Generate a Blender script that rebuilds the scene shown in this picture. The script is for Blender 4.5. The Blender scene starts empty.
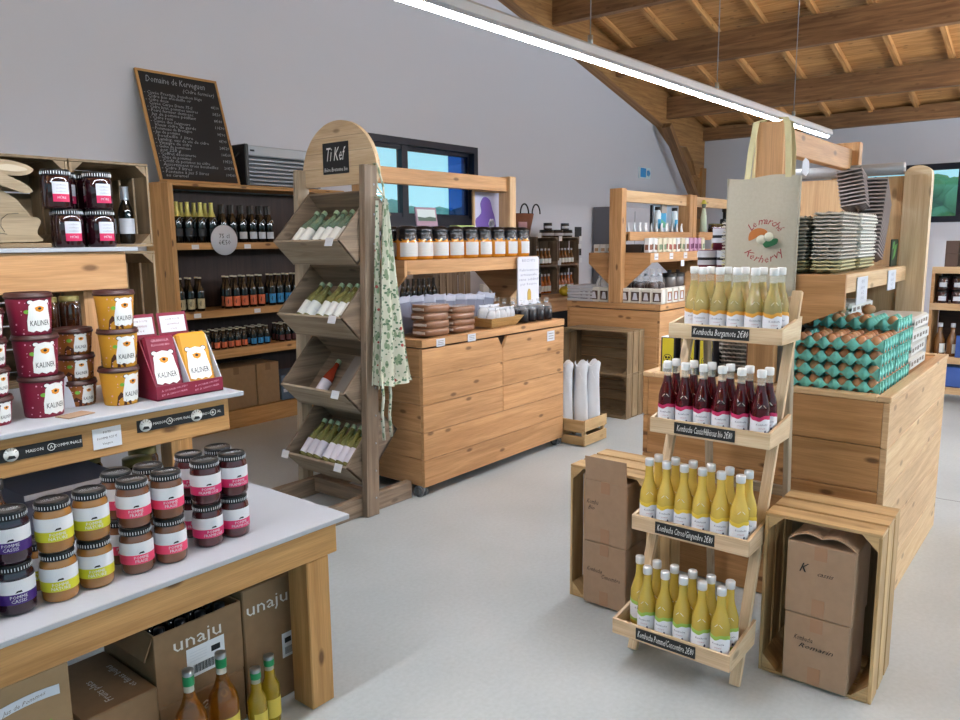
import bpy, math, random
from mathutils import Vector, Matrix
random.seed(7)
SC = bpy.context.scene
COL = SC.collection
PI = math.pi

# ---------------------------------------------------------------- materials
def lin(h):
    v = [int(h[i:i+2], 16) / 255 for i in (0, 2, 4)]
    return tuple([(c / 12.92 if c <= .04045 else ((c + .055) / 1.055) ** 2.4) for c in v] + [1])
MATS = {}
def mat(name, col, rough=.5, metal=0, trans=0, ior=1.45, emit=0, spec=.5, alpha=1, coat=0, bump=0, noise=0, nscale=60):
    if name in MATS: return MATS[name]
    m = bpy.data.materials.new(name); m.use_nodes = True
    nt = m.node_tree; b = nt.nodes['Principled BSDF']
    b.inputs['Base Color'].default_value = lin(col)
    b.inputs['Roughness'].default_value = rough; b.inputs['Metallic'].default_value = metal
    b.inputs['Transmission Weight'].default_value = trans; b.inputs['IOR'].default_value = ior
    b.inputs['Specular IOR Level'].default_value = spec
    b.inputs['Coat Weight'].default_value = coat
    b.inputs['Alpha'].default_value = alpha
    if emit:
        b.inputs['Emission Color'].default_value = lin(col); b.inputs['Emission Strength'].default_value = emit
    if noise or bump:
        tc = nt.nodes.new('ShaderNodeTexCoord'); n = nt.nodes.new('ShaderNodeTexNoise')
        n.inputs['Scale'].default_value = nscale; n.inputs['Detail'].default_value = 4
        nt.links.new(tc.outputs['Object'], n.inputs['Vector'])
        if noise:
            r = nt.nodes.new('ShaderNodeMixRGB'); r.blend_type = 'MULTIPLY'
            r.inputs[0].default_value = noise; r.inputs[1].default_value = lin(col)
            nt.links.new(n.outputs['Fac'], r.inputs[2]); nt.links.new(r.outputs[0], b.inputs['Base Color'])
        if bump:
            bp = nt.nodes.new('ShaderNodeBump'); bp.inputs['Strength'].default_value = bump; bp.inputs['Distance'].default_value = .002
            nt.links.new(n.outputs['Fac'], bp.inputs['Height']); nt.links.new(bp.outputs[0], b.inputs['Normal'])
    MATS[name] = m
    return m

def wood(name, c1, c2, knot=.5, rough=.55, grain=26, bump=.25, kc='4a2c16'):
    """grain follows the UV map: u runs along each board (metres)"""
    if name in MATS: return MATS[name]
    m = bpy.data.materials.new(name); m.use_nodes = True
    nt = m.node_tree; N = nt.nodes; L = nt.links; b = N['Principled BSDF']
    uv = N.new('ShaderNodeUVMap'); uv.uv_map = 'UVMap'
    def mapped(sx, sy):
        mp = N.new('ShaderNodeMapping'); mp.inputs['Scale'].default_value = (sx, sy, 1)
        L.new(uv.outputs[0], mp.inputs[0]); return mp
    n1 = N.new('ShaderNodeTexNoise'); n1.inputs['Scale'].default_value = 1; n1.inputs['Detail'].default_value = 5
    n1.inputs['Distortion'].default_value = .8
    L.new(mapped(1.6, grain).outputs[0], n1.inputs['Vector'])
    n2 = N.new('ShaderNodeTexNoise'); n2.inputs['Scale'].default_value = 1; n2.inputs['Detail'].default_value = 2
    L.new(mapped(.9, 3.1).outputs[0], n2.inputs['Vector'])
    n3 = N.new('ShaderNodeTexNoise'); n3.inputs['Scale'].default_value = 1; n3.inputs['Detail'].default_value = 6
    L.new(mapped(8, 240).outputs[0], n3.inputs['Vector'])
    r = N.new('ShaderNodeValToRGB'); r.color_ramp.elements[0].position = .34; r.color_ramp.elements[1].position = .66
    r.color_ramp.elements[0].color = lin(c2); r.color_ramp.elements[1].color = lin(c1)
    L.new(n1.outputs['Fac'], r.inputs[0])
    mx = N.new('ShaderNodeMixRGB'); mx.blend_type = 'OVERLAY'; mx.inputs[0].default_value = .35
    L.new(r.outputs[0], mx.inputs[1]); L.new(n2.outputs['Fac'], mx.inputs[2])
    m2 = N.new('ShaderNodeMixRGB'); m2.blend_type = 'OVERLAY'; m2.inputs[0].default_value = .35
    L.new(mx.outputs[0], m2.inputs[1]); L.new(n3.outputs['Fac'], m2.inputs[2])
    out = m2
    if knot:
        v = N.new('ShaderNodeTexVoronoi'); v.inputs['Scale'].default_value = 1; v.feature = 'F1'; v.voronoi_dimensions = '2D'
        L.new(mapped(2.1, 5.2).outputs[0], v.inputs['Vector'])
        kr = N.new('ShaderNodeValToRGB'); kr.color_ramp.elements[0].position = .035; kr.color_ramp.elements[1].position = .075
        kr.color_ramp.elements[0].color = (knot, knot, knot, 1); kr.color_ramp.elements[1].color = (0, 0, 0, 1)
        L.new(v.outputs['Distance'], kr.inputs[0])
        m3 = N.new('ShaderNodeMixRGB'); m3.inputs[2].default_value = lin(kc)
        L.new(kr.outputs[0], m3.inputs[0]); L.new(m2.outputs[0], m3.inputs[1]); out = m3
    L.new(out.outputs[0], b.inputs['Base Color'])
    b.inputs['Roughness'].default_value = rough; b.inputs['Specular IOR Level'].default_value = .35
    bp = N.new('ShaderNodeBump'); bp.inputs['Strength'].default_value = bump; bp.inputs['Distance'].default_value = .002
    L.new(n1.outputs['Fac'], bp.inputs['Height']); L.new(bp.outputs[0], b.inputs['Normal'])
    MATS[name] = m
    return m

PINE = wood('pine', 'c4976a', 'aa7e53', .7)
PINE_L = wood('pine_light', 'd0b18a', 'bb9871', .5)
HONEY = wood('honey_pine', 'c29560', 'a67a48', .8)
PLANKC = wood('counter_pine', 'b98b5e', '9e7347', .8)
PALE = wood('pale_pine', 'd6bfa0', 'bfa482', .5)
CRATE = wood('crate_wood', 'bd9f74', '9b7d54', .3, grain=14)
CRATE_D = wood('old_crate_wood', '937d60', '705c44', .3, grain=16)
GREY = wood('greyed_wood', '8f7d6b', '6b5b4c', .5, kc='2e221a')
GREY_L = wood('greyed_pale_wood', 'ae9f8a', '8c7c69', .4)
DARKW = wood('dark_brown_panel', '3a2722', '2c1c18', 0)
ROOFW = wood('roof_beam_wood', '96704c', '735136', .4)
ROOFB = wood('roof_board_wood', 'cf9f68', 'a97a48', .6)
GLU = wood('glulam_wood', 'ae8252', '8c643c', .3)
GREYB = wood('grey_slat', '7f756b', '655c54', 0)
WHITE = mat('white_laminate', 'a9adb5', .35)
PAPER = mat('white_paper', 'd9dbe1', .8)
PAPER2 = mat('grey_white_paper', 'c9ccd6', .8)
INK = mat('black_ink', '15151a', .7)
CHALK = mat('chalk_white', 'e4e4e4', .9)
SLATE = mat('slate_black', '17181b', .55)
BLACK = mat('black_plastic', '141416', .4)
BLKM = mat('black_lid_metal', '101216', .3, .3)
CARD = mat('cardboard', 'a08260', .8, noise=.25, nscale=30)
CARD_P = mat('cardboard_pinkish', 'a0846c', .8, noise=.2, nscale=30)
CARD_D = mat('cardboard_dark', '8a6c4e', .8, noise=.25, nscale=30)
STEEL = mat('galvanised_steel', '9ea3a8', .35, .9)
WINF = mat('window_frame_anthracite', '15192a', .4)
GLASSC = mat('clear_glass', 'f4fbf6', .02, trans=1, ior=1.3)
DGLASS = mat('dark_bottle_glass', '120f0c', .08, coat=.5)
TEAL = mat('teal_pulp', '78ccc2', .85, noise=.2, nscale=90, bump=.3)
PULP = mat('grey_pulp', '9b948a', .9, noise=.3, nscale=80, bump=.3)
PULPW = mat('pale_pulp', 'c9c6bf', .9, noise=.2, nscale=80, bump=.3)
MAROON = mat('maroon_print', '7d1532', .5)
YELLOWP = mat('ochre_print', 'cf9326', .5)
CHOC = mat('chocolate_lid', '3b1a17', .4)
WHITEB = mat('white_bear_print', 'e4e4e2', .6)
ORANGE = mat('orange_print', 'd88a20', .6)
GREENP = mat('green_print', '6fa83a', .6)

# ---------------------------------------------------------------- geometry accumulator
class G:
    def __init__(s): s.v = []; s.f = []; s.m = []; s.uv = []; s.sm = []
    def face(s, idx, m=0, uv=None, sm=False):
        s.f.append(tuple(idx)); s.m.append(m); s.uv.append(uv); s.sm.append(sm)
    def box(s, x0, x1, y0, y1, z0, z1, m=0, bev=.0, M=None, uvo=None):
        lo = (min(x0, x1), min(y0, y1), min(z0, z1)); hi = (max(x0, x1), max(y0, y1), max(z0, z1))
        d = [hi[i] - lo[i] for i in range(3)]
        b = min(bev, min(d) * .45)
        ax = d.index(max(d)); ou, ov = (random.random() * 40, random.random() * 40) if uvo is None else uvo
        base = len(s.v); pts = []
        def uvof(p, n):
            a = [i for i in range(3) if i != n]
            if ax in a: u = p[ax]; v = p[[i for i in a if i != ax][0]]
            else: u = p[a[0]] * .3; v = p[a[1]]
            return (u + ou, v + ov + n * 3.3)
        idx = {}
        for sx in (0, 1):
            for sy in (0, 1):
                for sz in (0, 1):
                    sg = (sx, sy, sz)
                    for n in (range(3) if b > 0 else (0,)):
                        p = [hi[i] if sg[i] else lo[i] for i in range(3)]
                        if b > 0:
                            for i in range(3):
                                if i != n: p[i] += -b if sg[i] else b
                        idx[(sg, n)] = len(pts); pts.append(p)
        if b <= 0:
            for k in list(idx): idx[(k[0], 1)] = idx[(k[0], 2)] = idx[k]
        F = []
        for n in range(3):
            a, c = [i for i in range(3) if i != n]
            for sd in (0, 1):
                q = []
                for (u, w) in ((0, 0), (1, 0), (1, 1), (0, 1)):
                    sg = [0, 0, 0]; sg[n] = sd; sg[a] = u; sg[c] = w; q.append(idx[(tuple(sg), n)])
                flip = (sd == 1) ^ (n == 1)
                F.append((q if flip else q[::-1], n))
        if b > 0:
            for ed in range(3):      # edges along axis ed
                n1, n2 = [i for i in range(3) if i != ed]
                for s1 in (0, 1):
                    for s2 in (0, 1):
                        A = [0, 0, 0]; A[n1] = s1; A[n2] = s2; A[ed] = 0; B = list(A); B[ed] = 1
                        A, B = tuple(A), tuple(B)
                        q = [idx[(A, n1)], idx[(B, n1)], idx[(B, n2)], idx[(A, n2)]]
                        F.append((q, n1))
            for sg in [(a, c, e) for a in (0, 1) for c in (0, 1) for e in (0, 1)]:
                F.append(([idx[(sg, 0)], idx[(sg, 1)], idx[(sg, 2)]], 0))
        cen = Vector([(lo[i] + hi[i]) / 2 for i in range(3)])
        for q, n in F:
            P = [Vector(pts[i]) for i in q]
            nn = (P[1] - P[0]).cross(P[2] - P[0])
            c = sum(P, Vector()) / len(P)
            if nn.dot(c - cen) < 0: q = q[::-1]
            s.face([base + i for i in q], m, [uvof(pts[i], n) for i in q])
        for p in pts:
            s.v.append(tuple(M @ Vector(p)) if M is not None else tuple(p))
        return s
    def beam(s, a, b, w, h, m=0, up=(0, 0, 1), bev=0):
        """board from a to b, width w (side), height h (along up)"""
        a = Vector(a); b = Vector(b); d = b - a; L = d.length; x = d / L
        u = Vector(up); y = u.cross(x)
        if y.length < 1e-4: y = Vector((0, 1, 0)).cross(x)
        y.normalize(); z = x.cross(y)
        M = Matrix(((x[0], y[0], z[0], a[0]), (x[1], y[1], z[1], a[1]), (x[2], y[2], z[2], a[2]), (0, 0, 0, 1)))
        return s.box(0, L, -w / 2, w / 2, -h / 2, h / 2, m, bev, M)
    def lathe(s, prof, n=20, m=0, c=(0, 0, 0), M=None, sm=True, a0=0, a1=2 * PI, cap=True):
        """prof: list of (r, z[, mat])"""
        full = abs(a1 - a0 - 2 * PI) < 1e-6; base = len(s.v); k = n if full else n + 1
        for p in prof:
            for i in range(k):
                a = a0 + (a1 - a0) * i / n
                q = Vector((c[0] + p[0] * math.sin(a), c[1] - p[0] * math.cos(a), c[2] + p[1]))
                s.v.append(tuple(M @ q) if M is not None else tuple(q))
        for j in range(len(prof) - 1):
            mm = prof[j][2] if len(prof[j]) > 2 else m
            if prof[j][0] < 1e-6 and prof[j + 1][0] < 1e-6: continue
            for i in range(n):
                i2 = (i + 1) % k
                q = [base + j * k + i, base + j * k + i2, base + (j + 1) * k + i2, base + (j + 1) * k + i]
                u0 = (i / n * 6.28 * max(prof[j][0], .01)); u1 = ((i + 1) / n * 6.28 * max(prof[j][0], .01))
                uv = [(prof[j][1], u0), (prof[j][1], u1), (prof[j + 1][1], u1), (prof[j + 1][1], u0)]
                s.face(q, mm, uv, sm)
        if full and cap:
            if prof[0][0] > 1e-6: s.face([base + i for i in range(n)][::-1], prof[0][2] if len(prof[0]) > 2 else m)
            if prof[-1][0] > 1e-6: s.face([base + (len(prof) - 1) * k + i for i in range(n)], prof[-2][2] if len(prof[-2]) > 2 else m)
        return s
    def cyl(s, a, b, r, n=12, m=0, r2=None, sm=True):
        a = Vector(a); b = Vector(b); d = (b - a); L = d.length
        M = Matrix.Translation(a) @ d.to_track_quat('Z', 'Y').to_matrix().to_4x4()
        return s.lathe([(r, 0), (r if r2 is None else r2, L)], n, m, M=M, sm=sm)
    def tube(s, pts, r, n=8, m=0, close=False):
        P = [Vector(p) for p in pts]; base = len(s.v); K = len(P)
        up = Vector((0, 0, 1))
        for i, p in enumerate(P):
            t = (P[min(i + 1, K - 1)] - P[max(i - 1, 0)]).normalized()
            x = up.cross(t)
            if x.length < .05: x = Vector((1, 0, 0)).cross(t)
            x.normalize(); y = t.cross(x)
            for j in range(n):
                a = 2 * PI * j / n; s.v.append(tuple(p + x * r * math.cos(a) + y * r * math.sin(a)))
        for i in range(K - 1):
            for j in range(n):
                s.face([base + i * n + j, base + i * n + (j + 1) % n, base + (i + 1) * n + (j + 1) % n, base + (i + 1) * n + j], m, None, True)
        s.face([base + j for j in range(n)][::-1], m); s.face([base + (K - 1) * n + j for j in range(n)], m)
        return s
    def prism(s, poly, d0, d1, axis='z', m=0, M=None, mside=None, sm=False):
        """poly 2d; axis z:(x,y) ; y:(x,z) ; x:(y,z)"""
        def P(u, v, w): return {'z': (u, v, w), 'y': (u, w, v), 'x': (w, u, v)}[axis]
        base = len(s.v); n = len(poly); ou = random.random() * 30
        for w in (d0, d1):
            for (u, v) in poly:
                q = Vector(P(u, v, w)); s.v.append(tuple(M @ q) if M is not None else tuple(q))
        ar = sum(poly[i][0] * poly[(i + 1) % n][1] - poly[(i + 1) % n][0] * poly[i][1] for i in range(n))
        ccw = ar > 0
        flip = (axis == 'y') ^ (not ccw) ^ (d1 < d0)
        uvs = [(p[0] + ou, p[1]) for p in poly]
        top = [base + n + i for i in range(n)]; bot = [base + i for i in range(n)][::-1]
        if flip: top = top[::-1]; bot = bot[::-1]
        s.face(top, m, uvs[::-1] if flip else uvs); s.face(bot, m, uvs if flip else uvs[::-1])
        for i in range(n):
            j = (i + 1) % n; q = [base + i, base + j, base + n + j, base + n + i]
            if flip: q = q[::-1]
            s.face(q, m if mside is None else mside, [(ou + i, 0), (ou + i + .1, 0), (ou + i + .1, .1), (ou + i, .1)], sm)
        return s
    def ell(s, c, r, n=12, k=8, m=0, M=None):
        prof = [(max(math.sin(PI * i / k), 0) * 1.0, -math.cos(PI * i / k)) for i in range(k + 1)]
        MM = Matrix.Translation(Vector(c)) @ (M if M is not None else Matrix()) @ Matrix.Diagonal((r[0], r[1], r[2], 1))
        return s.lathe([(max(p[0], 0.0), p[1]) for p in prof], n, m, M=MM, cap=False)
    def quad(s, a, b, c, d, m=0):
        base = len(s.v); s.v += [tuple(a), tuple(b), tuple(c), tuple(d)]; s.face([base, base + 1, base + 2, base + 3], m, [(0, 0), (1, 0), (1, 1), (0, 1)]); return s
    def add(s, verts, faces, fn, m=0):
        base = len(s.v)
        for v in verts: s.v.append(tuple(fn(v)))
        for f in faces: s.face([base + i for i in f], m)
        return s
    def text(s, t, size, fn, m=0, shear=0, align='CENTER', width=None):
        V, F = text_geo(t, shear, align)
        if not V: return s
        k = size
        w = max(v[0] for v in V) - min(v[0] for v in V)
        kx = size if width is None else width / w
        return s.add([(v[0] * kx, v[1] * k, v[2]) for v in V], F, fn, m)

TXT = {}
def text_geo(t, shear=0, align='CENTER'):
    k = (t, shear, align)
    if k in TXT: return TXT[k]
    cu = bpy.data.curves.new('t', 'FONT'); cu.body = t; cu.size = 1; cu.shear = shear; cu.align_x = align
    cu.resolution_u = 1; cu.align_y = 'CENTER'
    o = bpy.data.objects.new('t', cu); COL.objects.link(o)
    dg = bpy.context.evaluated_depsgraph_get(); dg.update()
    me = bpy.data.meshes.new_from_object(o.evaluated_get(dg))
    V = [tuple(v.co) for v in me.vertices]; F = [tuple(p.vertices) for p in me.polygons]
    bpy.data.objects.remove(o); bpy.data.curves.remove(cu); bpy.data.meshes.remove(me)
    TXT[k] = (V, F); return TXT[k]

# planar text placement helpers: map text (x,y) to world
def onplane(o, ux, uy, eps=(0, 0, 0)):
    o = Vector(o) + Vector(eps); ux = Vector(ux); uy = Vector(uy)
    return lambda v: o + ux * v[0] + uy * v[1]
def oncyl(r, z, a=0, r2=None, z1=None, z2=None):
    def fn(v):
        zz = z + v[1]
        rr = r if r2 is None else r + (r2 - r) * (zz - z1) / (z2 - z1)
        t = a + v[0] / rr
        return (rr * math.sin(t), -rr * math.cos(t), zz)
    return fn

BASE = {}
def part(name, g, mats, parent=None, label=None, world=None):
    me = bpy.data.meshes.new(name)
    b = BASE.get(parent.name) if parent is not None else None
    V = g.v if b is None else [(v[0] - b[0], v[1] - b[1], v[2] - b[2]) for v in g.v]
    me.from_pydata(V, [], g.f)
    if not isinstance(mats, (list, tuple)): mats = [mats]
    for m in mats: me.materials.append(m)
    me.polygons.foreach_set('material_index', g.m)
    me.polygons.foreach_set('use_smooth', g.sm)
    uvl = me.uv_layers.new(name='UVMap'); dat = []
    for p, uv in zip(me.polygons, g.uv):
        n = len(p.vertices)
        if uv is None: dat += [0.0, 0.0] * n
        else:
            for q in uv: dat += [q[0], q[1]]
    uvl.data.foreach_set('uv', dat)
    me.update()
    o = bpy.data.objects.new(name, me); COL.objects.link(o)
    if parent is not None:
        o.parent = parent
        if b is not None: BASE[o.name] = b
    if label: o['label'] = label
    return o
def thing(name, label, cat, loc=(0, 0, 0), rz=0, group=None, world=False, rot=None):
    o = bpy.data.objects.new(name, None); o.empty_display_size = .05; COL.objects.link(o)
    o.location = loc; o.rotation_euler = rot or (0, 0, rz)
    o['label'] = label; o['category'] = cat
    if group: o['group'] = group
    if world: BASE[o.name] = Vector(loc)
    return o
def solo(name, g, mats, label, cat, loc, group=None, kind=None):
    """a thing that is one mesh, built in world coordinates with its origin at loc"""
    b = Vector(loc); g.v = [(v[0] - b[0], v[1] - b[1], v[2] - b[2]) for v in g.v]
    o = part(name, g, mats); o.location = b; o['label'] = label; o['category'] = cat
    if group: o['group'] = group
    if kind: o['kind'] = kind
    return o
def struct(name, g, mats, parent=None):
    o = part(name, g, mats, parent)
    if parent is None: o['kind'] = 'structure'
    return o
KIDS = {}
def dup(root, loc, rz=0, label=None, group=None, rot=None, scale=None):
    r = root.copy(); COL.objects.link(r); r.location = loc; r.rotation_euler = rot or (0, 0, rz)
    if scale: r.scale = scale
    if label: r['label'] = label
    if group: r['group'] = group
    for ch in list(root.children):
        c = ch.copy(); COL.objects.link(c); c.parent = r
        for g in list(ch.children):
            d = g.copy(); COL.objects.link(d); d.parent = c
    return r
PROTO = {}
def inst(key, name, cat, builder, label, loc, rz=0, group=None, rot=None, scale=None):
    if key not in PROTO:
        t = thing(name, label, cat, loc, rz, group, rot=rot)
        if scale: t.scale = scale
        builder(t); PROTO[key] = t; return t
    return dup(PROTO[key], loc, rz, label, group, rot, scale)
ORD = ['first', 'second', 'third', 'fourth', 'fifth', 'sixth', 'seventh', 'eighth', 'ninth', 'tenth', 'eleventh', 'twelfth', 'thirteenth', 'fourteenth', 'fifteenth', 'sixteenth']
def nth(i, n, way='left'):
    if n == 1: return 'only'
    if i == 0: return 'leftmost'
    if i == n - 1: return 'rightmost'
    return ORD[i] + '-from-left'
# ---------------------------------------------------------------- camera, world, view
def build_camera():
    cd = bpy.data.cameras.new('camera'); cam = bpy.data.objects.new('camera', cd); COL.objects.link(cam)
    yaw, pit, rol = [math.radians(a) for a in (39.025, 8.80, 0.60)]
    fw = Vector((math.cos(yaw) * math.cos(pit), math.sin(yaw) * math.cos(pit), -math.sin(pit)))
    rt = Vector((math.sin(yaw), -math.cos(yaw), 0)); dn = fw.cross(rt)
    r2 = rt * math.cos(rol) + dn * math.sin(rol); d2 = -rt * math.sin(rol) + dn * math.cos(rol)
    M = Matrix((( r2[0], -d2[0], -fw[0], 0), (r2[1], -d2[1], -fw[1], 0), (r2[2], -d2[2], -fw[2], 1.5), (0, 0, 0, 1)))
    cam.matrix_world = M
    cd.sensor_width = 36; cd.sensor_fit = 'HORIZONTAL'; cd.lens = 763.0 / 960 * 36
    cd.clip_start = .05; cd.clip_end = 300
    SC.camera = cam
build_camera()
SC.view_settings.view_transform = 'Standard'; SC.view_settings.look = 'None'
SC.cycles.transparent_max_bounces = 24; SC.view_settings.gamma = 1; SC.view_settings.exposure = -0.14; SC.view_settings.use_curve_mapping = False
w = bpy.data.worlds.new('sky'); SC.world = w; w.use_nodes = True
nt = w.node_tree; bg = nt.nodes['Background']
tc = nt.nodes.new('ShaderNodeTexCoord'); sp = nt.nodes.new('ShaderNodeSeparateXYZ')
rp = nt.nodes.new('ShaderNodeValToRGB')
rp.color_ramp.elements[0].position = .0; rp.color_ramp.elements[0].color = lin('b2e6f0')
rp.color_ramp.elements[1].position = .5; rp.color_ramp.elements[1].color = lin('7fc6ea')
nt.links.new(tc.outputs['Generated'], sp.inputs[0]); nt.links.new(sp.outputs[2], rp.inputs[0]); nt.links.new(rp.outputs[0], bg.inputs[0])
bg.inputs[1].default_value = 1.3

XW, YW = 13.41, 5.82
def zr(x): return 4.66 - .247 * (x - 8.56)
XR = 3.2           # ridge
# ---- floor
fl = bpy.data.materials.new('polished_concrete'); fl.use_nodes = True
N = fl.node_tree.nodes; L = fl.node_tree.links; b = N['Principled BSDF']
tcn = N.new('ShaderNodeTexCoord'); n1 = N.new('ShaderNodeTexNoise'); n1.inputs['Scale'].default_value = 1.1; n1.inputs['Detail'].default_value = 8
n2 = N.new('ShaderNodeTexNoise'); n2.inputs['Scale'].default_value = 60
L.new(tcn.outputs['Object'], n1.inputs['Vector']); L.new(tcn.outputs['Object'], n2.inputs['Vector'])
rr = N.new('ShaderNodeValToRGB'); rr.color_ramp.elements[0].position = .3; rr.color_ramp.elements[1].position = .7
rr.color_ramp.elements[0].color = lin('a1a8ab'); rr.color_ramp.elements[1].color = lin('b3babd')
L.new(n1.outputs['Fac'], rr.inputs[0])
mx = N.new('ShaderNodeMixRGB'); mx.blend_type = 'OVERLAY'; mx.inputs[0].default_value = .12
L.new(rr.outputs[0], mx.inputs[1]); L.new(n2.outputs['Fac'], mx.inputs[2]); L.new(mx.outputs[0], b.inputs['Base Color'])
b.inputs['Roughness'].default_value = .38; b.inputs['Specular IOR Level'].default_value = .4
g = G(); g.box(-7, XW, -7, YW, -.1, 0); floor = struct('floor', g, fl)
g = G()
for a, c in (((4.9, -.6), (5.02, 1.2)),):
    pts = [(a[0] + (c[0] - a[0]) * i / 12 + .01 * math.sin(i * 2.1), a[1] + (c[1] - a[1]) * i / 12) for i in range(13)]
    for i in range(12):
        x0, y0 = pts[i]; x1, y1 = pts[i + 1]
        g.quad((x0, y0, .0006), (x0 + .008, y0, .0006), (x1 + .008, y1, .0006), (x1, y1, .0006))
for x in (5.05,):
    pass
for (x0, y0, x1, y1) in ((3.0, -.9, 3.0, -.9),): pass
struct('floor_crack', g, mat('crack_dark', '6d7174', .9), floor)
# ---- walls with window openings
WALLP = mat('wall_paint', 'cbccd6', .85, bump=.05, nscale=40)
def wall_y(name, y0, y1, x0, x1, top, holes, m):
    """wall in x-z plane; top(x) gives height; holes list of (x0,x1,z0,z1)"""
    g = G(); xs = sorted({x0, x1, XR} | {h[0] for h in holes} | {h[1] for h in holes})
    for a, c in zip(xs[:-1], xs[1:]):
        hh = [h for h in holes if h[0] <= a + 1e-6 and h[1] >= c - 1e-6]
        if hh:
            h = hh[0]; g.box(a, c, y0, y1, 0, h[2]); g.prism([(a, h[3]), (c, h[3]), (c, top(c)), (a, top(a))], y0, y1, 'y')
        else: g.prism([(a, 0), (c, 0), (c, top(c)), (a, top(a))], y0, y1, 'y')
    return struct(name, g, m)
def topz(x): return zr(x) if x >= XR else zr(XR) - .247 * (XR - x)
W1 = (5.32, 7.17, 1.70, 2.59)
wall_y('wall_left', YW, YW + .25, -7, XW + .25, lambda x: topz(min(x, XW)) + .0, [W1], WALLP)
W2 = (1.05, 3.1, 1.72, 2.585)     # y range, z range on the back wall
g = G()
for a, c in ((-7, W2[0]), (W2[1], YW)): g.box(XW, XW + .25, a, c, 0, zr(XW) - .02)
g.box(XW, XW + .25, W2[0], W2[1], 0, W2[2]); g.box(XW, XW + .25, W2[0], W2[1], W2[3], zr(XW) - .02)
struct('wall_back', g, WALLP)
# ---- roof
ceil = None
g = G(); n = 0; x = XW + .3
bw = .145
def slope_board(g, xa, xb, za, zb, ya, yb, th, m=0):
    b0 = len(g.v); ou = random.random() * 50
    for yy in (ya, yb):
        g.v += [(xa, yy, za), (xb, yy, zb), (xb, yy, zb + th), (xa, yy, za + th)]
    for q in ([0, 1, 5, 4], [1, 2, 6, 5], [2, 3, 7, 6], [3, 0, 4, 7], [3, 2, 1, 0], [4, 5, 6, 7]):
        uv = []
        for i in q:
            v = g.v[b0 + i]; uv.append((v[1] + ou, v[0] + v[2] * .2))
        g.face([b0 + i for i in q][::-1], m, uv)
while x > XR - .05:
    x2 = x - bw
    slope_board(g, x2 + .004, x, topz(x2), topz(x), -7, YW + .25, .02)
    x = x2
g.box(-7, -6.9, -7, YW, topz(-7), topz(-7) + .05)
slope_board(g, -7, XR - .06, topz(-7), topz(XR), -7, YW + .25, .03)
slope_board(g, -7, XW + .3, topz(-7) + 3, topz(XR) + .4, -7, YW + .25, .03)
ceil = struct('ceiling', g, ROOFB)
for px_, dep in ((8.56, .30), (10.2, .27), (11.88, .25), (6.9, .3), (5.2, .3)):
    zt = zr(px_) - .08; dep += .08
    g = G(); g.box(px_ - .06, px_ + .06, -7, YW, zt - dep, zt, bev=.004)
    struct('purlin', g, ROOFW, ceil)
g = G(); g.box(XW - .12, XW, -7, YW, zr(XW) - .24, zr(XW) - .02); struct('wall_plate', g, ROOFW, ceil)
yy = 5.45
while yy > -3:
    g = G(); xa, xb = XW, XR + .05
    d = Vector((xa - xb, 0, zr(xa) - zr(xb)))
    g.beam((xb, yy, zr(xb) - .04), (xa, yy, zr(xa) - .04), .06, .075); struct('rafter', g, ROOFB, ceil)
    yy -= .62
# glulam gable frame against the left wall
g = G()
poly = [(XR, 4.318 + .24 * (7.57 - XR)), (7.57, 4.318), (9.355, 3.917), (11.78, 3.314), (12.25, 3.06), (12.62, 3.06), (12.9, 2.85), (13.05, 2.62), (13.38, 2.45), (13.38, zr(13.38)), (XR, zr(XR))]
g.prism(poly, YW - .16, YW - .002, 'y'); struct('gable_beam', g, GLU, ceil)
g = G(); g.box(13.22, 13.4, YW - .2, YW - .01, 0, 2.75); struct('roof_post', g, GLU, ceil)
g = G(); g.beam((11.65, YW - .25, 3.30), (13.15, YW - .25, 1.9), .1, .14, up=(0, 1, 0)); struct('roof_brace', g, ROOFW, ceil)
# ---- windows
PANE = bpy.data.materials.new('window_pane'); PANE.use_nodes = True
N = PANE.node_tree.nodes; L = PANE.node_tree.links; N.remove(N['Principled BSDF'])
tr = N.new('ShaderNodeBsdfTransparent'); tr.inputs[0].default_value = (.93, .98, 1, 1)
gl = N.new('ShaderNodeBsdfGlossy'); gl.inputs['Roughness'].default_value = .02
mxs = N.new('ShaderNodeMixShader'); mxs.inputs[0].default_value = .05; L.new(tr.outputs[0], mxs.inputs[1]); L.new(gl.outputs[0], mxs.inputs[2])
L.new(mxs.outputs[0], N['Material Output'].inputs[0])
PANEB = PANE.copy(); PANEB.name = 'tinted_window_pane'
[n for n in PANEB.node_tree.nodes if n.type == 'BSDF_TRANSPARENT'][0].inputs[0].default_value = (.16, .33, .62, 1)
def winframe(g, x0, x1, z0, z1, t, y0, y1, swap=False):
    for a in ((x0, x1, z0, z0 + t), (x0, x1, z1 - t, z1), (x0, x0 + t, z0 + t, z1 - t), (x1 - t, x1, z0 + t, z1 - t)):
        if swap: g.box(y0, y1, a[0], a[1], a[2], a[3])
        else: g.box(a[0], a[1], y0, y1, a[2], a[3])
g = G(); winframe(g, W1[0], W1[1], W1[2], W1[3], .07, YW - .01, YW + .1)
win = struct('window_1', g, WINF)
g = G(); winframe(g, 5.39, 6.03, 1.77, 2.52, .045, YW + .03, YW + .07); struct('sash', g, WINF, win)
g = G(); winframe(g, 5.95, 7.10, 1.77, 2.52, .045, YW + .075, YW + .115); g.box(5.93, 6.02, YW + .02, YW + .1, 1.77, 2.52); struct('sash', g, WINF, win)
g = G(); g.box(5.43, 5.97, YW + .045, YW + .05, 1.81, 2.48); struct('pane', g, PANE, win)
g = G(); g.box(6.0, 7.06, YW + .09, YW + .095, 1.81, 2.48); struct('pane', g, PANE, win)
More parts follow.
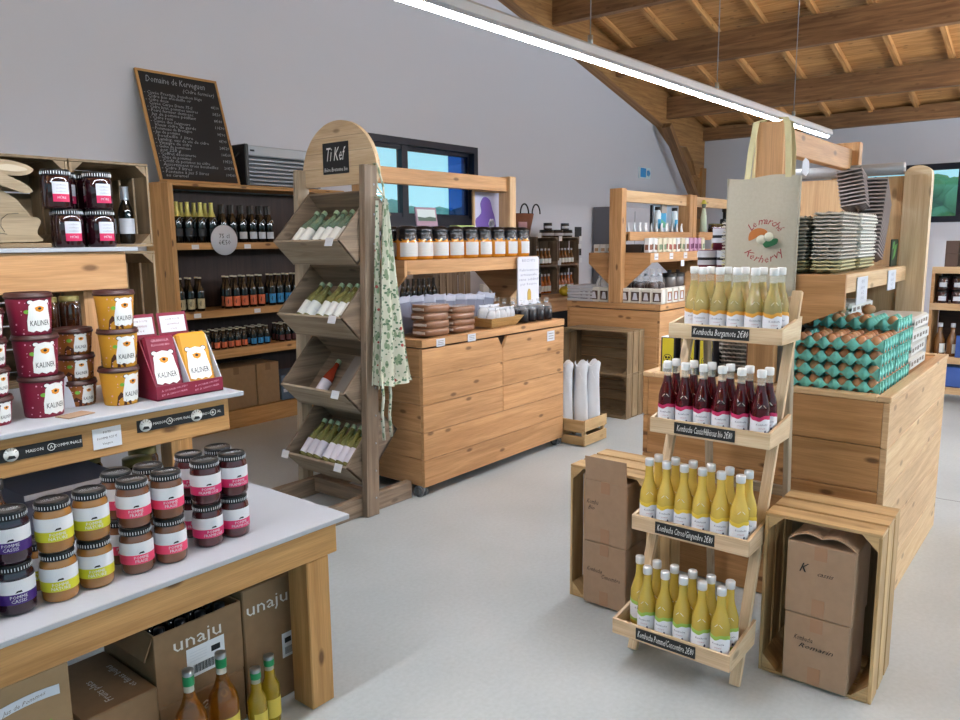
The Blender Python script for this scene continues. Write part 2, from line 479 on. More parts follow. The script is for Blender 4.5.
g = G(); g.box(6.72, 7.06, YW + .06, YW + .065, 1.81, 2.48); struct('pane', g, PANEB, win)
g = G(); g.box(5.36, 7.14, YW - .03, YW + .02, 1.665, 1.70); struct('window_sill', g, WINF, win)
g = G(); winframe(g, W2[0], W2[1], W2[2], W2[3], .09, XW - .01, XW + .1, True); g.box(XW, XW + .08, 1.68, 1.75, W2[2], W2[3]); win2 = struct('window_2', g, WINF)
g = G(); g.box(XW + .04, XW + .045, 1.10, 3.05, 1.78, 2.53); struct('pane', g, PANE, win2)
# ---- outside: trees and a hedge seen through the panes
LEAF = mat('tree_leaf', '9cc07c', .8, noise=.45, nscale=3)
LEAF2 = mat('far_tree_leaf', 'b3cdb0', .8, noise=.5, nscale=3)
def tree(name, label, x, y, h, r, m, seed, group=None):
    rnd = random.Random(seed); t = thing(name, label, 'tree', (x, y, 0), world=True, group=group)
    g = G(); g.lathe([(r * .12, 0), (r * .09, h * .6), (r * .05, h * .8)], 8, c=(x, y, 0)); part('trunk', g, ROOFW, t)
    g = G()
    for i in range(60):
        a = rnd.random() * 6.28; q = rnd.random() ** .5 * r; zz = h * (.45 + .5 * rnd.random()); k = r * (.22 + .2 * rnd.random())
        q *= 1 - .6 * max(0, (zz / h - .7) / .3)
        g.ell((x + q * math.cos(a), y + q * math.sin(a), zz), (k, k, k * .8), 8, 5)
    part('crown', g, m, t)
tree('tree', 'green leafy tree outside the right-hand window', 29, 4.0, 3.3, 1.6, LEAF, 3)
tree('tree', 'smaller green tree outside the right-hand window, at the frame edge', 24.5, 1.9, 2.4, .9, LEAF, 4)
for i, (x, lb) in enumerate(((19, 'pale distant tree low in the left wall window, left one'), (22.5, 'pale distant tree low in the left wall window, right one'))):
    tree('tree', lb, x, 19 + i, 2.6 - i * .1, 1.6, LEAF2, 9 + i)
g = G(); g.box(-60, 120, -60, 120, -.3, -.15); gr = struct('ground', g, mat('outside_grass', '7d8f63', .9))

# ---- linear lights: one hangs in view, the rest are added for brightness
LED = mat('led_diffuser', 'f3f8ff', .5, emit=190)
HOUS = mat('aluminium_housing', 'a4a6aa', .45, .3)
def linear_light(label, x0, x1, y, z0, z1, group, up=False):
    t = thing('linear_light', label, 'ceiling light', (x0, y, z0), world=True, group=group)
    g = G(); d = (z1 - z0)
    g.beam((x0, y, z0 + .03), (x1, y, z1 + .03), .075, .055, bev=.012); part('housing', g, HOUS, t)
    g = G(); g.beam((x0 + .01, y, z0 + .0), (x1 - .03, y, z1 + .0), .022, .012); part('diffuser', g, LED, t)
    if up:
        g = G(); g.beam((x0 + .01, y, z0 + .066), (x1 - .03, y, z1 + .066), .09, .012); part('added_uplight', g, LED, t)  # glowing top strip, added to brighten the roof
    for xx in [x0 + .8 + 1.4 * k for k in range(int((x1 - x0) / 1.4))]:
        g = G(); zz = z0 + d * (xx - x0) / (x1 - x0)
        g.cyl((xx, y, zz + .05), (xx, y, topz(xx) - .05), .003, 6); g.cyl((xx, y, zz + .05), (xx, y, zz + .1), .012, 8)
        part('suspension_cable', g, STEEL, t)
linear_light('long slim white LED light hanging above the display chests', -.6, 6.70, 1.8, 2.245, 2.305, 'linear lights')
linear_light('added unseen fill light behind the camera', 1.5, 7.0, -2.2, 2.6, 2.6, 'linear lights', True)  # out of view, added to lift the overall light
linear_light('added unseen fill light left of the camera', -6.5, -2.4, 2.9, 2.6, 2.6, 'linear lights', True)  # another unseen light added on the left for fill
linear_light('added unseen fill light at the far right', 7.5, 12.5, -1.2, 2.6, 2.6, 'linear lights', True)  # unseen, added to brighten the back wall and ceiling

linear_light('added unseen fill light at the far right, farther row', 6.5, 12.5, -3.2, 2.7, 2.7, 'linear lights', True)  # second unseen row, added for more light at the back
# ---- small wall items
g = G(); g.box(11.2, 11.57, YW - .03, YW, 2.475, 2.645, 0, .004)
t = thing('exit_sign', 'small blue and white exit sign high on the left wall', 'sign', (11.38, YW, 2.47), world=True)
part('sign_body', g, mat('sign_blue_white', 'cfe2ea', .5), t)
g = G(); g.box(11.22, 11.40, YW - .036, YW - .03, 2.49, 2.63)
part('pictogram_panel', g, mat('sign_cyan', '2f8fd0', .5), t)
g = G(); g.box(11.44, 11.5, YW - .036, YW - .03, 2.52, 2.6); g.prism([(11.5, 2.50), (11.55, 2.56), (11.5, 2.62)], YW - .036, YW - .03, 'y')
part('arrow', g, mat('sign_cyan', '2f8fd0'), t)
t = thing('tall_cabinet', 'tall plain grey cabinet standing against the left wall', 'cabinet', (10.4, 5.4, 0), world=True)
GC = mat('grey_cabinet', 'c8c7d0', .6); g = G(); g.box(9.83, 11.3, 5.53, 5.8, .0, 1.98, bev=.01); part('body', g, GC, t)
g = G(); g.box(9.80, 9.83, 5.53, 5.8, .0, 1.98, bev=.004); part('side_panel', g, mat('dark_grey_side', '6d6e76', .6), t)
g = G(); g.box(10.56, 10.57, 5.525, 5.53, .05, 1.93); g.box(10.5, 10.52, 5.50, 5.525, 1.0, 1.25); part('door_handle', g, STEEL, t)
# ================================================================ stepped display island, front left
T = thing('display_table', 'stepped pine display table with white tops in the left foreground', 'table', (.9, 2.5, 0), world=True)
g = G(); g.box(-.6, 1.580, 1.835, 3.35, .612, .628, 0, .002); part('tabletop', g, WHITE, T)
g = G(); g.box(-.6, 1.545, 1.862, 1.892, .505, .6115, bev=.003); part('front_apron', g, HONEY, T)
g = G(); g.box(1.515, 1.545, 1.893, 3.30, .505, .6115, bev=.003); part('side_apron', g, HONEY, T)
for (x, y) in ((1.42, 1.863), (1.42, 3.18), (-.5, 1.863)):
    g = G(); g.box(x, x + .09, y, y + .1, 0, .5045, bev=.004); part('leg', g, HONEY, T)
g = G(); g.box(-.6, 1.495, 2.262, 2.97, .985, 1.0, bev=.002); part('shelf_board', g, WHITE, T, 'white middle shelf')
g = G(); g.box(-.6, 1.445, 2.28, 2.31, .873, .984, bev=.003); part('shelf_apron', g, HONEY, T)
for y in (2.80,):
    g = G(); g.box(1.52, 1.60, y, y + .09, .6285, .984, bev=.003); part('post', g, HONEY, T)
g = G(); g.box(1.40, 1.44, 2.6, 2.68, .6285, .984, bev=.003); part('post', g, HONEY, T)
g = G(); g.box(1.415, 1.445, 2.311, 2.96, .873, .984, bev=.003); part('shelf_side_apron', g, HONEY, T)
g = G(); g.box(-.6, 1.405, 2.74, 3.30, 1.480, 1.495, bev=.002); part('shelf_board', g, WHITE, T, 'white top shelf')
g = G(); g.box(-.6, 1.365, 2.755, 2.78, 1.345, 1.4795, bev=.003); part('shelf_apron', g, PINE, T)
g = G(); g.box(1.22, 1.26, 2.79, 2.95, 1.0005, 1.4795); part('post', g, PINE, T)

# banner strips and the price card on the middle apron
yb = 2.2795
def banner(label, x0, x1, z0, z1, reps, loc):
    g = G(); g.box(x0, x1, yb - .002, yb - .0005, z0, z1, 0)
    for (u, kind) in reps:
        if kind == 'logo':
            g.lathe([(0, 0), ((z1 - z0) * .52, 0), ((z1 - z0) * .52, .001), (0, .001)], 24, 1, M=Matrix.Translation((u, yb - .002, (z0 + z1) / 2)) @ Matrix.Rotation(PI / 2, 4, 'X'))
            g.prism([(u - .012, (z0 + z1) / 2 - .012), (u + .012, (z0 + z1) / 2 - .012), (u + .008, (z0 + z1) / 2 - .004), (u - .006, (z0 + z1) / 2 - .002)], yb - .0036, yb - .0032, 'y', 0)
            k = (z0 + z1) / 2
            for j in range(5):
                a = PI * (.15 + .175 * j); g.beam((u + .012 * math.cos(a), yb - .0034, k + .012 * math.sin(a)), (u + .02 * math.cos(a), yb - .0034, k + .02 * math.sin(a)), .0008, .0012, 2)
        elif kind == 'ring':
            k = (z0 + z1) / 2; pts = [(u + .01 * math.cos(a * PI / 8), yb - .0028, k + .01 * math.sin(a * PI / 8)) for a in range(17)]
            g.tube(pts, .001, 5, 1)
            g.text('A', .014, onplane((u, yb - .0024, k), (1, 0, 0), (0, 0, 1)), 1)
        else:
            g.text(kind, .0125, onplane((u, yb - .0026, (z0 + z1) / 2), (1, 0, 0), (0, 0, 1)), 1)
    return solo('banner_strip', g, [SLATE, WHITEB, GREYB], label, 'banner', loc)
banner('black banner strip with round white logos at the left end of the middle shelf', .55, .955, .918, .955, [(.60, 'CONSERVERIE'), (.765, 'logo'), (.825, 'MAISON'), (.869, 'ring'), (.914, 'COMMUNALE')], (.75, yb - .001, .935))
banner('black banner strip with two round white logos at the right end of the middle shelf', 1.12, 1.425, .925, .963, [(1.148, 'logo'), (1.195, 'MAISON'), (1.227, 'ring'), (1.268, 'COMMUNALE'), (1.322, 'logo'), (1.358, 'MAISON'), (1.382, 'ring'), (1.405, 'AL')], (1.27, yb - .001, .945))
g = G(); g.box(.985, 1.07, yb - .0025, yb - .0005, .90, .962, 0)
for i, s_ in enumerate(('POTS', 'POMME 4.20 €', 'Vergers')): g.text(s_, .0095, onplane((1.027, yb - .003, .948 - .017 * i), (1, 0, .03), (0, 0, 1)), 1)
solo('price_card', g, [PAPER, INK], 'white price card on the middle shelf apron between two black banners', 'price card', (1.027, yb - .001, .93))

# ---- compote jars, two layers
def jar_builder(liquid, band, l1, l2, detail=True):
    r = .0425; H = .128
    def f(t):
        g = G(); g.lathe([(.0, .0), (r * .86, .0), (r * .97, .005), (r, .014), (r, .088), (r * .97, .098), (r * .86, .108), (r * .86, .112)], 26, 0, cap=False); part('jar_body', g, liquid, t)
        g = G(); R = r * .93
        g.lathe([(R * .98, .1065), (R, .108), (R, .124), (R * .95, .1275), (R * .86, .1275), (R * .84, .126), (0, .126)], 26, 0, cap=False)
        for k in range(36):      # white ticks round the rim
            a = 2 * PI * k / 36; c, s = math.cos(a), math.sin(a)
            g.beam((R * 1.004 * s, -R * 1.004 * c, .111), (R * 1.004 * s, -R * 1.004 * c, .119), .0016, .0012, 1)
        g.text('VERGERS', .0115, onplane((0, .004, .1264), (1, 0, 0), (0, 1, 0)), 1); g.text('CONSERVERIE', .0085, onplane((0, -.007, .1264), (1, 0, 0), (0, 1, 0)), 1)
        part('lid', g, [BLKM, mat('lid_print', 'dfe3ea', .5)], t)
        g = G(); q = r + .0009; A = 2.0
        g.lathe([(q, .030), (q, .0555)], 30, 1, a0=-A, a1=A); g.lathe([(q, .0555), (q, .089)], 30, 0, a0=-A, a1=A)
        g.text(l1, .0115, oncyl(q + .0006, .0475, -.12), 0); g.text(l2, .0115, oncyl(q + .0006, .0375, -.12), 0)
        n0 = len(g.v); g.prism([(-.008, 0), (.008, .001), (.006, .006), (-.004, .005)], 0, .0001, 'z', 2)
        fn = oncyl(q + .0006, .058, -.1); g.v[n0:] = [tuple(fn(v)) for v in g.v[n0:]]
        for k in range(5):
            n0 = len(g.v); g.prism([(-.010 + .005 * k, .0), (-.0095 + .005 * k, .0), (-.0055 + .003 * k, .012), (-.006 + .003 * k, .012)], 0, .0001, 'z', 3)
            fn = oncyl(q + .0006, .067, -.12); g.v[n0:] = [tuple(fn(v)) for v in g.v[n0:]]
        part('label', g, [PAPER, band, INK, PAPER2], t)
    return f
def juice(name, c, rough=.12): return mat(name, c, rough, coat=.6, spec=.6)
JK = {'purple': (juice('puree_cassis', '2a1222'), mat('band_purple', '3d1c70', .5), 'POMME', 'CASSIS'),
      'yellow': (juice('puree_apple', '9a6a34'), mat('band_yellow', 'c6c22a', .5), 'POMME', 'NATURE'),
      'pink': (juice('puree_peach', '6f4630'), mat('band_pink', 'e0436a', .5), 'POMME', 'FRAISE'),
      'magenta': (juice('puree_berry', '4a1c20'), mat('band_magenta', 'd12f68', .5), 'POMME', 'FRAMBOISE')}
ADJ = {'purple': 'dark blackcurrant compote jar with purple band', 'yellow': 'golden apple compote jar with yellow-green band', 'pink': 'brown compote jar with pink band', 'magenta': 'dark red compote jar with magenta band'}
cols = {'purple': [(.655, 1.975), (.560, 1.975)], 'yellow': [(.748, 1.965), (.843, 1.97), (.745, 2.075)],
        'pink': [(.951, 1.968), (1.043, 1.961), (.955, 2.065), (1.047, 2.06)], 'magenta': [(1.174, 1.98), (1.265, 1.983), (1.185, 2.08), (1.277, 2.078)]}
spn = ['front row, left', 'front row, right', 'back row, left', 'back row, right']
for k in ('purple', 'yellow', 'pink', 'magenta'):
    for i, (x, y) in enumerate(cols[k]):
        if k == 'purple':
            wh = ['front row, right', 'front row, left', 'back row, right', 'back row, left'][i]
        else: wh = spn[i]
        for lv in (0, 1):
            if k == 'yellow' and i == 2 and lv: continue
            inst('jar' + k, 'compote_jar', 'jar', jar_builder(*JK[k]), ADJ[k] + (', lower layer, ' if lv == 0 else ', upper layer, ') + wh, (x - .011 + random.uniform(-.002, .002), y, .6286 + .1286 * lv), random.uniform(-.12, .12) - .12, 'compote jars with %s bands' % k)

# ---- things in the shade behind the jars
AMB = mat('amber_demijohn', '2e170c', .1, coat=.8)
def jug(t):
    g = G(); g.lathe([(0, 0), (.05, 0), (.058, .01), (.058, .13), (.045, .17), (.02, .2), (.018, .23), (.022, .235), (.022, .245), (0, .245)], 20, 0, cap=False); part('glass_body', g, AMB, t)
    g = G(); g.lathe([(.024, .235), (.024, .26), (0, .26)], 16, 0, cap=False); part('cap', g, BLACK, t)
inst('jug', 'amber_bottle', 'bottle', jug, 'squat amber glass bottle behind the purple-band jars, right one', (.70, 2.235, .6286), 0, 'amber bottles under the shelf')
inst('jug', 'amber_bottle', 'bottle', jug, 'squat amber glass bottle behind the purple-band jars, left one', (.57, 2.25, .6286), 0, 'amber bottles under the shelf')
t = thing('printed_box', 'blue-grey box with white edge lying under the middle shelf', 'box', (.93, 2.55, .6286), world=True)
g = G(); g.box(.80, 1.08, 2.32, 2.62, .6285, .80, bev=.002); part('carton', g, mat('slate_blue_card', '4b4d5e', .6), t)
g = G(); g.box(.80, 1.08, 2.315, 2.3195, .785, .80); part('white_edge', g, PAPER2, t)
def honeyjar(t):
    g = G(); g.lathe([(0, 0), (.04, 0), (.045, .01), (.045, .1), (.038, .115)], 18, 0, cap=False); part('jar_body', g, AMB, t)
    g = G(); g.lathe([(.041, .112), (.041, .13), (0, .132)], 18, 0, cap=False); part('lid', g, mat('olive_gold_lid', '6b6438', .35, .4), t)
for i, (x, y, lb) in enumerate(((1.10, 2.42, 'dark honey jar with dull gold lid under the middle shelf, front left'), (1.22, 2.5, 'dark honey jar with dull gold lid under the middle shelf, centre'), (1.12, 2.66, 'dark honey jar with dull gold lid under the middle shelf, rear left'), (1.30, 2.62, 'dark honey jar with dull gold lid under the middle shelf, rear right'))):
    inst('hj', 'honey_jar', 'jar', honeyjar, lb, (x, y, .6286), 0, 'honey jars under the shelf', scale=(1.15, 1.15, 1.2))

# ---- tubs with the white bear, on the middle shelf
def bear(g, fn0, s=1.0, m_w=0, m_k=1, m_o=2, word='KALINER', th=0):
    """white bear logo: outline in label space, then mapped by fn0"""
    def put(poly, m, lift):
        n0 = len(g.v); b = len(g.v)
        for p in poly: g.v.append(tuple(fn0((p[0] * s * 1.3, p[1] * s, 0), lift)))
        c = (sum(p[0] for p in poly) / len(poly), sum(p[1] for p in poly) / len(poly)); k = len(poly); RN = 5 if abs(poly[0][0]) > .02 else 1
        for r in range(1, RN):
            q = 1 - r / RN
            for p in poly: g.v.append(tuple(fn0(((c[0] + (p[0] - c[0]) * q) * s * 1.3, (c[1] + (p[1] - c[1]) * q) * s, 0), lift)))
            for i in range(k): a_ = b + (r - 1) * k + i; c_ = b + (r - 1) * k + (i + 1) % k; g.face([a_, c_, c_ + k, a_ + k], m)
        g.v.append(tuple(fn0((c[0] * s * 1.3, c[1] * s, 0), lift))); e = b + RN * k
        for i in range(k): g.face([b + (RN - 1) * k + i, b + (RN - 1) * k + (i + 1) % k, e], m)
    def disc(cx, cy, r, m, lift, n=12): put([(cx + r * math.cos(2 * PI * i / n), cy + r * math.sin(2 * PI * i / n)) for i in range(n)], m, lift)
    for sx in (-1, 1):
        disc(sx * .016, .036, .0062, m_k, .0006); disc(sx * .016, .036, .0048, m_w, .0009)
    put([(-.022, -.036), (-.013, -.040), (-.008, -.036), (0, -.041), (.008, -.037), (.014, -.041), (.022, -.034), (.0225, -.01), (.020, .01), (.019, .026), (.013, .037), (0, .041), (-.013, .037), (-.019, .026), (-.020, .01), (-.0225, -.01)], m_w, .0011)
    put([(-.009, .022), (0, .026), (.009, .022), (.007, .014), (0, .010), (-.007, .014)], m_o, .0014)
    disc(0, .0195, .0035, m_k, .0017, 8)
    g.text(word, .017 * s, lambda v: fn0((v[0], v[1] * 1.15 - .018 * s, 0), .0016), m_k, width=.047 * s)
def tub_builder(body, r0, r1, h, s, deco, word='KALINER'):
    def f(t):
        g = G(); g.lathe([(0, 0), (r0 * .97, 0), (r0, .003), (r1, h - .014)], 28, 0, cap=False)
        def fn(v, lift):
            z = h * .45 + v[1]; rr = r0 + (r1 - r0) * z / (h - .014) + lift; a = .2 + v[0] / rr
            return (rr * math.sin(a), -rr * math.cos(a), z)
        rnd = random.Random(5)
        for k in range(16):      # printed sprinkles
            x, y = rnd.uniform(-.075, -.024), rnd.uniform(-h * .4, h * .38)
            if k % 3 == 0: x = rnd.uniform(.024, .05)
            q = .0016 + .0016 * rnd.random(); b = len(g.v)
            for i in range(6): g.v.append(fn((x + q * math.cos(i * PI / 3), y + q * math.sin(i * PI / 3), 0), .0008))
            g.face([b + i for i in range(6)], 4)
        x, y = -.034, .012 * s; b = len(g.v)
        for i in range(8): g.v.append(fn((x + .008 * math.cos(i * PI / 4), y + .006 * math.sin(i * PI / 4), 0), .0009))
        g.face([b + i for i in range(8)], 3)
        if deco:
            for (x0, w_, y1) in ((-.05, .03, -.2), (-.03, .025, -.28), (.03, .03, -.25), (.045, .02, -.1)):
                b = len(g.v)
                for (u, v) in ((x0, -h * .44), (x0 + w_, -h * .44), (x0 + w_ * .9, h * y1), (x0 + w_ * .4, h * (y1 + .12)), (x0 + w_ * .1, h * y1)): g.v.append(fn((u, v, 0), .0007))
                g.face([b + i for i in range(5)], 5)
        part('tub_body', g, [body, INK, ORANGE, GREENP, mat('pale_pink_print', 'd9a0b0', .6), mat('chocolate_print', '4a2412', .6)], t)
        g = G(); bear(g, fn, s); part('bear_logo', g, [WHITEB, INK, ORANGE], t, 'white bear logo with black lettering')
        g = G(); R = r1 + .0015; g.lathe([(R, h - .016), (R + .0025, h - .014), (R + .0025, h - .009), (R, h - .008), (R, h - .001), (R - .003, h), (R - .006, h - .003), (0, h - .003)], 28, 0, cap=False); part('lid', g, CHOC, t)
    return f
TP = tub_builder(MAROON, .052, .060, .123, 1.15, False)
TY = tub_builder(YELLOWP, .049, .058, .1215, 1.1, True)
TS = tub_builder(mat('caramel_print', '9a5a20', .5), .046, .054, .082, .72, True)
ord3 = ['bottom', 'middle', 'top']
z0 = 1.0005
for i in range(3):
    inst('tubp', 'spread_tub', 'tub', TP, 'large maroon spread tub with white bear, %s of its stack' % ord3[i], (.918 - .006 * i, 2.43 + .002 * i, z0 + .1225 * i), [.15, -.05, .0][i] - .1, 'large maroon bear tubs')
    inst('tuby', 'spread_tub', 'tub', TY, 'large yellow spread tub with white bear, %s of its stack' % ord3[i], (1.145 + (-.004, .002, .0)[i], 2.41, z0 + .1205 * i), (.2, -.1, 0.0)[i] - .1, 'large yellow bear tubs')
    inst('tubs', 'spread_tub', 'tub', TS, 'small caramel-brown spread tub with white bear, %s of its stack' % ord3[i], (1.052, 2.505, z0 + .0822 * i), (.1, -.2, -.1)[i] - .1, 'small brown bear tubs')
for i in range(4):
    inst('tubps', 'spread_tub', 'tub', tub_builder(MAROON, .046, .054, .082, .72, False), 'small maroon bear tub in the stack at the left picture edge, %s' % ['lowest', 'second up', 'third up', 'topmost'][i], (.775, 2.42, z0 + .0822 * i), .25, 'small maroon bear tubs')
for i in range(3):
    inst('tubp', 'spread_tub', 'tub', TP, 'large maroon tub in the hidden stack behind the front maroon ones, %s' % ord3[i], (.80, 2.60, z0 + .1225 * i), .2, 'rear maroon bear tubs')
# dark small jars stacked behind
for i in range(3):
    for j, xx in enumerate((1.035, 1.105)):
        inst('sdj', 'spread_jar', 'jar', honeyjar, 'small dark jar stacked behind the bear tubs, %s, %s' % (('left', 'right')[j], ord3[i]), (xx, 2.64, z0 + .113 * i), 0, 'small dark jars behind the tubs', scale=(.75, .75, .85))
g = G(); g.box(-.045, .045, -.03, .03, 0, .003, 0, .001)
o = solo('cardboard_slip', g, CARD_P, 'small brown cardboard slip lying before the maroon tubs', 'card', (0, 0, 0)); o.location = (.97, 2.345, 1.0005); o.rotation_euler = (0, 0, .25)
g = G(); g.prism([(-.028, 0), (.028, 0), (.012, .10), (-.022, .10)], 0, .002, 'y')
o = solo('paper_card', g, PAPER2, 'folded white paper card leaning beside the front maroon tubs', 'card', (0, 0, 0)); o.location = (.995, 2.47, 1.0005); o.rotation_euler = (-.1, 0, -.3)

# ---- shelf-ready display box with two compartments of pouches
t = thing('display_carton', 'maroon display carton with two compartments of bear-logo pouches', 'carton', (1.35, 2.45, 1.0), world=True)
x0, x1, yf, yk = 1.222, 1.462, 2.335, 2.52; zb = 1.001
g = G(); g.box(x0, x1, yf, yk, zb, zb + .004); g.box(x0, x1, yf, yf + .004, zb, zb + .047); part('tray', g, MAROON, t)
g = G()
for i, s_ in enumerate(('À OUVRIR UN PEU', 'ET À SAVOURER')):
    for j in (0, 1): g.text(s_, .0085, onplane((x0 + .062 + j * .118, yf - .0008, zb + .033 - .014 * i), (1, 0, .08), (0, 0, 1)), 0, width=.09)
part('lettering', g, mat('pale_pink_print', 'd9a0b0', .6), t)
for k, xx in enumerate((x0, (x0 + x1) / 2 - .001, x1 - .003)):
    g = G(); g.prism([(yf + .004, zb + .004), (yk, zb + .004), (yk, zb + .19), (yf + .09, zb + .19), (yf + .004, zb + .047)], xx, xx + .003, 'x'); part('divider', g, MAROON if k == 0 else PAPER2, t)
g = G(); g.box(x0, x1, yk, yk + .003, zb, zb + .19); part('back_panel', g, MAROON, t)
for k, (m_, nm) in enumerate(((MAROON, 'maroon'), (YELLOWP, 'ochre'))):
    xa = x0 + .006 + k * .119; xb = xa + .108; xm = (xa + xb) / 2
    g = G(); tilt = .3
    M = Matrix.Translation((xm, yf + .020, zb + .018)) @ Matrix.Rotation(-tilt, 4, 'X')
    g.box(-.054, .054, 0, .04, 0, .195, 0, .008, M)
    def fn(v, lift, M=M): return M @ Vector((v[0], -.0008 - lift, .085 + v[1]))
    bear(g, fn, 1.4, 1, 2, 3)
    if k == 0:
        g.text('GRANOLA', .013, lambda v: fn((v[0], v[1] + .092, 0), .001), 4); g.text('FLOCONS BIO', .010, lambda v: fn((v[0], v[1] + .077, 0), .001), 4)
    part('pouch', g, [m_, WHITEB, INK, ORANGE, mat('pale_pink_print', 'd9a0b0', .6)], t, '%s pouch with white bear' % nm)
    g = G(); M = Matrix.Translation((xm, yk - .002, zb + .168)) @ Matrix.Rotation(-.2, 4, 'X')
    g.box(-.055, .055, 0, .003, 0, .10, 0, .001, M); g.box(-.046, .046, -.002, -.0005, .03, .088, 1, 0, M)
    for i, s_ in enumerate(('POUR TOUTE', 'LA FAMILLE', '5.90 €')): g.text(s_, .009, lambda v, i=i, M=M: M @ Vector((v[0], -.003, .075 - .017 * i + v[1])), 2)
    part('price_panel', g, [MAROON, PAPER, mat('faded_maroon_ink', '8a5560', .7)], t)

# ---- top shelf: rabbit, jam jars, crates
t = thing('wooden_rabbit', 'plywood rabbit cut-out figure on a stand on the top shelf', 'figurine', (1.0, 2.82, 1.4955), world=True)
PLY = wood('plywood_pale', '9f8c71', '86745a', 0)
def curve(pts, n=5):
    out = []
    K = len(pts)
    for i in range(K):
        p0, p1, p2, p3 = [pts[(i + k - 1) % K] for k in range(4)]
        for j in range(n):
            s = j / n
            out.append(tuple(.5 * (2 * p1[k] + (-p0[k] + p2[k]) * s + (2 * p0[k] - 5 * p1[k] + 4 * p2[k] - p3[k]) * s * s + (-p0[k] + 3 * p1[k] - 3 * p2[k] + p3[k]) * s ** 3) for k in (0, 1)))
    return out
def rz(px, py): return (.952 + px * .00334, 1.515 + (244 - py) * .00335 * .97)   # drawing frame -> metres
body = [rz(*p) for p in ((-22, 240), (-24, 215), (-30, 200), (-28, 190), (-18, 184), (-8, 184), (5, 188), (12, 192), (24, 200), (32, 210), (38, 218), (43, 219), (46, 223), (43, 230), (42, 236), (46, 243), (20, 244), (0, 244))]
g = G(); g.prism(curve(body, 3), 2.80, 2.822, 'y'); part('body', g, PLY, t)
g = G(); g.prism(curve([rz(*p) for p in ((-8, 168), (5, 163), (20, 163), (34, 166), (42, 171), (34, 177), (18, 178), (0, 178), (-10, 180))], 3), 2.785, 2.799, 'y'); part('ear', g, PLY, t)
g = G(); g.prism(curve([rz(*p) for p in ((-6, 176), (6, 174), (20, 180), (32, 186), (38, 193), (30, 195), (15, 190), (2, 186), (-8, 184))], 3), 2.772, 2.784, 'y'); part('ear', g, PLY, t)
g = G(); g.prism(curve([rz(*p) for p in ((6, 171), (18, 167), (32, 169), (36, 172), (22, 174))], 3), 2.7835, 2.7848, 'y'); part('inner_ear', g, mat('pale_ear', 'b3a590', .7), t)
g = G(); g.tube([(rz(*p)[0], 2.799, rz(*p)[1]) for p in ((12, 234), (9, 228), (10, 221), (16, 216), (26, 215))], .0009, 5); part('haunch_line', g, INK, t)
g = G(); g.tube([(rz(*p)[0], 2.799, rz(*p)[1]) for p in ((0, 236), (8, 235), (14, 236))], .0009, 5); part('paw_line', g, INK, t)
g = G(); g.box(.87, 1.125, 2.775, 2.85, 1.4955, 1.511, bev=.003); part('stand', g, CRATE_D, t)
g = G(); g.lathe([(0, 0), (.012, 0), (.012, .002), (0, .002)], 12, 0, M=Matrix.Translation((.955, 2.798, 1.545)) @ Matrix.Rotation(PI / 2, 4, 'X')); part('green_flower', g, GREENP, t)
def jamjar(t):
    r = .047; g = G(); g.lathe([(0, 0), (r * .9, 0), (r, .008), (r, .098), (r * .93, .108), (r * .9, .112)], 24, 0, cap=False); part('jar_body', g, mat('dark_jam', '260a12', .1, coat=.6), t)
    g = G(); R = r * .97; g.lathe([(R, .110), (R, .128), (R * .95, .131), (0, .131)], 24, 0, cap=False)
    for k in range(34):
        a = 2 * PI * k / 34; c, s = math.cos(a), math.sin(a); g.beam((R * 1.005 * s, -R * 1.005 * c, .114), (R * 1.005 * s, -R * 1.005 * c, .124), .0018, .0012, 1)
    part('lid', g, [BLKM, mat('lid_print', 'dfe3ea', .5)], t)
    g = G(); q = r + .0008; g.lathe([(q, .022), (q, .048)], 14, 1, a0=-.55, a1=.6); g.lathe([(q, .048), (q, .088)], 14, 0, a0=-.55, a1=.6)
    g.text('MÛRE', .011, oncyl(q + .0006, .035, .02), 0)
    for k in range(3): g.text('confiture', .009, oncyl(q + .0006, .078 - .011 * k, .02), 2)
    part('label', g, [PAPER2, mat('band_raspberry', 'c21f55', .5), mat('faint_ink', '8d8f9a', .7)], t)
for lv in (0, 1):
    for i, (x, y, nm) in enumerate(((1.195 - .03 * lv, 2.80, 'front left'), (1.305, 2.80, 'front right'), (1.225, 2.90, 'back left'), (1.325, 2.90, 'back right'))):
        inst('jam', 'jam_jar', 'jar', jamjar, 'dark jam jar with white and raspberry label, %s layer, %s' % (('lower', 'upper')[lv], nm), (x, y, 1.4955 + .1315 * lv), -.1 + .1 * i, 'jam jars on the top shelf')

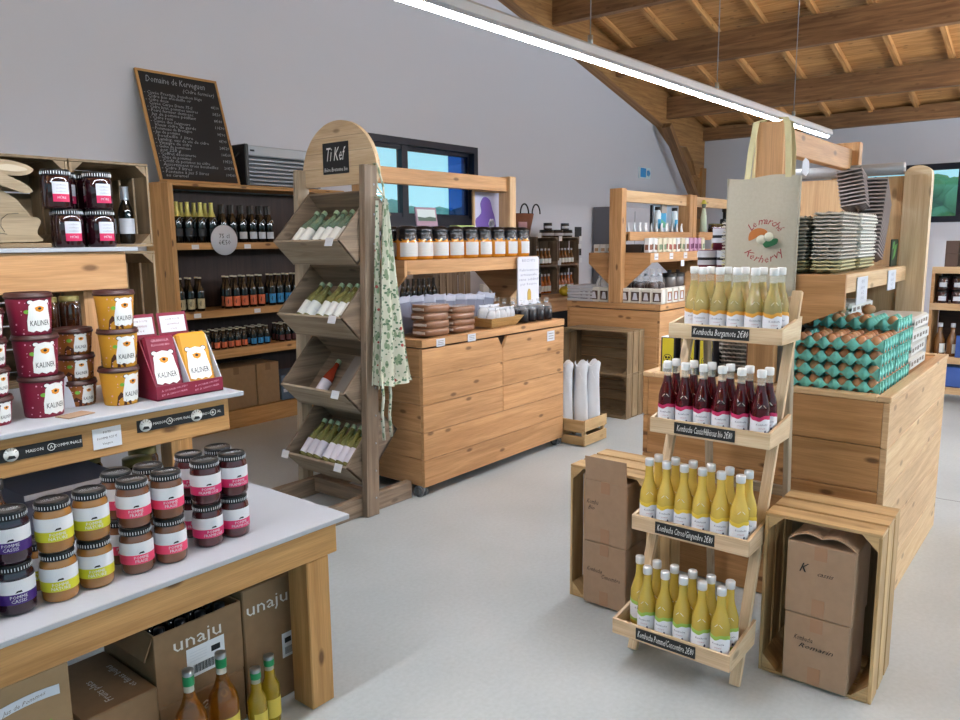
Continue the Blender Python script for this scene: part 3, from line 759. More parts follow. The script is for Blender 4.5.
def crate(t, w, d, h, m, nslat=3, open_='front', gap=.012, base=None):
    """slatted crate w (x) d (y) h (z), open towards -y, local origin at the bottom centre"""
    def bx(name, *a): g = G(); g.box(*a, bev=.0015); return part(name, g, m, t)
    gap = .016; sh = (d - gap * (nslat - 1)) / nslat
    for side, nm in ((-1, 'side'), (1, 'side')):
        g = G()
        for k in range(nslat): y = -d / 2 + k * (sh + gap); g.box(side * w / 2, side * (w / 2 - .009), y, y + sh, .012, h - .012, bev=.001)
        part('side_panel', g, m, t)
    g = G()
    for k in range(nslat): y = -d / 2 + k * (sh + gap); g.box(-w / 2, w / 2, y, y + sh, h - .010, h, bev=.001)
    part('top_panel', g, m, t)
    g = G()
    for k in range(nslat): y = -d / 2 + k * (sh + gap); g.box(-w / 2, w / 2, y, y + sh, 0, .010, bev=.001)
    part('bottom_panel', g, m, t)
    g = G(); n = max(3, int(h / .09)); bh = (h - .024 - .006 * (n - 1)) / n
    for k in range(n): z = .012 + k * (bh + .006); g.box(-w / 2 + .01, w / 2 - .01, d / 2 - .008, d / 2, z, z + bh, bev=.001)
    part('back_panel', g, m, t)
    for sx in (-1, 1):
        for (za, zb) in ((.011, .05), (h - .011, h - .05)):
            g = G(); g.prism([(sx * (w / 2 - .0095), za), (sx * (w / 2 - .05), za), (sx * (w / 2 - .0095), zb)], -d / 2 + .002, d / 2 - .01, 'y'); part('corner_block', g, m, t)
def crate_b(w, d, h, m, n=3): return lambda t: crate(t, w, d, h, m, n)
y0 = 2.965
inst('cr1', 'wooden_crate', 'crate', crate_b(.30, .33, .322, CRATE_D), 'upended wooden crate on the top shelf, right one', (1.435, y0 + .165, 1.4955), 0, 'upended crates on the top shelf')
inst('cr1', 'wooden_crate', 'crate', crate_b(.30, .33, .322, CRATE_D), 'upended wooden crate on the top shelf, behind the jam jars', (1.13, y0 + .165, 1.4955), 0, 'upended crates on the top shelf')
inst('cr2', 'wooden_crate', 'crate', crate_b(.30, .33, .478, CRATE_D), 'tall wooden crate under the top shelf, right one', (1.44, y0 + .17, 1.0005), 0, 'upended crates under the top shelf')
inst('cr2', 'wooden_crate', 'crate', crate_b(.30, .33, .478, CRATE_D), 'tall wooden crate under the top shelf, behind the bear tubs', (1.12, y0 + .17, 1.0005), 0, 'upended crates under the top shelf')
def winebottle(foil, glass, lab, lz=(.07, .14), r=.036, h=.29, collar=None):
    def f(t):
        k = h / .29
        g = G(); g.lathe([(0, 0), (r * .9, 0), (r, .006), (r, .155 * k), (r * .9, .175 * k), (.015, .215 * k), (.0135, .26 * k), (.0135, h * .99), (0, h * .99)], 18, 0, cap=False); part('bottle_body', g, glass, t)
        g = G(); g.lathe([(.0165, .222 * k), (.0150, .28 * k), (.0165, h), (0, h + .001)], 14, 0, cap=False); part('neck_foil', g, foil, t)
        g = G(); q = r + .0008; g.lathe([(q, lz[0]), (q, lz[1])], 16, 0, a0=-1.3, a1=1.3)
        if collar:
            g2 = G(); g2.tube([(q * math.sin(a), -q * math.cos(a), .15 * k + .03 * k * (1 - abs(a) / .9)) for a in [-.9 + .15 * j for j in range(13)]], .0015, 4); part('collar_line', g2, collar, t)
        part('label', g, lab, t)
    return f
SILVER = mat('silver_foil', 'a7acb5', .35, .7); GOLD = mat('gold_foil', 'c6bd6a', .4, .25)
inst('wb0', 'wine_bottle', 'bottle', winebottle(SILVER, DGLASS, PAPER2, (.04, .10), .029, .225), 'dark bottle with silver neck in the right crate, nearer one', (1.525, 3.05, 1.5065), -.2, 'bottles in the shelf crate')
inst('wb0', 'wine_bottle', 'bottle', winebottle(SILVER, DGLASS, PAPER2, (.04, .10), .029, .225), 'dark bottle with silver neck in the right crate, farther left one', (1.475, 3.10, 1.5065), -.2, 'bottles in the shelf crate')

# ---- cartons and bottles under the table
LW = mat('print_white', 'd6d2cc', .7)
def carton(name, label, x0, x1, y0, y1, z0, z1, m, extra=None, group=None, cat='box', openflaps=False):
    t = thing(name, label, cat, ((x0 + x1) / 2, (y0 + y1) / 2, z0), world=True, group=group)
    g = G(); g.box(x0, x1, y0, y1, z0, z1, bev=.004); part('carton_body', g, m, t)
    if extra: extra(t)
    return t
def ex(t):
    g = G(); g.box(.982, 1.262, 1.9985, 1.9995, .3745, .398); part('tape', g, CARD_D, t)
    g = G(); g.text('unaju', .062, onplane((1.115, 1.9978, .345), (1, 0, 0), (0, 0, 1)), 0, width=.155); part('lettering', g, LW, t, 'white unaju lettering')
    g = G(); g.box(1.075, 1.20, 1.9975, 1.9985, .225, .318, 0)
    for k in range(26): g.box(1.095 + k * .0036, 1.0965 + k * .0036 + (k * 7 % 3) * .0005, 1.9968, 1.9974, .235, .262, 1)
    for k in range(4): g.box(1.085, 1.14, 1.9968, 1.9974, .275 + k * .009, .2765 + k * .009, 2)
    g.box(1.155, 1.185, 1.9968, 1.9974, .28, .298, 1)
    part('shipping_label', g, [PAPER, INK, PAPER2], t)
t = thing('cardboard_box', 'open brown unaju carton of dark bottles on top of another under the table', 'box', (1.12, 2.16, .177), world=True)
for (a_, nm_) in (((.980, 1.265, 2.0, 2.005), 'front_wall'), ((.980, 1.265, 2.315, 2.32), 'rear_wall'), ((.980, .985, 2.0051, 2.3149), 'side_wall'), ((1.260, 1.265, 2.0051, 2.3149), 'side_wall')):
    g = G(); g.box(*a_, .177, .40, bev=.001); part(nm_, g, CARD_D, t)
g = G(); g.box(.985, 1.26, 2.005, 2.315, .177, .182); part('carton_floor', g, CARD_D, t)
g = G(); g.beam((.985, 2.16, .40), (.955, 2.16, .33), .30, .004, up=(0, 0, 1)); part('side_flap', g, CARD_D, t)
ex(t)
def packedbottle(t):
    g = G(); g.lathe([(0, 0), (.029, 0), (.03, .005), (.03, .13), (.014, .17), (.013, .20), (0, .20)], 14, 0, cap=False); part('bottle_body', g, DGLASS, t)
    g = G(); g.lathe([(.0155, .188), (.0155, .212), (0, .213)], 12, 0, cap=False); part('cap', g, BLKM, t)
for r in range(4):
    for i in range(4): inst('pbt', 'packed_bottle', 'bottle', packedbottle, 'dark bottle packed in the open unaju carton, %s row, %s' % (ORD[r], nth(i, 4)), (1.022 + .066 * i, 2.045 + .072 * r, .1825), 0, 'bottles in the open unaju carton')
def ex(t):
    g = G(); g.text('unaju', .062, onplane((1.12, 1.9978, .125), (1, 0, 0), (0, 0, 1)), 0, width=.155); part('lettering', g, LW, t)
carton('cardboard_box', 'lower brown unaju carton under the table, beneath another', .980, 1.265, 2.0, 2.32, 0, .175, CARD_D, ex)
def ex(t):
    g = G(); g.text('unaju', .062, onplane((1.362, 1.9978, .355), (1, 0, 0), (0, 0, 1)), 0, width=.155); part('lettering', g, LW, t, 'white unaju lettering')
    g = G(); g.text('et fines bulles', .03, onplane((1.36, 2.06, .4258), (1, 0, 0), (0, 1, 0)), 0, width=.22); part('lettering', g, LW, t)
    g = G(); g.box(1.41, 1.465, 1.9975, 1.9985, .14, .225, 0)
    for k in range(12): g.box(1.42 + k * .0036, 1.4215 + k * .0036, 1.9968, 1.9974, .15, .175, 1)
    g.box(1.42, 1.445, 1.9968, 1.9974, .19, .208, 1)
    part('shipping_label', g, [PAPER, INK], t)
carton('cardboard_box', 'tall brown unaju carton beside the table leg', 1.272, 1.51, 2.0, 2.3, 0, .425, CARD_D, ex)
def ex(t):
    g = G()
    g.text('Fruits plats', .032, onplane((.858, 2.09, .2608), (0, 1, 0), (-1, 0, 0)), 0); part('lettering', g, LW, t); g = G(); g.text('et fines bulles', .03, onplane((.935, 2.12, .2608), (0, 1, 0), (-1, 0, 0)), 0)
    part('lettering', g, LW, t)
carton('cardboard_box', 'low brown carton with white lettering on top, under the table', .765, .972, 1.98, 2.3, 0, .26, CARD_D, ex)
def ex(t):
    g = G(); pts = [(.50 + .028 * k, .335 + .028 * math.sin(PI * min(1, k / 9 * .75 + .02))) for k in range(9)]
    for a, c in zip(pts[:-1], pts[1:]): g.prism([(a[0], a[1]), (c[0], c[1]), (c[0], c[1] + .026), (a[0], a[1] + .026)], 1.9962, 1.998, 'y', 0)
    g.text('Jus de Pommes', .016, onplane((.64, 1.9955, .372), (1, 0, .12), (0, 0, 1)), 1, shear=.3)
    part('banner_print', g, [PAPER2, GREYB], t, 'curved white banner print')
    g = G(); g.lathe([(0, 0), (.07, 0), (.07, .001), (0, .001)], 24, 0, M=Matrix.Translation((.60, 1.998, .27)) @ Matrix.Rotation(PI / 2, 4, 'X') @ Matrix.Diagonal((1, .75, 1, 1))); part('pale_oval_print', g, mat('pale_print', 'b29a80', .8), t)
    g = G(); g.prism([(.66, .265), (.685, .28), (.70, .30), (.675, .297), (.655, .28)], 1.9955, 1.9965, 'y'); part('leaf_print', g, GREENP, t, 'green leaf print')
carton('cardboard_box', 'brown apple juice carton with curved white banner print, leftmost under the table', .42, .752, 2.0, 2.3, 0, .435, CARD, ex)
# bottles on the floor before the cartons
def juicebottle(liq, r, h):
    def f(t):
        g = G(); g.lathe([(0, .001), (r * .9, .001), (r, .01), (r, h * .50), (r * .92, h * .58), (r * .55, h * .68), (.017, h * .76), (.015, h * .80)], 22, 0, cap=False); g.lathe([(.0, h * .80), (.0149, h * .80)], 12, 0, cap=False)
        part('juice', g, liq, t, None)
        g = G(); g.lathe([(.0152, h * .80), (.015, h * .93)], 14, 0, cap=False); part('neck', g, mat('glassy_neck', 'd9d8c8', .1, alpha=.45), t)
        g = G(); g.lathe([(.0162, h * .86), (.0165, h * .94), (.0158, h * .955)], 14, 1, cap=False); g.lathe([(.016, h * .95), (.0165, h), (0, h)], 14, 0, cap=False); part('cap', g, [STEEL, mat('green_seal', '0d7d4b', .4)], t)
        g = G(); q = r + .0008; g.lathe([(q, h * .12), (q, h * .4)], 16, 0, a0=-.9, a1=.9); part('label', g, [mat('straw_label', 'c9b24a', .6)], t)
    return f
AJ = mat('amber_juice', 'c07a1c', .05, trans=.75, ior=1.35, coat=.5); YJ = mat('yellow_juice', 'd0b030', .05, trans=.6, ior=1.35, coat=.5)
inst('jb', 'juice_bottle', 'bottle', juicebottle(AJ, .044, .315), 'tall amber juice bottle on the floor, left one of the tall pair', (1.025, 1.905, 0), 0, 'tall juice bottles on the floor')
inst('jb', 'juice_bottle', 'bottle', juicebottle(AJ, .044, .315), 'tall amber juice bottle on the floor, right one of the tall pair', (1.135, 1.915, 0), 0, 'tall juice bottles on the floor')
inst('jb2', 'juice_bottle', 'bottle', juicebottle(YJ, .030, .225), 'small yellow juice bottle on the floor, left one of the small pair', (1.235, 1.895, 0), 0, 'small juice bottles on the floor')
inst('jb2', 'juice_bottle', 'bottle', juicebottle(YJ, .030, .225), 'small yellow juice bottle on the floor, right one of the small pair', (1.305, 1.925, 0), 0, 'small juice bottles on the floor')
# ================================================================ beer cupboard against the left wall
T = thing('bottle_cupboard', 'open pine bottle cupboard with dark back standing against the left wall', 'cupboard', (3.8, 5.6, 0), world=True)
CX0, CX1, CY0, CY1 = 3.062, 4.72, 5.43, 5.80
g = G(); g.box(CX0 - .02, CX0 + .022, CY0 - .005, CY1, 0, 1.962, bev=.003); part('side_panel', g, HONEY, T)
g = G(); g.box(CX1, CX1 + .03, CY0, CY1, 0, 1.962, bev=.003); part('side_panel', g, HONEY, T)
g = G(); g.box(CX0 + .022, CX1, CY1 - .012, CY1 - .002, .15, 1.93); part('back_panel', g, DARKW, T)
for z0, z1 in ((1.94, 1.962), (1.462, 1.515), (.928, .985), (.592, .665), (.0, .15)):
    g = G(); g.box(CX0 + .023, CX1 - .001, CY0, CY1 - .013, z1 - .02, z1, bev=.002)
    if z1 - z0 > .03: g.box(CX0 + .023, CX1 - .001, CY0 - .004, CY0 + .02, z0, z1, bev=.002)
    part('shelf', g, HONEY, T)
g = G(); g.box(CX0 - .02, CX1 + .03, CY0 - .006, CY1, 1.9625, 1.972, bev=.002); part('top_board', g, HONEY, T)
for i, (x, z) in enumerate(((3.235, 1.484), (3.70, 1.484), (3.215, .955), (3.76, .955), (4.2, .955))):
    g = G(); g.box(x - .03, x + .03, CY0 - .0075, CY0 - .0045, z - .017, z + .017, 0); g.text('2.80', .02, onplane((x, CY0 - .008, z), (1, 0, 0), (0, 0, 1)), 1)
    solo('price_tag', g, [PAPER, PAPER2], 'small white price tag on the cupboard %s shelf edge, %s' % (('upper', 'upper', 'middle', 'middle', 'middle')[i], ('left', 'right', 'left', 'centre', 'right')[i]), 'price tag', (x, CY0 - .006, z))
# round price disc hanging on the top shelf edge
t = thing('round_sign', 'round white cardboard price disc hanging in front of the sparkling bottles', 'sign', (3.48, 5.415, 1.535), world=True)
g = G(); g.lathe([(0, 0), (.118, 0), (.118, .004), (0, .004)], 32, 0, M=Matrix.Translation((3.48, 5.412, 1.535)) @ Matrix.Rotation(PI / 2, 4, 'X')); part('disc', g, PAPER2, t)
g = G(); g.text('75 cl', .05, onplane((3.48, 5.406, 1.565), (1, 0, 0), (0, 0, 1)), 0); g.text('6€50', .05, onplane((3.48, 5.406, 1.515), (1, 0, 0), (0, 0, 1)), 0); part('lettering', g, INK, t)
g = G(); g.tube([(3.50, 5.414, 1.645), (3.505, 5.42, 1.70), (3.51, 5.425, 1.52)], .001, 5); part('string', g, STEEL, t)
# bottles
def winebottle_f(foil, glass, lab, lz, r, h, collar):
    base = winebottle(foil, glass, lab, lz, r, h, collar)
    def f(t):
        base(t)
        k = h / .29
        g = G(); g.lathe([(r * .80, .187 * k), (.024, .205 * k), (.0172, .225 * k), (.0168, .24 * k)], 16, 0, cap=False); part('foil_collar', g, foil, t)
    return f
B1 = winebottle_f(GOLD, DGLASS, mat('faint_black_label', '23252a', .5), (.05, .11), .037, .31, mat('silver_line', 'b5b8bd', .4))
B2 = winebottle(mat('dark_foil', '2c2622', .4), DGLASS, PAPER2, (.03, .085), .035, .30, mat('silver_line', 'b5b8bd', .4))
B2b = winebottle(mat('dark_foil', '2c2622', .4), DGLASS, mat('faint_black_label', '23252a', .5), (.03, .085), .035, .30)
zs = 1.5155
xs = [3.135, 3.225, 3.335, 3.43]
for r, yy in ((0, 5.49), (1, 5.58)):
    for i, x in enumerate(xs):
        inst('b1', 'sparkling_bottle', 'bottle', B1, 'gold-necked sparkling bottle, %s in the %s row of the upper shelf' % (nth(i, 4), ('front', 'rear')[r]), (x + r * .0, yy, zs), .15 - .3 * r, 'gold-necked sparkling bottles')
for r, yy in ((0, 5.49), (1, 5.575)):
    for i, x in enumerate([3.53, 3.615, 3.705, 3.80, 3.885, 3.965]):
        k = 'b2' if (i >= 2 and r == 0) else 'b2b'
        inst(k, 'sparkling_bottle', 'bottle', B2 if k == 'b2' else B2b, 'dark-necked sparkling bottle, %s in the %s row of the upper shelf' % (nth(i, 6), ('front', 'rear')[r]), (x + r * .03, yy, zs), -.1 + .05 * i, 'dark-necked sparkling bottles')
inst('b2b', 'sparkling_bottle', 'bottle', B2b, 'dark bottle standing alone near the right end of the upper shelf, left one', (4.28, 5.52, zs), 0, 'lone dark bottles')
inst('b2b', 'sparkling_bottle', 'bottle', B2b, 'dark bottle standing alone near the right end of the upper shelf, right one', (4.36, 5.56, zs), 0, 'lone dark bottles')
def beer(lab, h=.265, r=.032, art=True, capm=None):
    def f(t):
        k = h / .265
        g = G(); g.lathe([(0, 0), (r * .92, 0), (r, .006), (r, .15 * k), (r * .85, .17 * k), (.0145, .205 * k), (.013, h * .965), (0, h * .965)], 16, 0, cap=False); part('bottle_body', g, DGLASS, t)
        g = G(); g.lathe([(.0155, h * .955), (.0145, h), (0, h)], 14, 0, cap=False); part('crown_cap', g, capm or mat('cap_cream', 'c9c2ae', .4, .3), t)
        g = G(); q = r + .0008; g.lathe([(q, .02 * k), (q, .098 * k)], 16, 0, a0=-1.3, a1=1.3)
        if art:
            fn = oncyl(q + .0006, .06 * k, -.25)
            for poly in ([(-.022, 0), (-.006, .02), (.012, .018), (.022, .002), (.01, -.02), (-.008, -.022)],):
                b = len(g.v); g.v += [fn((p[0], p[1], 0)) for p in poly]; g.face([b + i for i in range(len(poly))], 1)
            fn = oncyl(q + .001, .06 * k, -.25); b = len(g.v); g.v += [fn((p[0], p[1], 0)) for p in ((-.004, 0), (.008, .006), (.010, -.006))]; g.face([b, b + 1, b + 2], 0)
        part('label', g, [lab, INK], t)
    return f
LBE = mat('label_beige', 'b0a583', .6); LOR = mat('label_orange', 'cf6a45', .6); LBL = mat('label_blue', '2f86bf', .6); LRD = mat('label_dark_red', '5a2a2a', .6); LGR = mat('label_grey_brown', '5d4a40', .6)
zs = .9855
rows = [('lbe', LBE, 'beige', [3.12, 3.20, 3.285]), ('lor', LOR, 'orange', [3.53, 3.605, 3.682, 3.765, 3.845]), ('lbl', LBL, 'blue', [3.955, 4.035, 4.118, 4.2, 4.28, 4.36])]
for k, m_, nm, X in rows:
    for r, yy in ((0, 5.485), (1, 5.565)):
        for i, x in enumerate(X):
            inst(k, 'beer_bottle', 'bottle', beer(m_), 'dark beer bottle with %s label, %s in the %s row, middle shelf' % (nm, nth(i, len(X)), ('front', 'rear')[r]), (x + r * .02, yy, zs), 0, 'beer bottles with %s labels' % nm)
zs = .6655
for r, yy in ((0, 5.48), (1, 5.545), (2, 5.61)):
    X = [3.40 + .064 * i for i in range(5)]
    for i, x in enumerate(X): inst('s1', 'small_beer_bottle', 'bottle', beer(LOR, .155, .026), 'small beer bottle with orange label, %s in the %s row, lower shelf' % (nth(i, 5), ('front', 'middle', 'rear')[r]), (x + .01 * r, yy, zs), 0, 'small orange-label bottles')
    for i in range(3): inst('s2', 'small_beer_bottle', 'bottle', beer(LBL, .155, .026), 'small beer bottle with blue label, %s in the %s row, lower shelf' % (nth(i, 3), ('front', 'middle', 'rear')[r]), (3.745 + .066 * i + .01 * r, yy, zs), 0, 'small blue-label bottles')
    for i in range(5): inst('s3', 'small_beer_bottle', 'bottle', beer(LRD, .155, .026), 'small beer bottle with dark red label, %s in the %s row, lower shelf' % (nth(i, 5), ('front', 'middle', 'rear')[r]), (4.03 + .066 * i + .01 * r, yy, zs), 0, 'small dark-red-label bottles')
    for i in range(3): inst('s4', 'small_beer_bottle', 'bottle', beer(LGR, .155, .026), 'small dark bottle, %s in the %s row, left end of the lower shelf' % (nth(i, 3), ('front', 'middle', 'rear')[r]), (3.19 + .066 * i + .01 * r, yy, zs), 0, 'small dark bottles')
# cartons at the bottom
def mk(t_):
    pass
def flapbox(name, label, x0, x1, y0, y1, z0, z1, m, cat='box', group=None):
    t = thing(name, label, cat, ((x0 + x1) / 2, (y0 + y1) / 2, z0), world=True, group=group)
    g = G(); g.box(x0, x1, y0, y1, z0, z1, bev=.004); part('carton_body', g, m, t)
    g = G(); g.box((x0 + x1) / 2 - .025, (x0 + x1) / 2 + .025, y0 - .0015, y0, z1 - .06, z1); part('tape', g, CARD_D, t)
    return t
flapbox('cardboard_box', 'plain cardboard box at the bottom of the cupboard, left one', 3.36, 3.735, 5.46, 5.76, .1505, .50, CARD)
flapbox('cardboard_box', 'plain cardboard box at the bottom of the cupboard, right one', 3.742, 3.965, 5.455, 5.76, .1505, .50, CARD)
t = thing('blue_box', 'dusty blue box at the right of the cupboard base', 'box', (4.15, 5.6, .1505), world=True)
BLUEC = mat('dusty_blue', '5d7188', .6, noise=.3, nscale=20)
g = G(); g.box(3.985, 4.32, 5.45, 5.75, .1505, .37, bev=.006); part('carton_body', g, BLUEC, t)
g = G(); g.box(4.0, 4.04, 5.448, 5.4495, .22, .25); part('sticker', g, PAPER2, t)
for i in range(4): inst('b2b', 'sparkling_bottle', 'bottle', B2b, 'dark bottle standing on the floor of the cupboard behind the blue box, %s' % nth(i, 4), (4.385 + .075 * i, 5.52, .1505), 0, 'dark bottles beside the blue box')
# chalkboard on top
t = thing('chalkboard_menu', 'large framed chalkboard price list leaning on the wall above the cupboard', 'chalkboard', (3.36, 5.5, 1.9725), world=True)
lean = math.atan2(.26, .84)
M = Matrix.Translation((3.395, 5.525, 1.973)) @ Matrix.Rotation(-lean, 4, 'X')
W_, H_ = .345, .895
g = G(); g.box(-W_ + .018, W_ - .018, .004, .014, .018, H_ - .018, 0, 0, M); part('slate', g, SLATE, t)
g = G()
for a in ((-W_, W_, 0, .02), (-W_, W_, H_ - .02, H_), (-W_, -W_ + .02, .02, H_ - .02), (W_ - .02, W_, .02, H_ - .02)): g.box(a[0], a[1], 0, .022, a[2], a[3], 0, .003, M)
part('frame', g, HONEY, t)
g = G(); pl = lambda x, z: (lambda v: M @ Vector((x + v[0], .003, z + v[1])))
g.text('Domaine de Kerveguen', .075, pl(-.03, H_ - .075), 0, shear=.3, width=.50)
g.text('(Cidre fermier)', .045, pl(.15, H_ - .135), 0, shear=.3)
rnd = random.Random(2)
lines = ['- Cuvée Prestige, bouchon liège', '  Cidre bio médaille or', '- Cidre doux', '  Cuvée Carpe Diem 75cl', '- Cidre brut, pommes amères', '- Poiré fermier demi-sec', '  Jus de pomme pétillant', '- Cidre rosé', '- Cuvée des Seigneurs', '  Vieux cidre de garde', '- Pommeau de Bretagne', '- Jus de pomme', '  bouteille 1 litre', '- Lambig, eau de vie de cidre', '- Vinaigre de cidre', '- Gelée de pommeau', '  pot 220 g', '- Coffret découverte', '- Chips de pommes', '- Confit de pommes au cidre', '  Assortiment trois bouteilles', '- Cidre 3 litres', '- Fontaine à jus 5 litres', '  au caramel']
for i, s_ in enumerate(lines):
    g.text(s_, .036, pl(-.315, H_ - .185 - .0285 * i), 0, shear=.25, align='LEFT', width=min(.56, .0155 * len(s_)))
    if i % 2 == 0 and i > 0: g.text('%d€%d0' % (rnd.randint(3, 24), rnd.randint(0, 9)), .034, pl(.27, H_ - .185 - .0285 * i), 0, shear=.2)
part('chalk_writing', g, mat('dusty_chalk', '94979f', .9), t)
# electric panel heater / grey louvred unit
t = thing('insect_trap', 'grey louvred electric unit with white top standing on the cupboard', 'appliance', (4.1, 5.6, 1.9725), world=True)
g = G(); g.box(3.83, 4.6, 5.55, 5.70, 2.225, 2.31, bev=.01); part('top_housing', g, mat('light_grey_metal', 'a9adb5', .4), t)
g = G(); g.box(3.79, 3.83, 5.52, 5.72, 1.9725, 2.315, bev=.008); part('end_cap', g, BLACK, t)
g = G(); g.box(3.835, 4.6, 5.60, 5.68, 1.985, 2.22); part('housing', g, mat('louvre_shadow', '4a4d52', .5), t)
for k in range(7):
    g = G(); g.box(3.835, 4.6, 5.565, 5.598, 1.99 + .033 * k, 2.008 + .033 * k, bev=.003); part('louvre', g, mat('louvre_grey', '84888e', .4, .4), t)
g = G(); g.tube([(3.785, 5.6, 2.25), (3.75, 5.6, 2.2), (3.742, 5.6, 2.1), (3.76, 5.6, 1.99), (3.80, 5.6, 1.976)], .005, 6); part('cable', g, BLACK, t)
g = G(); g.box(3.86, 3.90, 5.545, 5.549, 2.26, 2.275); part('badge', g, INK, t)
# ================================================================ greyed wood bottle rack with four tilted bins
T = thing('bin_rack', 'greyed wooden rack with four tilted bins in front of the long chest', 'rack', (2.8, 3.3, 0), world=True)
YA, YB = 3.02, 3.62
g = G(); g.beam((2.775, YA + .0225, .002), (2.835, YA + .0225, 1.905), .045, .09, up=(1, 0, 0), bev=.003)
part('post', g, GREY, T)
g = G(); g.beam((2.80, YB + .0225, .002), (2.87, YB + .0225, 1.915), .045, .08, up=(1, 0, 0), bev=.003); part('post', g, GREY_L, T)
for k in range(12):
    g = G(); z = .1 + .155 * k; g.lathe([(0, 0), (.006, 0), (.006, .0015), (0, .0015)], 8, M=Matrix.Translation((2.795 + .0315 * z, YA - .0003, z)) @ Matrix.Rotation(PI / 2, 4, 'X')); part('screw', g, STEEL, T)
for y in (YA + .046, YB - .046):
    g = G(); g.box(2.28, 3.13, y, y + .045, .002, .105, bev=.003); part('foot_rail', g, GREY, T)
g = G(); g.box(2.80, 2.845, YA + .10, YB - .06, .03, .12, bev=.003); part('cross_rail', g, GREY, T)
# arched header board
HX = 2.885; yc_, w2 = 3.335, .31
poly = [(yc_ + w2 - .03, 1.818), (yc_ - w2 + .03, 1.818)] + [(yc_ + w2 * math.cos(a), 1.87 + .298 * math.sin(a)) for a in [PI - PI * k / 28 for k in range(29)]]
g = G(); g.prism(poly, HX, HX + .026, 'x'); part('header_board', g, PALE, T)
for z in (1.915, 1.998, 2.08):
    g = G(); q = math.sqrt(max(0, 1 - ((z - 1.87) / .298) ** 2)) * w2 - .004; g.box(HX - .0008, HX, yc_ - q, yc_ + q, z, z + .0015); part('board_joint', g, GREY, T)
g = G(); g.box(HX - .004, HX - .001, 3.243, 3.458, 1.882, 2.052, bev=.001); part('chalk_plate', g, SLATE, T)
g = G(); g.text('Ti Kef', .105, onplane((HX - .0048, 3.36, 1.985), (0, -1, 0), (0, 0, 1)), 0, shear=.35, width=.16); g.text('Bière Bretonne bio', .032, onplane((HX - .0048, 3.35, 1.905), (0, -1, 0), (0, 0, 1)), 0, shear=.2, width=.195)
part('chalk_writing', g, CHALK, T, 'white chalk writing')
# bins
def bin_parts(zF, k):
    F = Vector((2.632, 0, zF)); a = Vector((.132, 0, -.130)); b = Vector((.262, 0, .272))   # front wall direction, floor direction
    y0, y1 = YA + .052, YB - .006
    D = F + a; Tp = F + b; R = D + b
    bn = G(); th = .014
    def slab(p, q, nrm, y0=y0, y1=y1, th=th):
        g = G(); mid = (p + q) / 2; n = nrm.normalized() * th / 2
        g.beam((p.x + n.x, (y0 + y1) / 2, p.z + n.z), (q.x + n.x, (y0 + y1) / 2, q.z + n.z), y1 - y0, th, up=tuple(n / (th / 2)), bev=.002); return g
    bottom = thing_bins
    o = part('bin', slab(F, D, b), GREY_L, T)
    def sub(nm, g, m): 
        q = part(nm, g, m, o); return q
    sub('bin_floor', slab(D, R, -a), GREY)
    sub('bin_back', slab(Tp, R, -b), GREY)
    for yy in (y0, y1 - .012):
        g = G(); g.prism([(F.x, F.z), (D.x, D.z), (R.x, R.z), (Tp.x, Tp.z)], yy, yy + .012, 'y'); sub('bin_side', g, GREY if yy == y0 else GREY)
    g = G(); g.box(0, 0.001, 0, .001, 0, .001)
    return F, a, b, D, y0, y1
thing_bins = None
binz = [1.512, 1.108, .703, .298]
bn = ['top', 'second', 'third', 'bottom']
def clearbottle(lab, liq, fill=1.0):
    def f(t):
        r, h = .030, .235
        g = G(); g.lathe([(0, 0), (r * .92, 0), (r, .006), (r, .12), (r * .8, .145), (.014, .18), (.0125, .215), (0, .215)], 16, 0, cap=False); part('bottle_body', g, liq, t)
        g = G(); g.lathe([(.0145, .212), (.0145, .232), (.013, h), (0, h)], 12, 0, cap=False); part('cap', g, mat('pale_green_cap', '9db89a', .4), t)
        g = G(); q = r + .0008; g.lathe([(q, .015), (q, .10)], 18, 0, a0=-3.0, a1=3.0)
        g.text('cidre', .02, oncyl(q + .0006, .06, 0), 1); part('label', g, [lab, PAPER2], t)
    return f
GRN = mat('green_tinted_bottle', 'b4d2ba', .06, trans=.7, ior=1.3, coat=.4); OLV = mat('olive_tinted_bottle', 'c6c27c', .06, trans=.65, ior=1.3, coat=.4); RSE = mat('rose_bottle', 'b5482f', .1, trans=.3, ior=1.3, coat=.4)
LW1 = mat('label_white', 'e3e6e4', .6); LW2 = mat('label_white_lilac', 'd9d5e2', .6)
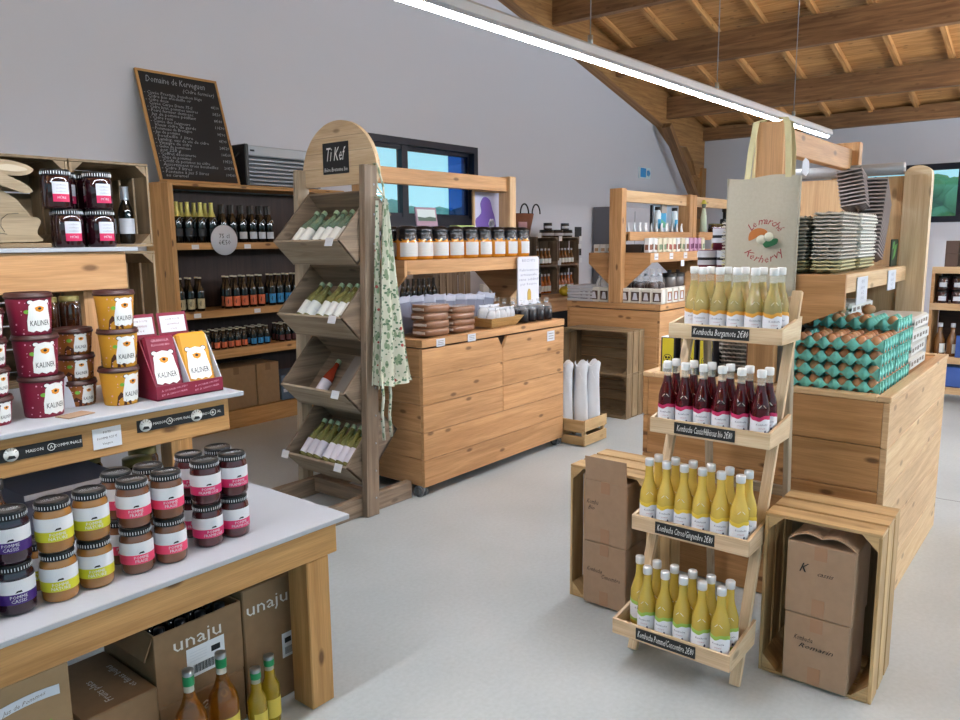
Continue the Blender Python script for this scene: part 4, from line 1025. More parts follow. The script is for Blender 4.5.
for k, zF in enumerate(binz):
    F, a, b, D, y0, y1 = bin_parts(zF, k)
    fl_ = b.normalized(); up_ = (-a).normalized()
    ang = math.atan2(fl_.x, fl_.z)      # tilt of the bottle axis from vertical, towards +x
    if k == 0: ys = [3.52, 3.455, 3.35, 3.285, 3.22, 3.155]; key, bb, m_, lb = 'g0', GRN, LW1, 'green-tinted bottle with white label'
    elif k == 1: ys = [3.50, 3.435, 3.33, 3.265, 3.20, 3.14]; key, bb, m_, lb = 'g1', OLV, LW1, 'olive-tinted bottle with white label'
    elif k == 2: ys = [3.44]; key, bb, m_, lb = 'g2', RSE, LW2, 'red bottle with white label'
    else: ys = [3.53, 3.47, 3.41, 3.33, 3.27, 3.21, 3.15]; key, bb, m_, lb = 'g3', OLV, LW2, 'yellowish bottle with lilac-white label'
    for lay in ((1,) if k == 2 else (0, 1)):
      for i, y in enumerate(ys):
        o_ = D + b.normalized() * (.03 + .004 * lay) + up_ * (.0145 + .0345 + .068 * lay * (k != 2))
        if k == 2: lab_ = 'lone red bottle lying in the third bin of the greyed rack'
        else: lab_ = '%s, %s bin, %s layer, %s' % (lb, bn[k], ('lower', 'upper')[lay], nth(i, len(ys)))
        inst(key, 'lying_bottle', 'bottle', clearbottle(m_, bb), lab_, (o_.x, y, o_.z), rot=(0, ang, 0), group='bottles in the %s bin' % bn[k], scale=(1.1, 1.0, 1.1))
    # price tags on the lip
    for (yy, nm) in (((y0 + .06, 'right'),) if k < 3 else ((y0 + .06, 'right'), (y1 - .02, 'left'))):
        g = G(); g.box(-.002, 0, -.03, .03, -.022, .022, 0); g.text('2.90', .02, onplane((-.0025, 0, 0), (0, -1, 0), (0, 0, 1)), 1)
        o = solo('price_tag', g, [PAPER, PAPER2], 'white price tag clipped on the %s end of the %s bin lip' % (nm, bn[k]), 'price tag', (0, 0, 0)); o.location = (F.x - .004, yy, F.z - .005); o.rotation_euler = (0, .35, 0)
# grey cloth lining in the two lower bins
for k, (lb) in ((2, 'grey board lining the third bin behind the red bottle'), (3, 'grey board lining the bottom bin behind the bottles')):
    F = Vector((2.632, 0, binz[k])); a = Vector((.132, 0, -.130)); b = Vector((.262, 0, .272)); D = F + a
    n = (-a).normalized(); p = D + b * .2 + n * .021; q = D + b * .93 + n * .021
    if k == 3: p = D + b * .8 + n * .021
    g = G(); g.beam((p.x, 3.235, p.z), (q.x, 3.235, q.z), .27, .006, up=tuple(n), bev=.002)
    solo('grey_board', g, mat('grey_felt', '86807c', .9), lb, 'board', ((p + q) / 2).to_tuple()[:1] + (3.235, (p.z + q.z) / 2))
# aprons hanging on the near post
FAB = bpy.data.materials.new('leafy_fabric'); FAB.use_nodes = True
N = FAB.node_tree.nodes; L = FAB.node_tree.links; b_ = N['Principled BSDF']; b_.inputs['Roughness'].default_value = .9
tc_ = N.new('ShaderNodeTexCoord'); base_ = lin('bfc0b0')
prev = None
for (sc_, col_, th_, seed_, st) in ((38, '7d9074', .36, 0, (1, 1, .5)), (46, '56705a', .30, 5.3, (1, .6, 1)), (16, '9a4644', .14, 9.1, (1, 1, 1))):
    mp = N.new('ShaderNodeMapping'); mp.inputs['Location'].default_value = (seed_, seed_, 0); mp.inputs['Scale'].default_value = st; mp.inputs['Rotation'].default_value = (.5, .4, seed_)
    L.new(tc_.outputs['Object'], mp.inputs[0])
    v_ = N.new('ShaderNodeTexVoronoi'); v_.inputs['Scale'].default_value = sc_; L.new(mp.outputs[0], v_.inputs['Vector'])
    r_ = N.new('ShaderNodeMath'); r_.operation = 'LESS_THAN'; r_.inputs[1].default_value = th_; L.new(v_.outputs['Distance'], r_.inputs[0])
    mx_ = N.new('ShaderNodeMixRGB'); mx_.inputs[2].default_value = lin(col_)
    if prev is None: mx_.inputs[1].default_value = base_
    else: L.new(prev.outputs[0], mx_.inputs[1])
    L.new(r_.outputs[0], mx_.inputs[0]); prev = mx_
L.new(prev.outputs[0], b_.inputs['Base Color'])
def drape(rows, y_off, waves, amp, n=26, th=.004):
    """rows: (z, x0, x1); cloth hanging before the post with vertical folds"""
    g = G(); K = len(rows); 
    for s in (0, 1):
        for (z, x0, x1) in rows:
            for i in range(n + 1):
                u = i / n; x = x0 + (x1 - x0) * u
                k = (rows[0][0] - z) / (rows[0][0] - rows[-1][0])
                y = y_off - amp * (.35 + .65 * k) * (.5 + .5 * math.sin(waves * u * 6.28 + 1.2 + .6 * k)) - .012 + s * th
                g.v.append((x, y, z + .006 * math.sin(u * 9) * k))
    for j in range(K - 1):
        for i in range(n):
            a = j * (n + 1) + i; b = a + 1; c = b + n + 1; d = a + n + 1; o = K * (n + 1)
            g.face([a, d, c, b], 0, None, True); g.face([o + a, o + b, o + c, o + d], 0, None, True)
    o = K * (n + 1)
    for j in range(K - 1):
        for i in (0, n): 
            a = j * (n + 1) + i; d = a + n + 1; g.face([a, o + a, o + d, d])
    for i in range(n):
        a = (K - 1) * (n + 1) + i; g.face([a, a + 1, o + a + 1, o + a])
    return g
t = thing('floral_apron', 'leaf-patterned fabric apron hanging from the near post of the greyed rack', 'apron', (2.85, 2.96, 1.7), world=True)
zz = [1.73, 1.62, 1.5, 1.38, 1.25, 1.12, 1.0, .88, .78, .735]
g = drape([(z, 2.845 - .012 * i, 2.875 + (.0175 * i)) for i, z in enumerate(zz)], 2.968, 2.6, .05, 40); part('front_panel', g, FAB, t)
g = drape([(z, 2.825 - .016 * i, 2.85 + .0 * i) for i, z in enumerate([1.72, 1.5, 1.3, 1.1, .9, .745])], 2.998, 1.6, .02, 14); part('back_panel', g, FAB, t)
g = G(); g.tube([(2.875, 2.965, 1.70), (2.885, 2.985, 1.80), (2.86, 3.0, 1.912), (2.885, 3.045, 1.918), (2.905, 3.05, 1.80), (2.90, 2.965, 1.70)], .006, 6); part('neck_strap', g, FAB, t)
for (xa, zb_) in ((2.80, .44), (2.855, .45)):
    g = G(); g.tube([(xa, 2.95, .80), (xa + .004, 2.945, .68), (xa - .004, 2.95, .58), (xa + .003, 2.948, zb_)], .009, 6); part('tie_string', g, FAB, t)
g = G(); g.cyl((2.855, 2.97, 1.735), (2.855, 3.02, 1.74), .006, 8); part('hanging_loop', g, FAB, t)
# ================================================================ display chests
def planks(g, u0, u1, zs, place, gap=.003, m=0):
    for a, c in zip(zs[:-1], zs[1:]): place(g, u0, u1, a + gap / 2, c - gap / 2, m)
def chest(label, x0, x1, y0, y1, zb, zt, m, castors=True, notch=None, rim=.04, nplank=5, rimm=None, mf=None, gap=.01):
    T = thing('display_chest', label, 'chest', ((x0 + x1) / 2, (y0 + y1) / 2, 0 if castors else 0), world=True)
    zr_ = zt - rim; th = .022
    hs = [zb + (zr_ - gap - zb) * i / nplank for i in range(nplank + 1)]
    def front(y, s):
        g = G(); 
        if notch and s < 0:
            xn, zn = notch
            for a, c in zip(hs[:-1], hs[1:]):
                if c > zn + .02:
                    if c >= hs[-1] - .001:
                        A, C = a + .0015, c
                        for pl in ([(x0, A), (xn - .002, A), (xn - .002, C - .075), (xn - .052, C), (x0, C)], [(xn + .002, A), (x1, A), (x1, C), (xn + .052, C), (xn + .002, C - .075)]):
                            g.prism(pl, y, y + th, 'y')
                    else:
                        g.box(x0, xn - .002, y, y + th, a + .0015, c - .0015, bev=.0015); g.box(xn + .002, x1, y, y + th, a + .0015, c - .0015, bev=.0015)
                else: g.box(x0, x1, y, y + th, a + .0015, c - .0015, bev=.0015)
        else:
            for a, c in zip(hs[:-1], hs[1:]): g.box(x0, x1, y, y + th, a + .0015, c - .0015, bev=.0015)
        return g
    part('front_panel', front(y0, -1), mf or m, T); part('rear_panel', front(y1 - th, 1), m, T)
    for xx in (x0 - .001, x1 - th + .001):
        g = G()
        for a, c in zip(hs[:-1], hs[1:]): g.box(xx, xx + th, y0 + th + .001, y1 - th - .001, a + .0015 + .004, min(c - .0015 + .004, zr_ - .001), bev=.0015)
        part('side_panel', g, m, T)
    g = G(); g.box(x0 + .03, x1 - .03, y0 + .03, y1 - .03, zb + .02, zr_ - .02); part('inner_box', g, DARKW, T)
    for a in ((x0 - .004, x1 + .004, y0 - .004, y0 + .045), (x0 - .004, x1 + .004, y1 - .045, y1 + .004), (x0 - .004, x0 + .045, y0 + .046, y1 - .046), (x1 - .045, x1 + .004, y0 + .046, y1 - .046)):
        g = G(); g.box(*a, zr_, zt, bev=.003); part('rim_board', g, rimm or m, T)
    g = G(); g.box(x0 + .045, x1 - .045, y0 + .045, y1 - .045, zr_, zt - .012); part('top_board', g, m, T)
    if castors:
        for (cx_, cy_) in ((x0 + .012, y0 + .045), (x1 - .03, y0 + .045), (x0 + .012, y1 - .06), (x1 - .06, y1 - .06)):
            g = G(); r = .034
            for q in (-.017, .017):
                g.cyl((cx_ + q - .009, cy_, r), (cx_ + q + .009, cy_, r), r, 16, 0); g.cyl((cx_ + q - .0105, cy_, r), (cx_ + q + .0105, cy_, r), r * .55, 12, 1)
            c = part('castor', g, [mat('castor_tyre', '55585c', .5), STEEL], T)
            g = G(); g.box(cx_ - .006, cx_ + .006, cy_ - .03, cy_ + .02, r, .075); part('castor_bracket', g, STEEL, c)
    return T
def gantry(T, xa, xb, yc, z0, zt, m, mb, ends=(1, 1), pw=.11, pt=.075, beamh=.10):
    for e, xx in zip(ends, (xa, xb - pt)):
        if e:
            g = G(); g.box(xx, xx + pt, yc - pw / 2, yc + pw / 2, z0, zt, bev=.004); part('post', g, m, T)
    g = G(); g.box(xa + pt if ends[0] else xa, xb - pt if ends[1] else xb, yc - .025, yc + .025, zt - beamh - .01, zt - .01, bev=.003); part('top_beam', g, mb, T)
def shelf(T, xa, xb, ya, yb, zt, m, rail=.07, brackets=True, drop=.30, pw=.12, th=.02, ends=(1, 1)):
    yc = (ya + yb) / 2
    g = G(); g.box(xa, xb, ya + .022, yb - .022, zt - .02, zt - .002, bev=.002); part('shelf_board', g, m, T)
    for y in (ya, yb - .02):
        g = G(); g.box(xa, xb, y, y + .02, zt - rail, zt, bev=.002); part('shelf_rail', g, m, T)
    if brackets:
        for e, xx in zip(ends, (xa - .021, xb + .001)):
            if not e: continue
            g = G(); g.prism([(ya, zt), (yb, zt), (yb, zt - rail - .01), (yc + pw / 2, zt - drop), (yc - pw / 2, zt - drop), (ya, zt - rail - .01)], xx, xx + th, 'x'); part('shelf_bracket', g, m, T)

# ---- chest 1, long, with jars on the shelf
C1 = chest('long pine display chest on castors behind the greyed bin rack', 3.172, 4.672, 3.0, 3.98, .060, .943, PINE, notch=(3.94, .40), rim=.046)
gantry(C1, 3.172, 4.70, 3.5, .944, 1.975, PINE_L, PINE)
shelf(C1, 3.27, 4.60, 3.2, 3.80, 1.395, PINE, rail=.085, drop=.31)
# jars with dark cloth tops
def clothjar(t):
    r = .0655; g = G(); g.lathe([(0, 0), (r * .93, 0), (r, .01), (r, .125), (r * .85, .142)], 22, 0, cap=False); part('jar_body', g, mat('amber_honey', 'c27a1c', .15, coat=.6), t)
    g = G(); R = r * .98
    prof = [(R * 1.04, .118), (R * 1.0, .15), (R * .93, .156), (R * .99, .172), (R * .95, .195), (R * .6, .205), (0, .207)]
    base = len(g.v); g.lathe(prof, 30, 0, cap=False)
    rr = random.Random(4)
    for i, v in enumerate(g.v):
        j = i % 30; q = 1 + .05 * math.sin(j * 2.4) * (1 if v[2] < .16 else .5); g.v[i] = (v[0] * q, v[1] * q, v[2] + (.006 * math.sin(j * 1.7) if v[2] < .13 else 0))
    part('cloth_cover', g, mat('black_cloth', '141216', .25), t)
    g = G(); q = r + .001; g.lathe([(q, .022), (q, .105)], 20, 0, a0=-1.15, a1=1.15)
    for k in range(3): g.tube([(q * math.sin(a) * 1.003, -q * math.cos(a) * 1.003, .075 - .018 * k + .01 * math.sin(a * 2.5 + k)) for a in [-.9 + .2 * j for j in range(10)]], .0008, 4, 1)
    part('label', g, [mat('soft_white_label', 'c6c6c4', .7), PAPER2], t)
X = [3.36, 3.50, 3.645, 3.795, 3.945, 4.09, 4.24, 4.385, 4.53]
for r, yy in ((0, 3.285), (1, 3.44)):
    for i, x in enumerate(X):
        inst('cj', 'honey_jar', 'jar', clothjar, 'big jar with dark cloth cover, %s in the %s row above the long chest' % (nth(i, 9), ('front', 'rear')[r]), (x + .02 * r, yy, 1.3955), -.3 + .08 * i, 'cloth-topped jars above the long chest')
t = thing('framed_photo', 'small framed landscape photo standing on the cloth-topped jars', 'picture', (3.70, 3.5, 1.60), world=True)
M = Matrix.Translation((3.72, 3.44, 1.603)) @ Matrix.Rotation(-.15, 4, 'X')
g = G(); g.box(-.10, .10, 0, .012, 0, .125, 0, .003, M); part('frame', g, mat('mauve_frame', '8d6f80', .5), t)
g = G(); g.box(-.085, .085, -.001, 0, .035, .11, 0, 0, M); part('photo', g, mat('pale_landscape', 'b9c3c4', .6), t)
g = G(); g.prism([(-.085, .035), (.085, .035), (.085, .058), (.03, .064), (-.02, .057), (-.085, .062)], -.0018, -.0012, 'y', M=M); part('treeline_print', g, mat('dark_treeline', '4f6155', .7), t)
g = G(); g.box(3.97, 4.15, 3.40, 3.47, 1.603, 1.612); solo('green_card', g, mat('pale_green_card', 'a9b96e', .6), 'pale green card lying on the cloth-topped jars', 'card', (4.06, 3.43, 1.603))
# purple picture standing on the shelf
t = thing('purple_poster', 'white panel with purple splash design in a pale wood frame by the chest post', 'poster', (4.6, 3.62, 1.4), world=True)
g = G(); g.box(4.42, 4.76, 3.62, 3.628, 1.46, 1.87); part('panel', g, mat('pale_lilac_panel', 'b9b9d2', .6), t)
g = G()
for a in ((4.41, 4.77, 1.865, 1.885), (4.755, 4.775, 1.40, 1.865), (4.405, 4.42, 1.40, 1.865)): g.box(a[0], a[1], 3.612, 3.634, a[2], a[3], bev=.002)
part('frame', g, PINE_L, t)
g = G(); PUR = mat('purple_print', '6c519f', .6)
g.prism(curve([(4.53, 1.83), (4.60, 1.81), (4.63, 1.74), (4.66, 1.68), (4.67, 1.60), (4.60, 1.56), (4.52, 1.56), (4.45, 1.59), (4.43, 1.66), (4.47, 1.69), (4.50, 1.72), (4.49, 1.78)], 4), 3.617, 3.6195, 'y'); part('splash_print', g, PUR, t)
g = G()
for k in range(6):
    a = k * PI / 3; g.lathe([(0, 0), (.018, 0), (.018, .001), (0, .001)], 10, M=Matrix.Translation((4.62 + .022 * math.cos(a), 3.6165, 1.635 + .022 * math.sin(a))) @ Matrix.Rotation(PI / 2, 4, 'X'))
part('flower_print', g, mat('pale_pink_flower', 'd5cfdc', .6), t)
# white info board hanging before the shelf rail
t = thing('info_board', 'tall white information board with rounded corners hanging at the chest shelf end', 'sign', (4.48, 3.18, 1.07), world=True)
def rrect(x0, x1, z0, z1, r, n=5):
    out = []
    for (cx_, cz_, a0) in ((x1 - r, z1 - r, 0), (x0 + r, z1 - r, PI / 2), (x0 + r, z0 + r, PI), (x1 - r, z0 + r, 1.5 * PI)):
        out += [(cx_ + r * math.cos(a0 + PI / 2 * k / n), cz_ + r * math.sin(a0 + PI / 2 * k / n)) for k in range(n + 1)]
    return out
g = G(); g.prism(rrect(4.345, 4.60, 1.05, 1.392, .02), 3.17, 3.18, 'y'); part('board', g, mat('board_white', 'cfd0da', .5), t)
g = G()
for i, s_ in enumerate(('BISCUITS', '', 'Fabrication', 'artisanale', 'sans additif', 'pur beurre')):
    if s_: g.text(s_, .026, onplane((4.472, 3.1685, 1.365 - .033 * i), (1, 0, 0), (0, 0, 1)), 0, width=.02 * len(s_))
part('lettering', g, mat('grey_ink', '85879a', .7), t)
g = G(); g.prism([(4.455, 1.085), (4.50, 1.085), (4.50, 1.14), (4.487, 1.165), (4.468, 1.165), (4.455, 1.14)], 3.1675, 3.169, 'y'); part('pot_print', g, mat('ochre_print2', 'b99a48', .6), t)
g = G(); g.cyl((4.40, 3.175, 1.38), (4.40, 3.2, 1.392), .003, 6); g.cyl((4.55, 3.175, 1.38), (4.55, 3.2, 1.392), .003, 6); part('hook', g, STEEL, t)

ZT1 = .9435
# brown cake packs
def cakepack(t):
    g = G(); rr = random.Random(8); w_, d_, h_ = .105, .085, .0445
    g.lathe([(0, 0), (.93, 0), (1, .2), (1, .75), (.94, 1), (0, 1)], 28, 0, cap=False)
    V = []
    for i, v in enumerate(g.v):
        a = math.atan2(v[0], -v[1]); q = math.hypot(v[0], v[1]); c, s = math.cos(a), math.sin(a)
        k = (abs(c) ** 5 + abs(s) ** 5) ** (-1 / 5); V.append((q * k * s * w_ + .002 * math.sin(7 * a), -q * k * c * d_ + .002 * math.sin(9 * a), v[2] * h_))
    g.v = V; part('cake', g, mat('brown_cake', '8a6045', .35, coat=.5, noise=.35, nscale=50), t)
    g = G(); g.box(-.092, .092, -.07, .07, h_ - .0005, h_ + .002, bev=.001); part('film_top', g, mat('dusty_film', 'a98e78', .25, coat=.5), t)
    g = G(); g.box(-.107, -.098, -.05, .05, .012, .03, bev=.003); part('film_end', g, mat('pale_film', 'c9c0b6', .3), t)
for s_, (x, y, n) in enumerate(((3.40, 3.14, 4), (3.665, 3.155, 4))):
    zz_ = ZT1 + .0
    for k in range(n):
        inst('cake', 'cake_pack', 'cake pack', cakepack, 'brown cake in film, %s stack on the chest, %s' % (('left', 'right')[s_], (['bottom', 'second up', 'third up', 'top'] if n == 4 else ['bottom', 'middle', 'top'])[k]), (x + .006 * math.sin(k * 2.3), y, zz_ + (.0470, .040)[s_] * k), .06 * math.sin(k * 1.7 + s_), 'brown cakes in film', scale=(1, 1, (1, .85)[s_]))
# grey pouches leaning
def pouch(m_, mt):
    def f(t):
        g = G(); n, K = 8, 6
        W2_, H2_ = .075, .225
        for s in (-1, 1):
            for j in range(K + 1):
                for i in range(n + 1):
                    u, v = i / n, j / K; th = .020 * math.sin(PI * min(1, .08 + u * .84)) * (1 - v ** 2.2) + .0012
                    g.v.append(((u - .5) * 2 * W2_ * (1 - .06 * v), s * th + .01 * math.sin(v * 3) - .0, v * H2_ + (.004 * math.sin(u * 14) if j == K else 0)))
        o = (n + 1) * (K + 1)
        for j in range(K):
            for i in range(n):
                a = j * (n + 1) + i; q = [a, a + 1, a + n + 2, a + n + 1]; g.face(q, 0 if j < K - 1 else 1, None, True); g.face([o + k for k in q[::-1]], 0 if j < K - 1 else 1, None, True)
        for i in range(n): g.face([i + 1, i, o + i, o + i + 1]); a = K * (n + 1); g.face([a + i, a + i + 1, o + a + i + 1, o + a + i], 1)
        for j in range(K):
            for i in (0, n): a = j * (n + 1) + i; b = a + n + 1; g.face([a, b, o + b, o + a] if i == 0 else [b, a, o + a, o + b])
        part('pouch_body', g, [m_, mt], t)
    return f
GP = pouch(mat('grey_film_pouch', '7a7c8e', .35, noise=.3, nscale=14), mat('white_crimp', 'a5a8b8', .5))
def boxy(w, d, h, m, extra=None, bev=.004):
    def f(t):
        g = G(); g.box(-w / 2, w / 2, -d / 2, d / 2, 0, h, bev=bev); part('pack_body', g, m, t)
        if extra: extra(t)
    return f
for i in range(9):
    inst('gp', 'grey_pouch', 'pouch', GP, 'grey film pouch standing behind the cakes on the chest, %s of nine' % nth(i, 9), (3.375 + .098 * i, 3.335 + .0 * i, ZT1), -.15 if i == 0 else -.75 + .06 * i + .15 * math.sin(i * 2.1), 'grey pouches on the chest', rot=(.04 * math.sin(i * 1.3), .03 * i - .10, -.15 if i == 0 else -.75 + .06 * i + .15 * math.sin(i * 2.1)), scale=(1, 1, 1.0 - .012 * i + .03 * math.sin(i * 2.6)))
def strip(t):
    g = G(); rr = random.Random(3)
    for k in range(14):
        g.ell((-.45 + .07 * k, .0, .012 * math.sin(k * 2.2)), (.04, .02, .012), 8, 5)
    part('garland_body', g, mat('white_crumple', 'c9cad2', .6), t)
# basket with packets
t = thing('wicker_basket', 'shallow pale wooden basket holding white packets on the chest', 'basket', (4.05, 3.14, ZT1), world=True)
g = G(); b0 = [(3.90, 3.06), (4.17, 3.06), (4.17, 3.22), (3.90, 3.22)]; b1 = [(3.865, 3.03), (4.225, 3.03), (4.225, 3.24), (3.865, 3.24)]
for i in range(4):
    a, b = b0[i], b0[(i + 1) % 4]; c, d = b1[(i + 1) % 4], b1[i]
    g.quad((a[0], a[1], ZT1 + .001), (b[0], b[1], ZT1 + .001), (c[0], c[1], ZT1 + .062), (d[0], d[1], ZT1 + .062))
    cx_, cy_ = 4.04, 3.14
    f = lambda p: (cx_ + (p[0] - cx_) * .95, cy_ + (p[1] - cy_) * .93)
    g.quad(f(d) + (ZT1 + .062,), f(c) + (ZT1 + .062,), f(b) + (ZT1 + .004,), f(a) + (ZT1 + .004,)); g.quad(d + (ZT1 + .062,), c + (ZT1 + .062,), f(c) + (ZT1 + .062,), f(d) + (ZT1 + .062,))
g.box(3.90, 4.17, 3.06, 3.22, ZT1 + .0005, ZT1 + .004); part('basket_body', g, wood('basket_wood', 'c9a36b', '9c7742', 0, grain=90), t)
def packet(t):
    g = G(); g.ell((0, 0, .05), (.05, .022, .055), 12, 8); part('packet_body', g, mat('white_printed_film', 'c4c6cc', .35, noise=.35, nscale=70), t)
    g = G(); g.box(-.035, .035, -.004, .004, .10, .115, bev=.002); part('crimp', g, PAPER2, t)
for i in range(9):
    r, c = divmod(i, 5)
    inst('pk', 'snack_packet', 'packet', packet, 'white printed packet in the basket on the chest, %s row, %s' % (('front', 'rear')[r], nth(c, 5 if r == 0 else 4)), (3.935 + .055 * c + .025 * r, 3.10 + .075 * r, ZT1 + .012 + .012 * r), rot=(.15 - .3 * r, .15 * math.sin(i * 3), .3 * math.sin(i * 2)), group='white packets in the basket')
# clear bags with dark contents
CLR = mat('clear_film', 'e8ecf2', .08, alpha=.13, spec=.8)
def clearbag(dark):
    def f(t):
        g = G(); g.lathe([(0, 0), (.038, 0), (.042, .01), (.041, .082), (.03, .092), (0, .095)], 14, 0, cap=False); part('contents', g, dark, t)
        g = G(); P_ = [(.0425, 0.080), (.0435, .09), (.034, .11), (.012, .125), (.02, .155)]
        g.lathe(P_, 14, 0, cap=False)
        for i, v in enumerate(g.v):
            j = i % 14; q = 1 + .08 * math.sin(j * 2.7) * (v[2] > .06); g.v[i] = (v[0] * q, v[1] * q, v[2])
        part('film', g, CLR, t)
        g = G(); g.lathe([(.013, .12), (.013, .13)], 8, 0); part('tie', g, PAPER2, t)
    return f
DK = mat('dark_sweets', '1f1a1e', .3, noise=.3, nscale=60); DK2 = mat('dark_brown_sweets', '3a231d', .35, noise=.3, nscale=60)
for r in range(3):
    for i in range(4):
        inst('cb', 'sweets_bag', 'bag', clearbag(DK), 'clear bag of dark sweets on the chest, %s row, %s' % (('front', 'middle', 'rear')[r], nth(i, 4)), (4.30 + .098 * i + .02 * r, 3.10 + .095 * r, ZT1), .4 * i, 'clear bags of dark sweets on the long chest', scale=(1, 1, 1.0))
for i, (x, z, lb) in enumerate(((3.327, .918, 'left'), (3.615, .918, 'second from left'))):
    g = G(); g.box(x - .037, x + .037, 2.9925, 2.995, z - .026, z + .02, 0)
    for k in range(3): g.box(x - .025, x + .025, 2.9918, 2.9924, z - .014 + .01 * k, z - .011 + .01 * k, 1)
    solo('price_tag', g, [PAPER2, GREYB], 'white price tag on the long chest rim, %s' % lb, 'price tag', (x, 2.994, z))
g = G(); g.box(4.455, 4.545, 2.996, 2.999, .80, .87, 0)
for k in range(3): g.box(4.47, 4.53, 2.9952, 2.9958, .815 + .018 * k, .819 + .018 * k, 1)
solo('price_tag', g, [PAPER2, GREYB], 'white price sticker on the long chest front, right end', 'price tag', (4.5, 2.997, .835))

# ---- chest 2 and its neighbour, farther back
C2 = chest('pine display chest in the middle distance behind the stacked crates', 5.98, 7.40, 2.876, 3.80, 0.0, .955, PINE, castors=False, nplank=4, rim=.05)
gantry(C2, 5.98, 7.46, 3.315, .956, 1.945, PINE, PINE_L, pw=.125, pt=.08)
shelf(C2, 6.07, 7.38, 3.01, 3.62, 1.392, PINE, rail=.085, drop=.31)
shelf(C2, 6.07, 7.38, 3.22, 3.41, 1.575, PINE, rail=.08, brackets=False)
C3 = chest('farther pine display chest in line behind the middle one', 7.47, 8.90, 2.876, 3.80, 0.0, .955, PINE, castors=False, nplank=4, rim=.05)
gantry(C3, 7.47, 8.95, 3.315, .956, 1.945, PINE, PINE_L, pw=.125, pt=.08)
shelf(C3, 7.56, 8.86, 3.01, 3.62, 1.392, PINE, rail=.085, drop=.31)
shelf(C3, 7.56, 8.86, 3.22, 3.41, 1.575, PINE, rail=.08, brackets=False)
ZT2 = .9555
def bandpack(m2):
    def f(t):
        g = G(); g.box(-.05, .05, -.035, .035, 0, .13, bev=.008); part('pack_body', g, mat('cream_card', 'd6d3cc', .6), t)
        g = G(); g.box(-.038, .038, -.0365, -.0355, .02, .10); g.prism([(-.025, .03), (.025, .03), (.012, .09), (-.012, .09)], -.0375, -.0368, 'y', 1); part('print', g, [m2, PAPER2], t)
        g = G(); g.box(-.0375, -.0365 - .015, -.02, .02, .02, .1); part('side_print', g, m2, t)
    return f
for i in range(8):
    y = 2.93 + .103 * i
    inst('bp', 'biscuit_pack', 'pack', bandpack(mat('dark_biscuit_print', '4d3a33', .6)), 'white biscuit pack with dark print along the chest left edge, %s' % ('nearest' if i == 0 else ORD[i] + ' from the near corner'), (6.06, y, ZT2), -PI / 2, 'white biscuit packs on the middle chest')
for i in range(9):
    x = 6.20 + .125 * i
    inst('bp2', 'biscuit_pack', 'pack', bandpack(mat('orange_biscuit_print', '8d5a38', .6)), 'white biscuit pack along the chest front edge, %s from the near corner' % ORD[i], (x, 2.93, ZT2), 0, 'white biscuit packs on the front edge')
CBB = clearbag(DK2)
for r in range(2):
    for i in range(5):
        inst('cb2', 'coffee_bag', 'bag', CBB, 'clear bag of dark brown sweets under the middle chest shelf, %s row, %s along' % (('front', 'rear')[r], ORD[i]), (6.2 + .13 * r, 3.06 + .128 * i, ZT2 + .0), .4 * i, 'brown sweets bags on the middle chest', scale=(1.2, 1.2, 1.9))
def jarset(t):
    g = G(); g.lathe([(0, 0), (.06, 0), (.06, .2), (.055, .21)], 16, 0, cap=False); part('glass', g, mat('smoky_glass', '6b6260', .1, coat=.5), t)
    g = G(); g.lathe([(.064, .205), (.064, .24), (.02, .245), (.02, .27), (0, .27)], 16, 0, cap=False); part('lid', g, BLACK, t)
inst('cfp', 'storage_jar', 'jar', jarset, 'tall smoky storage jar with black lid under the shelf, left one', (6.62, 3.10, ZT2), 0, 'smoky storage jars'); inst('cfp', 'storage_jar', 'jar', jarset, 'tall smoky storage jar with black lid under the shelf, right one', (6.80, 3.10, ZT2), 0, 'smoky storage jars')
def hoop(t):
    g = G(); g.box(-.10, .10, -.06, .06, 0, .08, bev=.004); part('basket_body', g, PINE, t)
    g = G(); g.tube([(.09 * math.cos(a), 0, .08 + .16 * math.sin(a)) for a in [PI * k / 12 for k in range(13)]], .008, 6); part('handle', g, HONEY, t)
for i in range(3): inst('hp', 'handled_basket', 'basket', hoop, 'small wooden basket with hoop handle under the shelf, %s' % nth(i, 3), (7.05 + .13 * i, 3.05, ZT2), PI / 2, 'handled baskets on the middle chest')
def card_pack(m, m2, h=.125, w=.075, d=.05):
    def f(t):
        g = G(); g.box(-w / 2, w / 2, -d / 2, d / 2, 0, h, bev=.006); part('pack_body', g, m, t)
        g = G(); g.box(-w * .35, w * .35, -d / 2 - .0012, -d / 2, h * .18, h * .55); g.box(-w / 2 - .0012, -w / 2, -d * .3, d * .3, h * .18, h * .55); part('print', g, m2, t)
    return f
kinds = [('k0', mat('pk_white', 'd3d3d3', .6), mat('pk_brown', '7a4b35', .6), 'white and brown'), ('k1', mat('pk_cream', 'cfc6ae', .6), mat('pk_green', '6e8465', .6), 'cream and green'), ('k2', mat('pk_pink', 'b78aa8', .6), mat('pk_plum', '6a2f58', .6), 'pink and plum'), ('k3', mat('pk_ivory', 'dbd6c4', .6), mat('pk_red', '9c4a3a', .6), 'ivory and red')]
seq = [0, 0, 1, 1, 3, 3, 0, 1, 0, 2, 2, 2, 1]
for i, q in enumerate(seq):
    kk, m1, m2, nm = kinds[q]
    inst(kk, 'soap_pack', 'pack', card_pack(m1, m2), '%s pack on the middle chest shelf, %s from its near end' % (nm, ORD[i]), (6.13 + .095 * i, 3.075, 1.3925), .2 - .05 * (i % 3), 'packs on the middle chest shelf', rot=(0, .12 * math.sin(i * 2), .1))
